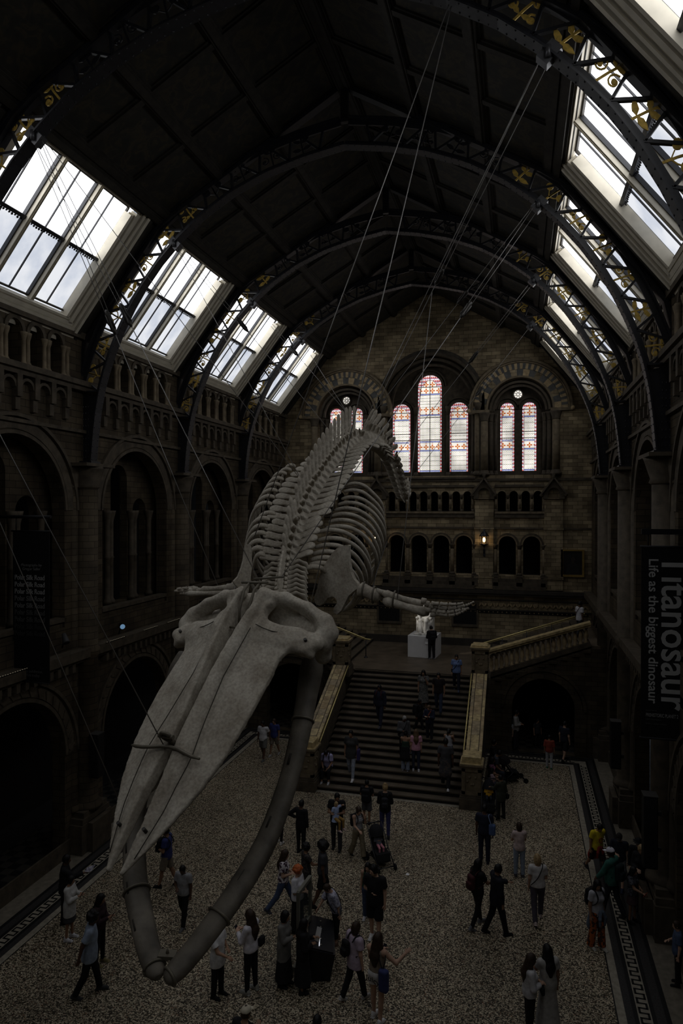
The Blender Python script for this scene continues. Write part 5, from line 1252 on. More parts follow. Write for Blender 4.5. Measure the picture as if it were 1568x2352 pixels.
t = thing('exhibition_banner', 'tall black banner with sideways lettering Titanosaur, hung on the right pier', 'banner', (3.4, 17.6, 5.15))
rx0, rx1, rz0, rz1, ry = 2.84, 4.3, 5.18, 9.77, 17.6
m = MB(); m.box(rx0, rx1, ry-.012, ry+.012, rz0, rz1); m.build('cloth', M_ban, t)
m = MB(); m.tube([(rx0-.03, ry, rz1+.01), (rx1, ry, rz1+.01)], .03, 8); m.tube([(rx0-.03, ry, rz0), (rx1, ry, rz0)], .03, 8); m.build('banner_rod', M_black, t); m = MB(); m.bar((rx0, ry, 10.14), (rx1+.5, ry, 10.14), .1, .13)
for x in (rx0+.15, rx1-.15): m.tube([(x, ry, rz1), (x, ry, 10.1)], .015, 6)
m.build('hanging_rail', M_black, t)
RV = (pi/2, pi/2, 0)
text('Titanosaur', .90, 'lettering', M_ltr[1], t, (rx0+.46, ry-.02, rz1-.16), RV, 'LEFT', sx=.95, bold=.012)
text('Life as the biggest dinosaur', .30, 'lettering', M_ltr[1], t, (rx0+.17, ry-.02, rz1-.27), RV, 'LEFT', sx=1.06, bold=.004)
text('PREHISTORIC PLANET 2', .12, 'lettering', M_ltr[2], t, (rx0+.11, ry-.02, rz0+.52), RX, 'LEFT', sx=.56)
text('Supported by', .045, 'lettering', M_ltr[4], t, (rx0+.11, ry-.02, rz0+.66), RX)
text('NOW STREAMING tv+', .045, 'lettering', M_ltr[4], t, (rx0+.11, ry-.02, rz0+.44), RX, sx=.8)
text('Exhibition partner UNIQLO', .045, 'lettering', M_ltr[4], t, (rx0+.11, ry-.02, rz0+.34), RX, sx=.9)
for x, y, z, h, nm in ((3.1, 24.0, 2.1, 1.55, 'right pier beside the stairs arch'), (3.1, 17.9, 1.95, 1.75, 'right pier below the tall black banner'), (-12.75, 18.5, 2.3, 1.35, 'left pier beside the whale snout')):
    t = thing('column_speaker', 'slim black column loudspeaker on the '+nm, 'loudspeaker', (x, y, z))
    m = MB(); m.cbox(x, y, z+h/2, .32, .34, h); o = m.build('cabinet', M_black, t); bv = o.modifiers.new('b', 'BEVEL'); bv.width = .02; bv.segments = 2
    m = MB(); m.cbox(x, y-.18, z+h/2, .27, .02, h-.08); m.build('grille', mat('speaker_grille', (.010, .010, .011), .9), t)
    m = MB(); s = 1 if x > 0 else -1; m.cbox(x+s*.2, y, z+h*.75, .12, .08, .1); m.cbox(x+s*.2, y, z+h*.25, .12, .08, .1); m.cbox(x, y, z+h+.012, .34, .36, .02); m.build('wall_bracket', mat('speaker_top', (.035, .033, .03), .6), t)
M_lens = mat('spotlight_lens', (.3, .5, .7), .2, var=0, emit=(.30, .55, .85), es=.3)
for (px, py, sz, nm) in ((281, 1439, 1, 'with a pale blue lens, on the left balcony edge beside the whale'), (466, 1386, 1, 'with a blue lens, on the left balcony below the whale flipper'), (152, 1476, 0, 'pointing down, on the left balcony by the near pier')):
    p = onX(px, py, -13.05); t = thing('spotlight', 'small black spotlight '+nm, 'spotlight', p)
    d = Vector((.65, -.62, -.1)).normalized() if sz else Vector((.5, -.3, -.75)).normalized()
    m = MB(); m.tube([p-d*.3, p-d*.05, p+d*.02], [.06, .10, .105], 12); m.build('housing', M_black if sz else mat('grey_housing', (.05, .05, .05), .5), t)
    m = MB(); m.tube([p+d*.02, p+d*.03], .085, 12); m.build('lens', M_lens if sz else M_black, t)
    m = MB(); m.tube([p-d*.15, p-d*.15-Vector((.1, 0, .3))], .025, 6); m.build('arm', M_black, t)
M_led = mat('led_strip', (.8, .7, .5), .4, var=0, emit=(1, .85, .6), es=.08)
for y0, y1, nm in ((19.35, 20.5, 'second bay, near end'), (21.6, 22.6, 'second bay, middle'), (23.3, 24.3, 'second bay, far end'), (13.3, 16.6, 'nearest bay'), (26.2, 29.8, 'bay under the whale flipper')):
    t = thing('light_strip', 'thin dotted strip of lights along the left balcony edge, '+nm, 'light strip', (-12.98, (y0+y1)/2, 6.3), None)
    m = MB(); m.bar((-12.98, y0, 6.31), (-12.98, y1, 6.31), .02, .02); m.build('channel', M_black, t)
    m = MB(); n = int((y1-y0)/.09)
    for k in range(n): m.cbox(-12.97, y0+.045+.09*k, 6.325, .012, .04, .010)
    m.build('diodes', M_led, t)['kind'] = 'stuff'
# ================================================================ STATUE ON ITS WHITE PLINTH
M_marble = mat('white_marble', (.80, .77, .70), .45, var=.12, vs=4, bump=.1)
M_pl = mat('white_painted_plinth', (.78, .77, .76), .5, var=.04)
pc = Vector((-4.72, 34.95, 3.1))
t = thing('display_plinth', 'white box plinth under the marble statue on the landing', 'plinth', pc)
PR_ = radians(-6)
def rz(v, a=PR_): return Vector((v[0]*cos(a)-v[1]*sin(a), v[0]*sin(a)+v[1]*cos(a), v[2]))
m = MB(); m.cbox(0, 0, .55, 1.42, 1.42, 1.10); m.v = [tuple(pc+rz(v)) for v in m.v]; o = m.build('box', M_pl, t); bv = o.modifiers.new('b', 'BEVEL'); bv.width = .012; bv.segments = 2
m = MB(); m.bar((.38, -.74, .72), (.38, -.60, 1.12), .36, .02, (0, -.9, .4)); m.v = [tuple(pc+rz(v)) for v in m.v]; m.build('label_panel', M_pl, t)
st_ = thing('marble_statue', 'white marble statue of a seated robed man on the white plinth', 'statue', pc+Vector((0, 0, 1.1)))
S = SDF((-.52, -.62, 0), (.52, .6, 1.95), .02)
S.box((0, .02, .045), (.46, .52, .05)); S.box((0, .30, .55), (.40, .20, .44), .03)          # base slab and chair block
for q in (-1, 1):
    S.chain([(q*.36, -.16, .09), (q*.36, -.16, .55), (q*.36, -.10, .82)], [.045, .04, .055], .02); S.cap((q*.36, -.2, .84), (q*.36, .4, .86), .055, .05, .02); S.ell((q*.36, -.22, .84), (.07, .07, .07), .02)
    S.cap((q*.37, .42, .1), (q*.37, .46, 1.2), .05, .05, .02)
S.box((0, .44, .95), (.36, .05, .42), .04, .02)
for q, ky, fy in ((-1, -.30, -.42), (1, -.36, -.30)):
    S.cap((q*.12, .12, .70), (q*.15, ky, .72), .13, .11, .06); S.cap((q*.15, ky, .70), (q*.10, fy, .18), .105, .075, .05); S.cap((q*.10, fy+.03, .13), (q*.11, fy-.16, .11), .06, .045, .03)
    S.chain([(q*.24, .2, .66), (q*.26, -.22, .55), (q*.2, -.26, .2)], [.09, .08, .07], .07)
S.cap((0, .18, .72), (0, .16, 1.15), .21, .20, .08, flat=(0, 1, 0), fk=.75); S.cap((-.17, .16, 1.28), (.17, .16, 1.28), .11, .11, .06)
for q in (-1, 1): S.chain([(q*.25, .15, 1.26), (q*.32, .02, .98), (q*.20, -.26, .86)], [.085, .07, .05], .04); S.ell((q*.17, -.30, .84), (.05, .08, .035), .03)
S.cap((0, .13, 1.3), (0, .1, 1.46), .07, .065, .04); S.ell((0, .08, 1.56), (.085, .105, .125), .03); S.ell((0, .02, 1.44), (.065, .075, .11), .04); S.cap((0, -.02, 1.56), (0, -.035, 1.53), .015, .02, .02)
for k in range(7):
    a = -.2+.065*k; S.cap((a, -.40+.3*abs(a), .64), (a*1.1, -.33+.3*abs(a), .14), .022, .026, .03)
body = link('figure', sdf_mesh('figure', S, M_marble), st_, M=Matrix.Rotation(PR_, 4, 'Z'))
spot('statue_spot_left', (-8.6, 30.9, 9.0), (-4.7, 34.9, 5.0), 480, 13, (1, .96, .9))
# ================================================================ TOUCH TABLE AND INFORMATION SCREEN
kx, ky = -4.50, 15.2
t = thing('information_table', 'dark sloping touch table in the crowd below the whale', 'display table', (kx, ky, 0))
A = radians(17)
def kz(v): return Vector((kx+v[0]*cos(A)-v[1]*sin(A), ky+v[0]*sin(A)+v[1]*cos(A), v[2]))
m = MB(); m.add([kz(v) for v in ((-.22, -.60, 0), (.22, -.60, 0), (.22, .60, 0), (-.22, .60, 0), (-.28, -.64, .78), (.34, -.64, .62), (.34, .64, .62), (-.28, .64, .78))], [(0, 3, 2, 1), (0, 1, 5, 4), (1, 2, 6, 5), (2, 3, 7, 6), (3, 0, 4, 7), (4, 5, 6, 7)]); m.build('body', mat('dark_laminate', (.012, .012, .014), .35, var=.1), t)
m = MB(); m.add([kz(v) for v in ((-.25, -.61, .80), (.30, -.61, .655), (.30, .61, .655), (-.25, .61, .80), (-.25, -.61, .77), (.30, -.61, .625), (.30, .61, .625), (-.25, .61, .77))], [(0, 1, 2, 3), (4, 7, 6, 5), (0, 4, 5, 1), (1, 5, 6, 2), (2, 6, 7, 3), (3, 7, 4, 0)]); m.build('touch_top', mat('satin_black', (.01, .01, .012), .45, var=0, spec=.25), t)
m = MB()
for k in range(5): c = kz((.02, -.45+.22*k, .742)); m.lathe([(.018, 0), (.012, .012)], c, 8)
m.build('stud', M_pale, t)
m = MB(); m.bar(kz((-.02, -.5, .75)), kz((.0, .02, .75)), .02, .012); m.build('light_bar', mat('white_light_bar', (.8, .8, .8), .3, var=0, emit=(.9, .93, 1), es=.6), t)
gx, gy = -4.86, 15.12; A2 = radians(-5)
t = thing('glass_screen', 'upright framed glass panel standing beside the dark touch table', 'glass panel', (gx, gy, 0))
def gz(v): return Vector((gx+v[0]*cos(A2)-v[1]*.5*sin(A2), gy+v[0]*sin(A2)+v[1]*.5*cos(A2), v[2]))
m = MB(); m.bar(gz((0, -.72, .9)), gz((0, .72, .9)), .07, .1); m.bar(gz((0, -.72, 1.85)), gz((0, .72, 1.85)), .08, .08)
for y in (-.72, .72): m.bar(gz((0, y, 0)), gz((0, y, 1.88)), .07, .07, (1, 0, 0))
m.bar(gz((0, -.72, .06)), gz((0, .72, .06)), .3, .1); m.build('frame', mat('grey_frame', (.13, .125, .10), .45, var=.2), t)
gm = NT('screen_glass'); gl = gm.n('BsdfGlass'); gl.inputs['Roughness'].default_value = .05; gl.inputs['IOR'].default_value = 1.15; tp = gm.n('BsdfTransparent'); tp.inputs[0].default_value = (.75, .77, .76, 1)
mx = gm.n('MixShader'); mx.inputs[0].default_value = .12; gm.l(tp.outputs[0], mx.inputs[1]); gm.l(gm.b.outputs[0], mx.inputs[2]); gm.b.inputs['Roughness'].default_value = .1; gm.b.inputs['Base Color'].default_value = (.2, .22, .22, 1); gm.l(mx.outputs[0], gm.t.nodes['Material Output'].inputs[0])
m = MB(); m.bar(gz((0, -.70, 1.37)), gz((0, .70, 1.37)), .015, .9); m.build('glass', gm.m, t)
p = onZ(935, 2009); m = MB(); m.add([p+Vector(v) for v in ((-.05, -.03, .004), (.04, -.05, .012), (.06, .03, .02), (-.02, .05, .03))], [(0, 1, 2, 3)])
m.add([p+Vector(v) for v in ((-.05, -.03, .001), (.04, -.05, .009), (.06, .03, .017), (-.02, .05, .027))], [(3, 2, 1, 0)]); tag(m.build('paper_scrap', mat('white_paper', (.8, .8, .8), .7, var=0)), 'scrap of white paper lying on the speckled floor', 'litter')
# ================================================================ PEOPLE
def fabric(c, nm='cloth'): return mat('%s_%02x%02x%02x' % (nm, *[int(min(255, 255*x)) for x in c]), c, .85, var=.18, vs=14, bump=.15, bs=35)
def pattern(nm, c1, c2, sc):
    if nm in MATS: return MATS[nm]
    g = NT(nm); tc = g.n('TexCoord'); v = g.n('TexVoronoi', Vector=tc.outputs['Object']); v.inputs['Scale'].default_value = sc
    sx = g.n('SeparateColor', Color=v.outputs['Color']); g.l(g.ramp(sx.outputs[0], [(.45, c1), (.55, c2)], 'CONSTANT'), g.b.inputs['Base Color']); g.b.inputs['Roughness'].default_value = .85; return g.m
def stripe(nm, c1, c2, p, ax=2):
    if nm in MATS: return MATS[nm]
    g = NT(nm); tc = g.n('TexCoord'); sp = g.n('SeparateXYZ', Vector=tc.outputs['Object']); f = g.math('FRACT', g.math('MULTIPLY', sp.outputs[ax], 1/p))
    g.l(g.mix(g.math('LESS_THAN', f, .5), c1, c2), g.b.inputs['Base Color']); g.b.inputs['Roughness'].default_value = .85; return g.m
SKIN = {'l': mat('skin_light', (.47, .29, .20), .55, var=.1), 'm': mat('skin_tan', (.30, .17, .105), .55, var=.1), 'd': mat('skin_dark', (.10, .052, .032), .5, var=.1)}
BLK, NVY, GRY, WHT, DEN, PDN, TAN_, CHAR = (.009, .009, .010), (.014, .017, .035), (.10, .10, .105), (.66, .65, .67), (.055, .08, .15), (.24, .29, .37), (.24, .19, .12), (.028, .028, .032)
HAIRC = {'k': (.006, .005, .005), 'b': (.035, .020, .011), 'n': (.10, .06, .03), 'y': (.36, .25, .12), 'r': (.42, .10, .025), 'g': (.30, .29, .27)}
def rotx(a): return np.array([[1, 0, 0], [0, cos(a), -sin(a)], [0, sin(a), cos(a)]])
def rotz_(a): return np.array([[cos(a), -sin(a), 0], [sin(a), cos(a), 0], [0, 0, 1]])
ARMS = dict(  # upper-arm direction and forearm direction, x is toward the person's outside
    down=((.16, -.06, -1), (.05, .16, -1)), swf=((.14, .40, -.9), (.0, .62, -.8)), swb=((.16, -.45, -.9), (.1, -.2, -1)), phone=((.16, .34, -.92), (-.55, .80, .32)),
    hold=((.18, .10, -1), (-.62, .78, .0)), hip=((.80, -.34, -.62), (-.78, .30, -.40)), face=((.10, .52, -.80), (-.30, .36, .92)), reach=((.12, .72, -.66), (.0, .80, -.62)), fwd=((.12, .55, -.8), (-.05, .96, -.15)),
    belly=((.22, -.10, -1), (-.85, .52, -.06)), knee=((.10, .35, -.92), (-.35, .86, -.35)), push=((.12, .30, -.95), (.0, .95, -.25)), out=((.75, .25, -.55), (.40, .75, .45)), carry=((.14, .22, -.95), (-.75, .62, .05)), ashoulder=((.5, .3, .1), (-.85, .35, .35)))
def hand_geo(q, w, d, side, up, curl=.35):
    """palm, four unequal bent fingers and a thumb from the side of the palm; returns verts, faces"""
    w = np.array(w); d = np.array(d)/np.linalg.norm(d); pn = np.cross(d, np.array(side)); pn /= np.linalg.norm(pn)+1e-9; sd = np.cross(pn, d); pn = pn*q
    Q = SDF(w-.13, w+.13+d*.12, .0075)
    c = w+d*.05; Q.cap(w-d*.01, w+d*.085, .026, .036, .01, flat=pn, fk=.45)
    for k, (o, L) in enumerate(((-.030, .062), (-.010, .074), (.010, .078), (.029, .070))):
        a = w+d*.085+sd*o*1.0; b = a+d*L*.5*cos(curl*.6)-pn*L*.5*sin(curl*.6); e = b+d*L*.5*cos(curl*1.9)-pn*L*.5*sin(curl*1.9); Q.chain([a, b, e], [.0105, .0095, .008], .003)
    a = w+d*.025+sd*.026; b = a+d*.028+sd*.026-pn*.012; e = b+d*.032+sd*.004-pn*.014; Q.chain([a, b, e], [.013, .011, .009], .005)
    return Q.mesh()
PN = 0
def person(px, py, hy, fa, label, H=None, base=0.0, top=None, bot=None, hair=None, shoes=BLK, skin='m', arms=('down', 'down'), legs='stand', lean=0.0, head=(0, .15), fem=False, extra=None, at=None, group=None, hat=None, topmat=None, botmat=None, build=1.0, tiny=False):
    """px,py feet in the photo; hy head top; fa heading (0 away from the camera, 90 to the right)"""
    global PN; PN += 1
    P = Vector(at) if at is not None else onZ(px, py, base)
    if H is None:
        d = (P-CPOS).dot(CF); r_ = ray(px, hy); H = P.z*0+(CAMZ+r_.z*d)-P.z+.03*min(2, (CAMZ-P.z)/8)
        H = max(1.42 if not tiny else .8, min(1.88, H))
    k = H/1.72; h = .0165
    sw = (.165 if fem else .185)*build; hw = .093
    walk = {'stand': ((.03, .02), (-.03, .04)), 'walk': ((.25, .05), (-.20, .26)), 'walk2': ((-.20, .26), (.25, .05)), 'stride': ((.46, .08), (-.38, .25)), 'sit': ((1.45, 1.45), (1.40, 1.40)), 'relax': ((.10, .06), (-.06, .10)), 'up': ((.75, .75), (-.05, .08)), 'cross': ((1.0, 1.9), (1.05, 2.0))}[legs]
    J = {}; hipz = 0.0
    for q, (th, kn) in zip((-1, 1), walk):
        hip = np.array([q*hw, 0, 0.]); spread = q*(.035 if legs != 'sit' else .10)
        knee = hip+.415*np.array([spread, sin(th), -cos(th)]); ank = knee+.415*np.array([spread*.2, sin(th-kn), -cos(th-kn)]); J[q] = [hip, knee, ank, th-kn]
    low = min(J[q][2][2]-.03*abs(sin(min(0, J[q][3]))) for q in (-1, 1)); hipz = .085-low if legs not in ('sit', 'cross') else (.52 if legs == 'sit' else .16)
    if legs == 'cross':
        for q in (-1, 1): J[q][1] = J[q][0]+np.array([q*.24, .33, .02]); J[q][2] = np.array([-q*.10, .40, -.06]); J[q][3] = 1.2
    for q in (-1, 1):
        for i in range(3): J[q][i] = J[q][i]+np.array([0, 0, hipz])
    pel = np.array([0, 0, hipz]); Rl = rotx(-lean)
    T = lambda v: pel+Rl@(np.array(v, float)-np.array([0, 0, .905]))   # torso point given in upright coordinates (hip at .905)
    neck = T((0, -.005, 1.46)); hc = T((0, .012, 1.605)); RH = Rl@rotz_(head[0])@rotx(-head[1])
    HP = lambda v: neck+RH@(np.array(v, float)+np.array([0, .017, .145]))
    arm = {}
    for q, a in zip((-1, 1), arms):
        u, f = [np.array(v, float)*np.array([q, 1, 1]) for v in (ARMS[a] if isinstance(a, str) else a)]
        u /= np.linalg.norm(u); f /= np.linalg.norm(f)
        s_ = T((q*sw, -.005, 1.405)); e = s_+Rl@u*.285; w = e+Rl@f*.245; arm[q] = (s_, e, w, Rl@f)
    allp = [neck, hc+np.array([0, 0, .15])]+[x for q in (-1, 1) for x in J[q][:3]]+[x for q in (-1, 1) for x in arm[q][:3]]
    lo = np.min(allp, 0)-.24; hi = np.max(allp, 0)+.24; lo[2] = min(lo[2], -.02)
    def torso(S, o, flatk=1.0, z1=None):
        S.ell(T((0, -.005, .96)), np.array([.158*(1.05 if fem else 1), .112, .13])*build+o, .06, R=Rl); S.cap(T((0, 0, .98)), T((0, .0, 1.18)), (.128 if not fem else .122)*build+o, (.130 if not fem else .112)*build+o, .07, flat=Rl[:, 1], fk=.78)
        S.ell(T((0, .0, 1.27)), np.array([.158 if not fem else .142, .108, .17])*build+o, .06, R=Rl); S.cap(T((-sw*.78, -.01, 1.395)), T((sw*.78, -.01, 1.395)), .062+o, .062+o, .06)
        if fem:
            for q in (-1, 1): S.ell(T((q*.065, .085, 1.27)), np.array([.065, .055, .065])+o, .04, R=Rl)
        return S
    def legchain(S, o, ok, oa, k_=.03, zc=None, hipo=None):
        for q in (-1, 1):
            hp, kn, an = J[q][:3]; S.cap(hp+np.array([0, 0, .0]), kn, (.088 if not fem else .09)*build+(hipo if hipo is not None else o), .058+ok, k_); 
            if oa is not None: S.cap(kn, an, .058+ok, .042+oa, k_)
            if not (bot and bot[0] not in ('shorts',)): S.ell(kn+(an-kn)*.28-np.array([0, .018, 0]), np.array([.052, .055, .12])+min(ok, .012), .03)
        return S
    # ---- body: one continuous surface
    S = SDF(lo, hi, h); torso(S, -.006); S.cap(T((0, -.012, 1.42)), HP((0, -.02, -.06)), .055, .052, .04)
    legchain(S, -.006, -.006 if not bot or bot[0] == 'shorts' else -.011, -.004 if not bot or bot[0] == 'shorts' else -.007)
    for q in (-1, 1):
        an = J[q][2]; S.cap(an, an+np.array([0, -.02, -.045]), .038, .04, .02)
        s_, e, w, f = arm[q]; S.chain([s_, e, w], [.054*build, .041, .029], .03); S.ell(s_, np.array([.062]*3)*build, .04)
    S.ell(HP((0, 0, .005)), (.074, .093, .112), .02, R=RH); S.ell(HP((0, .03, -.062)), (.053, .055, .055), .03, R=RH)      # skull and jaw
    S.cap(HP((0, .088, .0)), HP((0, .106, -.026)), .011, .015, .012); S.cap(HP((-.022, .083, -.058)), HP((.022, .083, -.058)), .009, .009, .012)
    for q in (-1, 1):
        S.ell(HP((q*.032, .094, .008)), (.017, .014, .011), .012, 's', R=RH); S.ell(HP((q*.031, .082, .008)), (.0125,)*3, .0, R=RH); S.ell(HP((q*.077, -.005, -.01)), (.011, .022, .032), .01, R=RH); S.cap(HP((q*.018, .090, .026)), HP((q*.045, .078, .026)), .008, .007, .012)
    ex = []
    for q in (-1, 1):
        s_, e, w, f = arm[q]; ex.append(hand_geo(q, w, f, Rl@np.array([-q*.35, .9, .25]) if abs(f[1]) < .75 else Rl@np.array([-q, 0, .3]), None))
    o = link('person', sdf_mesh('person', S, SKIN[skin], extra=ex)); o.location = P; o.rotation_euler.z = -radians(fa); o.scale = (k, k, k)
    tag(o, label, 'person', group)
    add = lambda nm, S_, m_: link(nm, sdf_mesh(nm, S_, m_), o)
    # ---- clothes
    if bot:
        kind, c = bot[0], botmat or fabric(bot[1]); S = SDF(lo, hi, h); hz_ = T((0, 0, 1.04)); up = Rl[:, 2]
        if kind in ('trousers', 'leggings', 'flares', 'wide', 'shorts', 'capris'):
            o_ = {'trousers': .017, 'leggings': .008, 'flares': .014, 'wide': .03, 'shorts': .025, 'capris': .018}[kind]
            S.ell(T((0, -.008, .95)), np.array([.165, .122, .13])*build+o_*.7, .05, R=Rl); S.cap(T((0, 0, .98)), T((0, 0, 1.07)), .13*build+o_*.7, .122*build+o_*.7, .05, flat=Rl[:, 1], fk=.82); S.cut(hz_, up)
            for q in (-1, 1):
                hp, kn, an = J[q][:3]; d1 = (kn-hp)/.42; d2 = (an-kn)/.42
                if kind == 'shorts': e = hp+(kn-hp)*(bot[2] if len(bot) > 2 else .88); S.cap(hp, e+d1*.05, .094*build+o_*.6, .075+o_*1.1, .03, cut=[(e, d1)])
                else:
                    ak = {'trousers': .020, 'leggings': .006, 'flares': .055, 'wide': .058, 'capris': .024}[kind]; e = an+d2*(.0 if kind != 'capris' else -.14)-d2*.01
                    S.cap(hp, kn, .092*build+o_*.7, .060+o_*(.8 if kind != 'flares' else .5), .035); S.cap(kn, e+d2*.06, .060+o_*(.8 if kind != 'flares' else .5), .042+ak, .03, cut=[(e+d2*.03, d2)])
            add({'shorts': 'shorts', 'leggings': 'leggings'}.get(kind, 'trousers'), S, c)
        else:                                   # skirt
            hem = bot[2]; S.cap(T((0, 0, 1.05)), T((0, 0, .93)), .13*build, .165*build, .04, flat=Rl[:, 1], fk=.82)
            S.cap(pel+np.array([0, 0, .02]), np.array([pel[0], pel[1]*.5, hem-.06]), .165*build, bot[3] if len(bot) > 3 else .24, .05, flat=(0, 1, 0), fk=.82); S.cut((0, 0, hem), (0, 0, -1)); S.cut(hz_, up)
            add('skirt', S, c)
    if top:
        kind, c = top[0], topmat or fabric(top[1]); loose = top[2] if len(top) > 2 else .02; hem = top[3] if len(top) > 3 else .86
        S = SDF(lo, hi, h); torso(S, loose*.75); S.cap(T((0, 0, 1.2)), T((0, .0, max(hem, .84))), .13*build+loose, .155*build+loose, .06, flat=Rl[:, 1], fk=.76)
        if hem < .80: S.cap(T((0, 0, .9)), T((0, 0, hem-.05)), .165*build+loose*.6, (.19 if kind not in ('dress',) else .26)+loose*.5, .06, flat=Rl[:, 1], fk=.8)
        S.cut(T((0, 0, hem)), -Rl[:, 2]); S.cut(T((0, 0, 1.455)), Rl[:, 2])
        if kind in ('tank', 'halter'):
            S.cut(T((0, 0, 1.44 if kind == 'tank' else 1.30)), Rl[:, 2])
            for q in (-1, 1): S.ell(T((q*(sw+.035), 0, 1.37)), (.07, .2, .12), .02, 's', R=Rl)
        else:
            fr = {'tee': .62, 'elbow': .95, 'long': 2, 'dress': .55, 'hoodie': 2, 'jacket': 2, 'cardigan': 2, 'shirt': .7}[kind]
            for q in (-1, 1):
                s_, e, w, f = arm[q]; u = (e-s_)/np.linalg.norm(e-s_); ff = (w-e)/np.linalg.norm(w-e); lo_ = loose*.8
                if fr < 1: x = s_+(e-s_)*fr; S.cap(s_, x+u*.04, .06*build+lo_*.7, .052+lo_*1.2, .035, cut=[(x, u)])
                else: S.cap(s_, e, .06*build+lo_*.6, .047+lo_*.8, .035); x = w-ff*.015; S.cap(e, x+ff*.03, .047+lo_*.8, .036+lo_*.6, .025, cut=[(x, ff)])
            if kind == 'hoodie': S.cap(T((-.07, -.07, 1.44)), T((.07, -.07, 1.44)), .055, .055, .05); S.cap(T((-.08, -.02, 1.47)), T((.08, -.02, 1.47)), .04, .04, .05)
            if kind in ('shirt', 'jacket'): S.chain([T((-.06, .03, 1.455)), T((-.05, -.06, 1.475)), T((.05, -.06, 1.475)), T((.06, .03, 1.455))], [.018]*4, .02)
        nm = {'tee': 't_shirt', 'tank': 'tank_top', 'halter': 'crop_top', 'elbow': 'shirt', 'long': 'sweater', 'dress': 'dress'}.get(kind, kind); add(nm, S, c)
    if shoes is not None:
        for q in (-1, 1):
            an, ph = J[q][2], J[q][3]; pit = min(0.0, ph*.9) if legs in ('walk', 'walk2', 'stride', 'up') else (0 if legs != 'cross' else .5)
            RF = rotx(pit); F_ = lambda v: an+RF@np.array(v, float); S = SDF(an-.22, an+.25, .013)
            S.cap(F_((0, -.035, -.035)), F_((0, .14, -.052)), .040, .034, .02, flat=RF[:, 2], fk=.85); S.cap(F_((0, -.02, .01)), F_((0, .03, -.03)), .042, .044, .03); S.box(F_((0, .055, -.073)), (.042, .135, .011), .01, .008, R=RF)
            add('shoe', S, fabric(shoes, 'shoe'))
    if hair:
        st, c = hair; S = SDF(HP((0, -.02, -.05))-.5 if st == 'long' else HP((0, 0, 0))-.28, HP((0, 0, .05))+.28, .0135); fm = mat('hair_%s' % c, HAIRC[c], .5, var=.35, vs=25, bump=.3, bs=60)
        if st in ('short', 'bob', 'long', 'pony', 'bun'):
            g = .012 if st == 'short' else .019
            S.ell(HP((0, -.008, .012)), (.074+g, .093+g, .112+g), 0, R=RH); S.ell(HP((0, .10, -.045)), (.066, .062, .098), .02, 's', R=RH)
            S.cut(HP((0, 0, -.055 if st == 'short' else -.08)), -RH[:, 2])
        if st == 'bob': S.ell(HP((0, -.03, -.05)), (.10, .085, .115), .03, R=RH, cut=[(HP((0, .045, 0)), RH[:, 1])])
        if st == 'long':
            S.chain([HP((0, -.06, -.02)), HP((0, -.085, -.14)), T((0, -.125, 1.33)), T((0, -.115, 1.17))], [.085, .085, .095, .055], .05, flat=(0, 1, 0), fk=.55)
            for q in (-1, 1): S.chain([HP((q*.07, .0, -.02)), HP((q*.085, -.01, -.14)), T((q*.085, .02, 1.33))], [.035, .04, .03], .03)
        if st == 'pony': S.chain([HP((0, -.10, .03)), HP((0, -.15, -.02)), HP((0, -.14, -.17))], [.03, .04, .02], .02)
        if st == 'bun': S.ell(HP((0, -.06, .12)), (.045, .045, .04), .02)
        if st in ('afro', 'curly'):
            r_ = .155 if st == 'afro' else .125; S.ell(HP((0, -.03, .035)), (r_, r_*1.0, r_*.95), 0); rg = random.Random(PN)
            for _ in range(26):
                a, b = rg.uniform(0, 6.28), rg.uniform(-.5, 1.4); S.ell(HP((r_*.9*cos(a)*cos(b), -.03+r_*.9*sin(a)*cos(b), .035+r_*.85*sin(b))), (.035,)*3, .02)
            S.ell(HP((0, .13, -.03)), (.075, .10, .10), .02, 's', R=RH)
        if st == 'scarf': S.ell(HP((0, -.012, .005)), (.095, .112, .132), 0, R=RH); S.chain([HP((0, -.03, -.08)), T((0, -.03, 1.40))], [.09, .15], .05); S.ell(HP((0, .105, -.01)), (.055, .06, .075), .015, 's', R=RH)
        add('headscarf' if st == 'scarf' else 'hair', S, fm)
    if hat:
        st, c = hat; S = SDF(HP((0, .03, .05))-.3, HP((0, .03, .05))+.3, .0135); S.ell(HP((0, -.005, .03)), (.091, .110, .105), 0, R=RH); S.cut(HP((0, 0, .03)), -RH[:, 2])
        if st == 'cap': S.cap(HP((0, .06, .035)), HP((0, .155, .022)), .075, .06, .015, flat=RH[:, 2], fk=.14)
        elif st == 'brim': S.cap(HP((0, -.005, .035)), HP((0, .005, .035)), .17, .17, .01, flat=RH[:, 2], fk=.06)
        add('hat' if st == 'brim' else 'cap', S, fabric(c))
    M = Matrix.Translation(P) @ Matrix.Rotation(-radians(fa), 4, 'Z') @ Matrix.Scale(k, 4)
    o_info = dict(o=o, P=P, M=M, k=k, T=T, HP=HP, arm=arm, J=J, fa=fa, RH=RH)
    return o_info
def in_world(p, v): return p['M'] @ Vector([float(x) for x in v])
def sdf_thing(name, S, mtl, M, label, cat, group=None):
    o = link(name, sdf_mesh(name, S, mtl)); o.matrix_world = M; tag(o, label, cat, group); return o
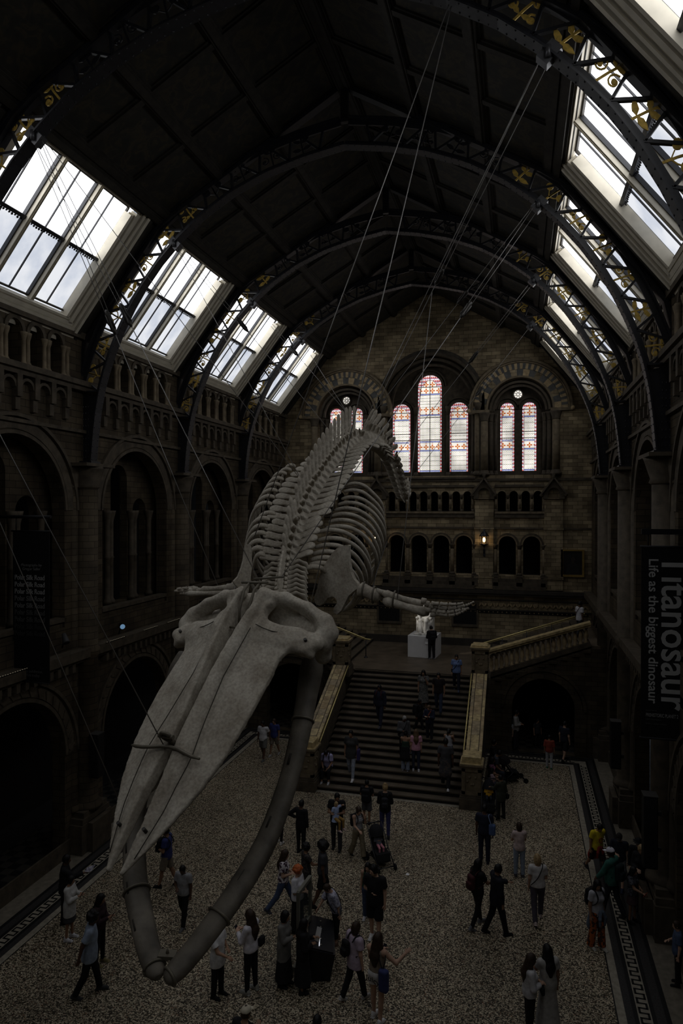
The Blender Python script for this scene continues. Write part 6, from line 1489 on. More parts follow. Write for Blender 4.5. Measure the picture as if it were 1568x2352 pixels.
def backpack(p, c, label, size=1.0, front=False, dz=0.0, dx=0.0):
    q = 1 if front else -1; T = p['T']; t = thing('backpack', label, 'backpack', in_world(p, T((dx, q*.2, 1.2+dz)))); M = p['M']; tl = Matrix.Translation(-Vector(t.location))
    S = SDF(T((dx-.3, q*.2-.28, .85+dz)), T((dx+.3, q*.2+.28, 1.55+dz)), .015); S.box(T((dx, q*(.135+.075*size), 1.20+dz)), (.145*size, .075*size, .21*size), .06, 0); S.box(T((dx, q*(.15+.15*size), 1.12+dz)), (.11*size, .035, .11*size), .03, .03)
    o = link('pack', sdf_mesh('pack', S, fabric(c)), t); o.matrix_local = tl @ M
    m = MB()
    for s_ in (-1, 1):
        pts = [T((s_*.09, q*.15, 1.38)), T((s_*.10, q*.06, 1.475)), T((s_*.105, -q*.06, 1.46)), T((s_*.12, -q*.155, 1.33)), T((s_*.16, -q*.10, 1.18)), T((s_*.15, q*.1, 1.06))]
        m.tube(smooth([M @ Vector([float(x) for x in v]) for v in pts], 4), .020*p['k'], 6, flat=.5)
    m.build('shoulder_strap', fabric(c), t); return t
def hand_at(p, q, off=(0, 0, 0)):
    s_, e, w, f = p['arm'][q]; return in_world(p, np.array(w)+np.array(f)*.09+np.array(off))
def phone(p, q, label, c=(.01, .01, .012)):
    w = hand_at(p, q); d = Vector(CPOS-w); t = thing('phone', label, 'phone', w); R_ = Matrix.Rotation(-radians(p['fa']), 3, 'Z'); u = R_ @ Vector((1, 0, 0)); v = R_ @ Vector((0, .5, .8)).normalized(); n = u.cross(v)
    m = MB(); m.add([w+u*a*.037+v*b*.075+n*c_*.005 for c_ in (-1, 1) for b in (-1, 1) for a in (-1, 1)], [(0, 2, 3, 1), (4, 5, 7, 6), (0, 1, 5, 4), (2, 6, 7, 3), (0, 4, 6, 2), (1, 3, 7, 5)]); m.build('case', fabric(c), t)
    m = MB(); m.add([w+u*a*.033+v*b*.07+n*.0056*(1 if n.dot(R_ @ Vector((0, -1, 0))) > 0 else -1) for a, b in ((-1, -1), (1, -1), (1, 1), (-1, 1))], [(0, 1, 2, 3)]); m.build('screen', mat('phone_screen', (.02, .02, .03), .15, var=0), t); return t
def bag(p, v, r, c, label, strap=None, name='shoulder_bag', cat='bag', sc=None):
    """soft bag centred at v (upright torso coordinates), optional strap through points"""
    T = p['T']; t = thing(name, label, cat, in_world(p, T(v))); S = SDF(T(v)-np.array(r)-.06, T(v)+np.array(r)+.06, .014); S.box(T(v), r, min(r)*.7, 0)
    S.cap(T((v[0]-r[0]*.6, v[1], v[2]+r[2]*.8)), T((v[0]+r[0]*.6, v[1], v[2]+r[2]*.8)), .02, .02, .02)
    o = link('pouch', sdf_mesh('pouch', S, fabric(c)), t); o.matrix_local = Matrix.Translation(-Vector(t.location)) @ p['M']
    if strap:
        m = MB(); m.tube(smooth([in_world(p, T(x)) for x in strap], 5), .012, 5); m.build('strap', fabric(sc or c), t)
    return t
CROSS = lambda s: [(s*.20, .10, .98), (s*.02, .16, 1.2), (-s*.11, .08, 1.45), (-s*.11, -.08, 1.46), (s*.03, -.165, 1.2), (s*.19, -.1, .98)]
def stepz(px, py):
    best = None
    for i in range(NST-1):
        z = (i+1)*RH; P = onZ(px, py, z); y0 = SY0+i*TR; d = abs(P.y-(y0+TR*.5)); 
        if best is None or d < best[0]: best = (d, z)
    return best[1]
def on_step(px, py, hy, fa, label, **kw): return person(px, py, hy, fa, label, base=stepz(px, py), **kw)
# ================================================================ THE VISITORS
FLOR = pattern('floral_print', (.62, .58, .60), (.06, .03, .05), 26); DARKF = pattern('dark_floral_print', (.012, .011, .013), (.055, .045, .04), 30)
MIDI = pattern('speckled_dress', (.16, .155, .14), (.05, .05, .05), 48); STRP = stripe('grey_striped_knit', (.38, .38, .39), (.17, .17, .19), .05); PLAID = pattern('plaid_cloth', (.035, .035, .04), (.07, .055, .05), 18); BLOT = pattern('mottled_blouse', (.42, .42, .50), (.22, .22, .30), 24)
FIRE = pattern('orange_print', (.42, .11, .02), (.06, .02, .01), 16); PINKP = pattern('pink_print', (.30, .10, .17), (.06, .03, .06), 30)
B = ('trousers', BLK)
# --- left of the whale's jaw
p = person(160, 2157, 2016, 80, 'woman in a long white cardigan and white trainers at the left mosaic border', fem=True, top=('cardigan', (.50, .49, .47), .026, .66), bot=('skirt', (.05, .05, .055), .52, .2), hair=('pony', 'k'), shoes=WHT, arms=('phone', 'phone'), skin='m'); phone(p, 1, 'phone held by the woman in the long white cardigan')
p = person(150, 2118, 1968, 60, 'tall person all in black beside the woman in the long white cardigan', top=('jacket', BLK, .03, .78), bot=B, hair=('short', 'k'), arms=('down', ((.12, .75, -.5), (.0, .95, .25))), skin='d')
w = hand_at(p, 1, (.02, .03, .05)); m = MB(); q4 = [Vector(v) for v in ((-.12, -.05, -.09), (.09, .0, -.02), (.15, .06, .12), (-.06, .03, .04))]; m.add([w+v for v in q4]+[w+v+Vector((.004, .004, -.004)) for v in q4], [(0, 1, 2, 3), (7, 6, 5, 4)]); tag(m.build('leaflet', pattern('leaflet_print', (.62, .60, .68), (.35, .33, .42), 16)), 'folded printed map held up by the person in black at the left edge', 'leaflet')
p = person(206, 2284, 2098, 62, 'man in an untucked pale blue shirt and black trousers walking in the lower left', top=('shirt', (.30, .36, .46), .032, .76), bot=B, hair=('curly', 'k'), legs='walk', arms=('down', 'swb'), lean=.06, skin='d', shoes=(.05, .05, .05))
p = person(229, 2214, 2058, 85, 'woman with long black hair behind the man in the pale blue shirt', fem=True, top=('long', (.035, .018, .022), .016, .92), bot=('leggings', BLK), hair=('long', 'k'), arms=('hold', 'phone'), shoes=(.25, .21, .10), skin='m'); phone(p, 1, 'phone held by the woman with the dark open-backed top')
p = person(383, 2036, 1902, 262, 'man in a blue tee and khaki shorts half hidden by the whale snout tip', top=('tee', (.035, .045, .16), .03, .84), bot=('shorts', (.20, .17, .13)), hair=('short', 'k'), legs='walk', arms=('hold', 'down'), skin='m'); backpack(p, BLK, 'black bag on the chest of the man in the blue tee by the whale snout', .9, front=True)
p = person(421, 2124, 1986, 185, 'person in a white-shouldered top looking down between the two whale jaws', top=('tee', (.30, .30, .31), .03, .88), bot=B, hair=('short', 'k'), legs='walk', arms=('down', 'hold'), head=(.2, .4), skin='d', shoes=(.12, .12, .12)); 
p = person(500, 2288, 2122, 100, 'person in a long white tee with dark stripes, next to the right jaw tip', top=('tee', (.56, .55, .54), .034, .74), bot=B, hair=('short', 'k'), arms=('hold', 'fwd'), skin='m')
p = person(576, 2278, 2096, 285, 'woman in a white long-sleeved top with long brown hair, by the jaw tip', fem=True, top=('long', (.62, .60, .64), .02, .90), bot=('leggings', BLK), hair=('long', 'b'), arms=('phone', 'phone'), shoes=(.30, .30, .27), skin='l'); phone(p, -1, 'phone held by the woman in the white long-sleeved top')
bag(p, (.16, -.16, 1.04), (.09, .05, .09), BLK, 'small round black bag behind the woman in the white long-sleeved top')
P = onZ(562, 2318, 1.70); p = person(0, 0, 0, 15, 'person in a cream cap at the bottom edge, seen from above', at=(P.x, P.y, 0), H=1.72, top=('tee', BLK, .03), bot=B, hat=('cap', (.52, .47, .36)), hair=('short', 'b'), arms=('down', 'phone'), skin='m')
P = onZ(727, 2342, 1.62); p = person(0, 0, 0, 0, 'person of whom only the dark crown of the head shows at the bottom edge', at=(P.x, P.y, 0), H=1.66, top=('tee', CHAR, .03), bot=B, hair=('short', 'k'))
# --- far left of the stairs
p = person(604, 1744, 1657, 185, 'man in a black waistcoat over a white tee walking out of the left arch', top=('tee', (.55, .54, .55), .02), bot=('shorts', (.12, .12, .11)), hair=('short', 'k'), legs='walk', arms=('swb', 'down'), skin='d', shoes=(.10, .10, .10))
S_ = None
p = person(630, 1735, 1652, 190, 'man in a royal blue top and pale shorts by the left-hand arch', top=('tee', (.03, .04, .15), .03), bot=('shorts', (.17, .14, .11)), hair=('short', 'b'), legs='walk2', skin='m', shoes=(.35, .34, .32))
# --- centre crowd
p = person(691, 1960, 1842, 15, 'person all in black with one hand on the hip, standing alone left of centre', top=('long', BLK, .022, .82), bot=('leggings', BLK), hair=('short', 'k'), arms=('hip', 'down'), skin='d')
p = person(641, 1937, 1833, 10, 'person in a light blue top and white trainers partly behind the right jaw', fem=True, top=('tee', (.19, .29, .36), .02), bot=('leggings', BLK), hair=('short', 'k'), shoes=(.62, .61, .60))
p = man = person(773, 1950, 1822, 175, 'bearded man in black carrying a small blonde girl', top=('tee', BLK, .03), bot=('trousers', CHAR), hair=('short', 'k'), arms=('carry', 'carry'), legs='relax', head=(.3, .35), skin='m')
c = in_world(man, man['T']((-.02, .26, 1.12))); girl = person(0, 0, 0, 120, 'small blonde girl in a pale blue dress carried by the man in black', at=(c.x, c.y, c.z-.36), H=1.02, top=('dress', (.36, .44, .66), .03, .72), bot=('leggings', (.30, .18, .05)), hair=('bob', 'y'), shoes=(.55, .40, .40), legs='sit', arms=('ashoulder', 'belly'), skin='l', tiny=True)
p = mum = person(822, 1968, 1854, 130, 'woman in a striped tank top and wide tan trousers pushing a buggy', fem=True, top=('tank', (.4, .4, .4), .012, .98), topmat=STRP, bot=('wide', (.20, .165, .105)), hair=('pony', 'b'), arms=('face', 'push'), legs='walk', head=(-.2, .35), skin='l', shoes=BLK); backpack(p, BLK, 'black backpack worn by the woman pushing the buggy', 1.0)
p = person(842, 1892, 1795, 0, 'man in a black tee and grey shorts facing the stairs with a large black backpack', top=('tee', BLK, .03), bot=('shorts', (.07, .07, .075)), hair=('short', 'k'), arms=('hold', 'hold'), skin='m'); backpack(p, (.008, .008, .012), 'large black backpack on the man facing the stairs', 1.15)
p = person(884, 1923, 1804, 352, 'woman with pinned-up blonde hair and violet legs facing the stairs', fem=True, top=('long', BLK, .02, .84), bot=('leggings', (.05, .05, .14)), hair=('bun', 'y'), arms=('hold', 'hold'), legs='relax', shoes=(.03, .03, .035), skin='l'); backpack(p, (.02, .02, .024), 'small shiny backpack on the woman with pinned-up blonde hair', .75)
p = person(650, 2094, 1950, 80, 'long-haired woman in a white flowered top and blue jeans near the table', fem=True, top=('tee', WHT, .025), topmat=FLOR, bot=('trousers', DEN), hair=('long', 'b'), arms=('hold', 'hold'), legs='stride', lean=.03, skin='l', shoes=(.06, .06, .08))
p = person(683, 2140, 1994, 100, 'red-haired person in a white shirt and long black skirt by the glass panel', fem=True, top=('elbow', (.58, .57, .60), .032, .88), bot=('skirt', BLK, .12, .22), hair=('curly', 'r'), arms=('hold', 'hold'), skin='l')
p = person(702, 2072, 1942, 55, 'woman with black curly hair in a black flowered dress, behind the glass panel', fem=True, top=('dress', BLK, .025, .40), topmat=DARKF, bot=('leggings', BLK), hair=('curly', 'k'), arms=('down', 'fwd'), skin='m')
p = person(741, 2080, 1936, 70, 'man with a big dark afro and black shorts behind the touch table', top=('tee', (.045, .045, .05), .026), bot=('shorts', BLK), hair=('afro', 'k'), arms=('down', 'down'), legs='walk', skin='d', shoes=BLK)
p = person(772, 2166, 2024, 232, 'person in a mottled lavender blouse leaning over to touch the table screen', top=('elbow', (.42, .42, .5), .034, .90), topmat=BLOT, bot=('capris', BLK), hair=('short', 'b'), arms=('down', 'reach'), legs='relax', lean=.30, head=(0, .4), skin='l', shoes=(.16, .10, .07))
bag(p, (-.2, -.02, .98), (.07, .05, .11), (.10, .10, .11), 'grey bag at the side of the person leaning over the touch table', CROSS(-1), sc=BLK)
p = person(652, 2262, 2097, 95, 'person in a long grey cardigan beside the black headscarf wearer', fem=True, top=('cardigan', (.13, .125, .115), .03, .62), bot=('skirt', BLK, .16, .26), hair=('bob', 'k'), arms=('down', 'phone'), skin='m')
p = veil = person(695, 2277, 2116, 65, 'person in a long black dress and black headscarf holding a sheet of paper', fem=True, top=('long', BLK, .035, .8), bot=('skirt', BLK, .24, .27), hair=('scarf', 'k'), arms=('phone', 'hold'), skin='m')
w = hand_at(p, -1, (0, 0, .06)); m = MB(); q4 = [Vector(v) for v in ((-.07, 0, -.14), (.05, -.02, -.16), (.1, .02, .14), (-.01, .03, .15))]; m.add([w+v for v in q4]+[w+v+Vector((0, .004, 0)) for v in q4], [(0, 1, 2, 3), (7, 6, 5, 4)]); tag(m.build('paper_sheet', mat('white_paper', (.8, .8, .8))), 'white sheet of paper in the hands of the person in black headscarf', 'paper')
p = person(845, 2112, 1985, 185, 'woman in a green strap top and jeans almost hidden behind the man in all black', fem=True, top=('tank', (.015, .05, .03), .012, .98), bot=('trousers', DEN), hair=('long', 'k'), skin='l', shoes=WHT)
p = person(861, 2160, 1977, 190, 'tall man in a black tee and black shorts with white trainers, headphones on', top=('tee', BLK, .035, .82), bot=('shorts', BLK, .95), hair=('short', 'k'), arms=('down', 'belly'), legs='relax', head=(-.5, .2), skin='l', shoes=(.70, .69, .68))
t = thing('headphones', 'black over-ear headphones on the tall man in black shorts', 'headphones', in_world(p, p['HP']((0, 0, .12)))); m = MB(); m.tube([in_world(p, p['HP']((.098*cos(a), 0, .015+.118*sin(a)))) for a in [pi*k/12 for k in range(13)]], .012, 6); m.build('headband', M_black, t)
for q in (-1, 1): m = MB(); m.tube([in_world(p, p['HP']((q*.078, 0, 0))), in_world(p, p['HP']((q*.105, 0, 0)))], .036, 10); m.build('ear_cup', M_black, t)
p = person(815, 2294, 2122, 38, 'person in a lavender-pink tee and black trousers walking away with a mini backpack', top=('tee', (.42, .34, .42), .034, .76), bot=B, hair=('bob', 'b'), legs='walk2', arms=('down', 'down'), skin='l', shoes=(.42, .40, .38)); backpack(p, BLK, 'black mini backpack on the person in the lavender-pink tee', .8, dx=-.09)
p = person(866, 2344, 2150, 18, 'girl in a beige crop top and white shorts with very long brown hair, bottom centre', fem=True, top=('tank', (.25, .20, .15), .012, 1.02), bot=('shorts', (.66, .64, .64), .42), hair=('long', 'b'), arms=('phone', 'out'), legs='relax', skin='l', shoes=(.70, .69, .68))
gl_ = p; RZ = Matrix.Rotation(-radians(p['fa']), 3, 'Z')
tt = text('Juicy', .17, 'shorts_lettering', M_black, p['o'], parent_world(p['o']), (pi/2, 0, 0), 'CENTER', .003); tt.location = Vector([float(x) for x in p['T']((0, -.188, .86))]); tt.rotation_euler = (pi/2+.12, .12, 0)
t = bag(p, (.24, -.17, .98), (.10, .07, .22), (.035, .045, .13), 'dark blue drawstring bag hanging on the back of the girl in white shorts', [(.22, -.16, 1.2), (.24, -.10, 1.34), (.15, .0, 1.45), (.10, -.10, 1.36), (.20, -.17, 1.2)], 'drawstring_bag', sc=BLK); phone(p, -1, 'phone held up by the girl in white shorts')
# --- the buggy with a baby
def buggy(px, py, ang, label, canopy=(.010, .010, .012), flat=False):
    P = onZ(px, py); t = thing('pushchair', label, 'pushchair', P); R_ = Matrix.Rotation(-radians(ang), 3, 'Z'); X = lambda v: P+R_ @ Vector(v)
    m = MB()
    for s_ in (-1, 1):
        m.tube([X((s_*.24, -.55, 1.02)), X((s_*.24, -.42, .95)), X((s_*.25, .02, .42)), X((s_*.25, .45, .12))], .017, 7); m.tube([X((s_*.25, -.40, .10)), X((s_*.25, -.02, .46))], .017, 7)
    m.tube([X((-.24, -.55, 1.02)), X((.24, -.55, 1.02))], .02, 8); m.tube([X((-.25, -.40, .1)), X((.25, -.40, .1))], .014, 6); m.tube([X((-.25, .45, .12)), X((.25, .45, .12))], .014, 6); m.build('frame', M_iron, t)
    for s_ in (-1, 1):
        for y, r in ((-.40, .115), (.45, .095)):
            m = MB(); c = X((s_*.27, y, r)); a = R_ @ Vector((1, 0, 0)); m.tube([c-a*.022, c+a*.022], r, 14); m.tube([c-a*.03, c+a*.03], r*.3, 8); m.build('wheel', M_black, t)
    m = MB()
    prof = [(-.36, .86), (-.10, .42), (.20, .40), (.26, .22)]
    for i in range(3):
        a, b = prof[i], prof[i+1]; m.add([X((s_*.21, y, z+dz)) for dz in (0, -.05) for (y, z) in (a, b) for s_ in (-1, 1)], [(0, 1, 3, 2), (4, 6, 7, 5), (0, 2, 6, 4), (1, 5, 7, 3), (0, 4, 5, 1), (2, 3, 7, 6)])
    m.build('seat', fabric(BLK), t)
    m = MB(); n = 7; A0 = 2.5; rr = []
    for i in range(n):
        a = radians(20+22*i); rr += [X((.23*cos(pi*k/8), -.30+.34*cos(a)*sin(pi*k/8)*.9-.06, .62+.42*sin(a)*sin(pi*k/8)*.9+.06)) for k in range(9)]
    m.add(rr, [(i*9+k, i*9+k+1, (i+1)*9+k+1, (i+1)*9+k) for i in range(n-1) for k in range(8)], 0, True); cnp = m.build('canopy', fabric(canopy), t)
    m = MB(); m.add([X((s_*.2, y, z)) for z in (.16, .30) for y in (-.3, .2) for s_ in (-1, 1)], [(0, 2, 3, 1), (0, 1, 5, 4), (2, 6, 7, 3), (0, 4, 6, 2), (1, 3, 7, 5)]); m.build('basket', fabric(BLK), t); return P, R_, t
P, R_, t = buggy(874, 1985, 145, 'black pushchair with a baby in pink leggings, pushed by the woman in tan trousers')
c = P+R_ @ Vector((0, -.12, .30)); person(0, 0, 0, 145, 'baby in pink leggings lying in the black pushchair', at=(c.x, c.y, c.z), H=.80, top=('long', (.10, .10, .12), .02), bot=('leggings', (.55, .22, .27)), hair=('short', 'b'), shoes=(.6, .28, .33), legs='sit', lean=-.5, skin='l', tiny=True, arms=('belly', 'belly'))
# --- right-hand half of the floor
p = person(1112, 1980, 1853, 5, 'man in a navy tee and navy trousers standing by the right foot of the stairs', top=('tee', (.013, .016, .032), .03), bot=('trousers', NVY), hair=('short', 'k'), skin='d', shoes=(.02, .02, .03)); bag(p, (.24, -.08, 1.05), (.10, .08, .17), (.07, .11, .24), 'bright blue bag slung on the man in navy by the stairs', [(.25, -.08, 1.2), (.19, .0, 1.44), (.13, -.08, 1.44), (.22, -.16, 1.22)], sc=(.22, .30, .48))
p = person(1192, 2012, 1894, 345, 'woman in a pale pink tee and light jeans reading her phone, alone on the right', fem=True, top=('tee', (.56, .44, .42), .024), bot=('trousers', PDN), hair=('bob', 'b'), arms=('phone', 'phone'), shoes=(.06, .06, .07), skin='l'); phone(p, -1, 'phone held by the woman in the pale pink tee')
p = person(1234, 2114, 1966, 350, 'blonde woman in a white tee and grey trousers walking away on the right', fem=True, top=('tee', (.58, .56, .55), .026, .92), bot=('trousers', (.075, .065, .085)), hair=('bob', 'y'), legs='walk2', arms=('down', 'hold'), skin='l', shoes=(.55, .45, .43)); bag(p, (-.2, .05, .98), (.06, .05, .08), (.3, .3, .3), 'small bag on the far hip of the blonde woman in white', CROSS(-1), sc=(.02, .02, .02))
p = person(1096, 2128, 1976, 48, 'woman in black with a dark red bag beside the man in navy jacket', fem=True, top=('tee', BLK, .02), bot=('leggings', BLK), hair=('long', 'k'), legs='walk', arms=('down', 'fwd'), skin='m', shoes=(.14, .14, .15)); backpack(p, (.06, .016, .018), 'dark red backpack on the woman in black on the right', .85)
p = person(1141, 2146, 1988, 62, 'man in a dark navy jacket walking with the woman in black on the right', top=('jacket', (.010, .011, .017), .036, .78), bot=B, hair=('short', 'k'), legs='walk2', arms=('fwd', 'down'), skin='m', build=1.06)
P = onZ(1216, 2195, 1.64); p = person(0, 0, 0, 75, 'woman with long brown hair in a white shirt and black trousers, bottom right of centre', at=(P.x, P.y, 0), H=1.66, fem=True, top=('long', (.50, .49, .50), .028, .88), bot=B, hair=('long', 'b'), arms=('hold', 'hold'), skin='l'); bag(p, (.06, .25, 1.0), (.08, .04, .08), BLK, 'small black bag held by the woman in the white shirt, bottom right')
P = onZ(1258, 2176, 1.68); p = person(0, 0, 0, 335, 'woman with long wavy black hair in a long white dress, bottom right of centre', at=(P.x, P.y, 0), H=1.70, fem=True, top=('dress', (.40, .385, .36), .03, .8), bot=('skirt', (.40, .385, .36), .12, .27), hair=('long', 'k'), arms=('fwd', 'down'), skin='m', shoes=(.4, .35, .3))
p = person(1370, 2006, 1884, 150, 'child in a bright yellow tee with a red jacket tied round the waist', top=('tee', (.66, .52, .02), .032), bot=('shorts', (.015, .012, .012), 1.0), hair=('short', 'k'), legs='stride', arms=('swb', 'down'), head=(0, .4), skin='m', shoes=(.04, .04, .04), lean=.12)
m = MB(); c = p['T']((0, .155, 1.22)); m.tube([in_world(p, c+np.array([.055*cos(a), .01-.1*abs(cos(a))*.1, .075*sin(a)])) for a in [2*pi*k/14 for k in range(15)]], .016, 5); o = m.build('shirt_print', fabric((.30, .08, .02)), None); o.parent = p['o']; o.matrix_parent_inverse = (Matrix.Translation(p['P']) @ Matrix.Rotation(-radians(p['fa']), 4, 'Z') @ Matrix.Scale(p['k'], 4)).inverted()
def waist_wrap(p, c, label, name='jacket', m_=None):
    T = p['T']; S = SDF(T((-.42, -.35, .45)), T((.42, .35, 1.12)), .016); S.cap(T((0, -.01, .98)), T((0, -.01, .94)), .178, .19, .03, flat=(0, 1, 0), fk=.78); S.cap(T((0, -.07, .92)), T((0, -.10, .62)), .17, .23, .04, flat=(0, 1, 0), fk=.45)
    for q in (-1, 1): S.chain([T((q*.04, .16, .98)), T((q*.09, .19, .84)), T((q*.08, .18, .66))], [.045, .04, .03], .03)
    return sdf_thing(name, S, m_ or fabric(c), p['M'], label, 'jacket')
waist_wrap(p, (.25, .03, .025), 'red jacket tied round the waist of the child in yellow')
p = person(1404, 2104, 1950, 305, 'man in a white cap and green hooded top among the group on the right', top=('hoodie', (.035, .13, .105), .036, .84), bot=('trousers', (.02, .022, .03)), hat=('cap', (.72, .70, .76)), hair=('short', 'k'), legs='walk', arms=('swf', 'down'), skin='d', shoes=(.03, .03, .03)); backpack(p, (.012, .02, .022), 'black backpack on the man in the white cap and green top', .95)
p = person(1422, 2038, 1914, 195, 'young man in a navy top, dark cap and pale shorts, right group', top=('tee', (.012, .014, .026), .032), bot=('shorts', (.15, .145, .15)), hat=('cap', (.012, .012, .014)), hair=('short', 'k'), legs='walk', arms=('down', 'hold'), head=(0, .3), skin='l', shoes=(.02, .025, .05))
p = person(1370, 2178, 2024, 140, 'woman in a pale tee and orange patterned trousers, front of the group on the right', fem=True, top=('tee', (.42, .42, .45), .024), bot=('wide', (.4, .1, .02)), botmat=FIRE, hair=('long', 'k'), legs='relax', arms=('down', 'down'), head=(-.4, .2), skin='m', shoes=(.5, .48, .42)); backpack(p, BLK, 'black backpack on the woman in orange trousers', 1.0); waist_wrap(p, (.12, .15, .20), 'denim jacket tied round the waist of the woman in orange trousers')
p = person(1474, 2092, 1942, 205, 'person with grey-blonde hair in a black coat, back of the group on the right', fem=True, top=('jacket', (.010, .010, .013), .035, .6), bot=B, hair=('bob', 'y'), arms=('down', 'hold'), head=(0, .35), skin='l')
p = person(1452, 2118, 1995, 125, 'person in a dark patterned top and dusky pink skirt holding a red phone, right group', fem=True, top=('tee', (.05, .05, .06), .03), topmat=pattern('dark_speckle', (.03, .03, .04), (.11, .11, .13), 34), bot=('skirt', (.085, .05, .055), .62, .22), hair=('long', 'k'), arms=('hold', 'fwd'), skin='m', shoes=BLK); phone(p, 1, 'red phone held in the right-hand group', (.5, .08, .05))
p = person(1466, 2062, 1928, 190, 'person in a black brimmed hat, furthest back in the group on the right', top=('jacket', BLK, .03), bot=B, hat=('brim', BLK), hair=('short', 'k'), skin='l')
p = person(1556, 2262, 2134, 275, 'person in a mid-blue shirt and black trousers at the right edge', top=('shirt', (.06, .085, .15), .03, .84), bot=B, hair=('short', 'b'), arms=('down', 'hold'), skin='l')
# --- on the stairs
p = on_step(972, 1630, 1541, 180, 'woman in a speckled midi dress near the top of the stairs raising a cup', fem=True, top=('tee', (.15, .15, .14), .024), topmat=MIDI, bot=('skirt', (.15, .15, .14), .34, .25), botmat=MIDI, hair=('long', 'k'), arms=('face', 'down'), skin='m', shoes=(.2, .16, .12)); m = MB(); c = hand_at(p, -1); m.lathe([(.03, -.06), (.04, .06)], c, 10); tag(m.build('drinking_cup', fabric((.08, .08, .09))), 'cup raised by the woman in the speckled dress', 'cup')
on_step(1007, 1637, 1546, 182, 'man in a black polo shirt and jeans beside the woman in the speckled dress', top=('tee', (.014, .009, .010), .028), bot=('trousers', (.03, .04, .07)), hair=('short', 'k'), legs='walk', skin='m')
p = on_step(1048, 1586, 1504, 178, 'person in a light blue shirt at the top right of the stairs', fem=True, top=('tee', (.13, .19, .36), .034), bot=('trousers', (.013, .014, .024)), hair=('short', 'k'), legs='walk', skin='m', shoes=(.06, .07, .12)); bag(p, (.2, .0, .95), (.05, .05, .09), BLK, 'black bag on the strap across the light blue shirt', CROSS(1))
p = on_step(872, 1668, 1574, 195, 'man in a navy jacket and dark jeans coming down the left side of the stairs', top=('jacket', (.014, .016, .03), .034), bot=('trousers', (.018, .022, .04)), hair=('short', 'k'), legs='walk', skin='d', shoes=(.05, .05, .06)); backpack(p, (.06, .012, .015), 'dark red backpack on the man in the navy jacket on the stairs', .9)
p = on_step(927, 1738, 1645, 160, 'grey-haired person in a grey sweater behind the girl with the bare shoulders on the stairs', top=('long', (.085, .085, .09), .03), bot=B, hair=('short', 'g'), head=(.2, .4), arms=('down', 'hold'), skin='d'); bag(p, (.2, .02, .96), (.06, .05, .09), BLK, 'black shoulder bag of the grey-haired person on the stairs', CROSS(1))
p = on_step(962, 1684, 1612, 120, 'person in black with a big black backpack turning on the stairs', top=('jacket', BLK, .03), bot=B, hair=('short', 'k'), legs='walk', skin='d', shoes=(.06, .06, .06)); backpack(p, BLK, 'big black backpack on the person turning on the stairs', 1.1)
p = on_step(986, 1704, 1620, 195, 'person with short fair hair in an open navy jacket and orange scarf on the stairs', top=('jacket', (.014, .016, .032), .03), bot=('trousers', (.012, .012, .016)), hair=('short', 'n'), arms=('phone', 'phone'), head=(0, .5), skin='l'); phone(p, -1, 'phone read by the person in the navy jacket on the stairs')
T = p['T']; S = SDF(T((-.2, -.2, 1.0)), T((.2, .25, 1.55)), .014); S.chain([T((-.07, -.04, 1.46)), T((-.08, .09, 1.40)), T((.02, .15, 1.2)), T((.05, .15, 1.05))], [.03, .03, .035, .035], .02); sdf_thing('scarf', S, fabric((.20, .05, .03)), p['M'], 'orange-red scarf of the person in the navy jacket on the stairs', 'scarf')
p = on_step(931, 1770, 1682, 3, 'girl with bare shoulders in a green top and pale flared jeans on the stairs', fem=True, top=('halter', (.02, .045, .03), .014, 1.0), bot=('flares', (.19, .22, .28)), hair=('bun', 'k'), arms=('face', 'hold'), skin='m', shoes=(.3, .3, .32)); waist_wrap(p, BLK, 'black jacket tied round the waist of the girl in flared jeans')
p = on_step(955, 1771, 1679, 350, 'girl with long fair hair in a pink tee and navy jeans on the stairs', fem=True, top=('tee', (.52, .26, .34), .03, .88), bot=('leggings', (.025, .03, .055)), hair=('long', 'n'), arms=('down', 'down'), skin='l', shoes=(.6, .58, .6)); phone(p, -1, 'phone in the left hand of the girl in the pink tee', (.6, .6, .62))
p = on_step(1023, 1812, 1698, 0, 'man in a grey tee with a plaid shirt tied round his waist climbing the stairs', top=('tee', (.05, .05, .055), .026), bot=B, hair=('short', 'k'), legs='walk', skin='d', shoes=(.62, .62, .64), arms=('down', 'down')); waist_wrap(p, None, 'dark plaid shirt tied round the waist of the man in grey on the stairs', 'plaid_shirt', PLAID)
on_step(1030, 1762, 1677, 15, 'woman in a white vest top by the right parapet of the stairs', fem=True, top=('tank', (.36, .36, .39), .014, .98), bot=B, hair=('pony', 'k'), arms=('hold', 'face'), skin='m')
p = on_step(806, 1788, 1678, 182, 'woman in a dark grey tunic and pale jeans with a purple bag', fem=True, top=('tee', (.04, .04, .04), .03, .76), bot=('leggings', (.27, .30, .36)), hair=('short', 'k'), legs='walk', skin='m', shoes=(.68, .67, .68)); bag(p, (-.27, .0, .88), (.05, .10, .20), (.045, .035, .12), 'purple cloth bag on the arm of the woman in the grey tunic', [(-.25, .0, 1.05), (-.2, .0, 1.44), (-.22, -.08, 1.3), (-.26, -.03, 1.05)])
zz = stepz(746, 1800); P = onZ(746, 1799, zz); p = person(0, 0, 0, 180, 'person in a lavender shirt and black capris sitting low on the left of the stairs', at=(P.x, P.y+.42, zz), H=1.68, fem=True, top=('shirt', (.34, .32, .50), .034, .88), bot=('capris', BLK), hair=('short', 'k'), legs='sit', arms=('knee', 'knee'), lean=.32, head=(0, .5), skin='m', shoes=(.45, .45, .47)); phone(p, 1, 'phone held by the person sitting on the stairs'); backpack(p, BLK, 'dark backpack worn by the person sitting on the stairs', .9)
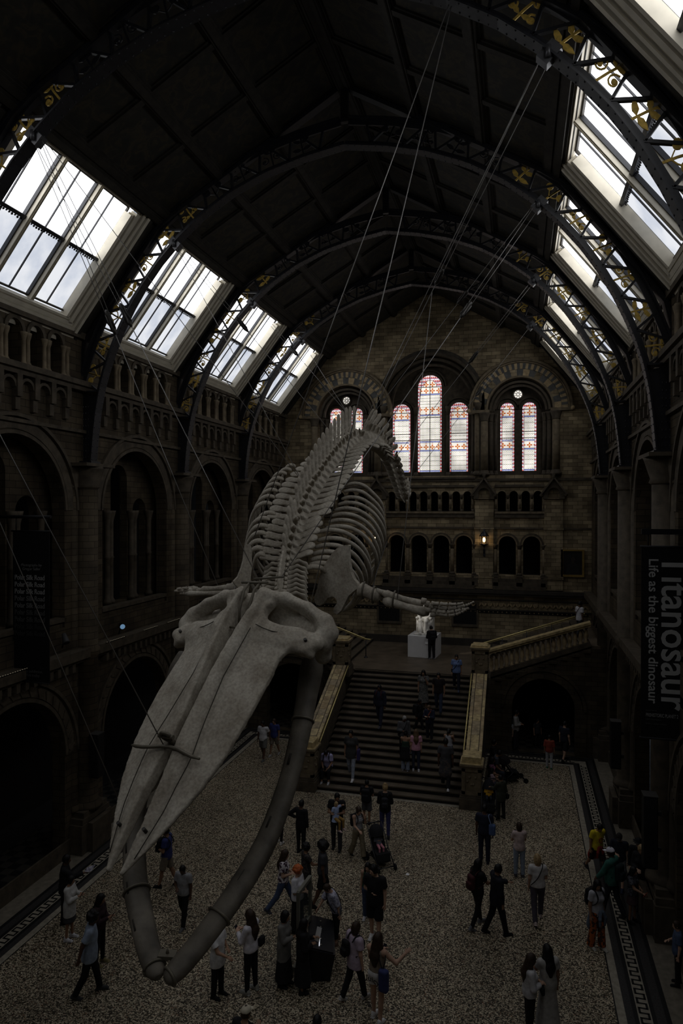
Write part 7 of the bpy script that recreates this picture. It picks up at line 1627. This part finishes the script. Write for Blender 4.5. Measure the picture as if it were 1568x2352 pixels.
# --- landing, upper flight
P = onZ(991, 1514, 3.1); p = person(991, 1514, 1439, 335, 'man in a black jacket and backpack reading the label beside the white statue', base=3.1, top=('jacket', BLK, .034, .8), bot=B, hair=('short', 'k'), head=(.3, .3), arms=('hold', 'hold'), skin='l', shoes=(.12, .12, .12)); backpack(p, BLK, 'black backpack on the man beside the statue', 1.0)
P = onY(1331, 1404, 33.0); z = 3.1+.385*max(0, P.x-(SCX+3.35)); P.z = z+.1; p = person(0, 0, 0, 60, 'man in a white tee climbing the right-hand upper flight', at=(P.x, 33.0, z), H=1.74, top=('tee', (.55, .54, .56), .03), bot=('trousers', CHAR), hair=('short', 'k'), legs='walk', skin='d'); bag(p, (-.2, .0, .98), (.05, .05, .1), BLK, 'dark shoulder bag on the man climbing the right-hand flight', CROSS(-1))
# --- under the right-hand arch
person(1184, 1722, 1633, 95, 'person in a white shirt and dark trousers inside the right-hand arch', top=('long', (.40, .385, .37), .032, .84), bot=('trousers', CHAR), hair=('short', 'k'), arms=('hold', 'hold'), skin='m')
person(1234, 1718, 1664, 150, 'child with a white mark on a dark top in the dark right-hand arch', H=1.30, top=('tee', (.03, .03, .034), .03), bot=B, hair=('short', 'k'), skin='m', tiny=True); 
person(1261, 1765, 1695, 5, 'boy in an orange-red tee and white trousers in front of the right-hand arch', H=1.36, top=('elbow', (.22, .040, .022), .032), bot=('trousers', (.33, .33, .34)), hair=('short', 'k'), legs='relax', skin='m', shoes=(.04, .16, .09), tiny=True)
person(1296, 1748, 1658, 40, 'person in navy with bare calves stepping into the right-hand arch', top=('tee', (.011, .014, .026), .03), bot=('shorts', BLK, 1.0), hair=('short', 'k'), legs='walk', skin='l')
person(1205, 1690, 1600, 185, 'dark figure far back in the right-hand arch, on the left', at=(.35, 33.6, 0), H=1.72, top=('jacket', BLK, .03), bot=B, hair=('short', 'k'), skin='d')
# --- the bench beside the stairs and the people waiting there
bx, by0, by1 = -.98, 25.35, 28.6
t = thing('bench', 'dark wooden bench along the outside of the right stair parapet', 'bench', (bx, (by0+by1)/2, 0)); m = MB(); m.box(bx-.24, bx+.24, by0, by1, .40, .46); m.build('seat', mat('dark_oak', (.03, .02, .012), .5), t)
for y in (by0+.2, (by0+by1)/2, by1-.2): m = MB(); m.box(bx-.2, bx+.2, y-.04, y+.04, 0, .40); m.build('leg', M_black, t)
def seated(y, label, **kw): return person(0, 0, 0, 90+kw.pop('da', 0), label, at=(bx-.02, y, -.01), legs='sit', **kw)
seated(28.1, 'dark-clothed adult at the far end of the bench beside the stairs', H=1.70, top=('jacket', (.013, .012, .011), .03), bot=B, hair=('short', 'k'), arms=('knee', 'knee'), skin='m')
seated(27.0, 'man in a blue-grey tee leaning forward on the bench beside the stairs', H=1.74, top=('tee', (.055, .06, .075), .03), bot=('trousers', (.03, .035, .05)), hair=('short', 'k'), lean=.35, arms=('knee', 'knee'), skin='m', shoes=(.2, .2, .2))
seated(26.3, 'person in a pink patterned dress on the bench, next to the man leaning forward', H=1.6, fem=True, top=('tee', (.3, .1, .17), .026), topmat=PINKP, bot=('skirt', (.3, .1, .17), .40, .2), botmat=PINKP, hair=('long', 'k'), arms=('belly', 'knee'), skin='m')
person(0, 0, 0, 75, 'little bare-legged girl in a pale pink top on the bench', at=(bx, 25.65, .06), H=1.30, fem=True, top=('tee', (.50, .36, .40), .026), bot=('shorts', (.03, .03, .06), .6), hair=('long', 'k'), legs='sit', arms=('belly', 'belly'), skin='m', shoes=(.4, .4, .42), tiny=True)
person(1168, 1722, 1660, 200, 'child in a grey cap and white tee at the far end of the bench', H=1.34, top=('tee', (.33, .33, .36), .03), bot=('shorts', (.1, .08, .05)), hat=('cap', (.06, .075, .11)), hair=('short', 'b'), skin='l', tiny=True)
p = person(1150, 1880, 1784, 320, 'person in an olive jacket with a black handbag leaning to the pushchair by the stairs', fem=True, top=('jacket', (.035, .037, .024), .032, .72), bot=('trousers', (.016, .016, .014)), hair=('short', 'k'), arms=('fwd', 'down'), skin='m'); bag(p, (.26, -.02, .86), (.06, .12, .10), BLK, 'black handbag on the shoulder of the person in the olive jacket', [(.26, -.1, .96), (.2, .0, 1.45), (.27, .08, .96)])
P, R_, t = buggy(1122, 1868, 178, 'dark pushchair with a toddler in yellow by the right foot of the stairs', (.014, .014, .017))
c = P+R_ @ Vector((0, -.12, .30)); person(0, 0, 0, 175, 'toddler in a yellow jacket sitting in the pushchair by the stairs', at=(c.x, c.y, c.z), H=.90, top=('long', (.50, .27, .015), .03), bot=('leggings', (.02, .02, .03)), hair=('short', 'k'), legs='sit', lean=-.3, skin='m', tiny=True, arms=('belly', 'belly'), shoes=(.3, .3, .32))
buggy(1176, 1794, 70, 'empty black pushchair parked beside the bench', (.012, .012, .014))
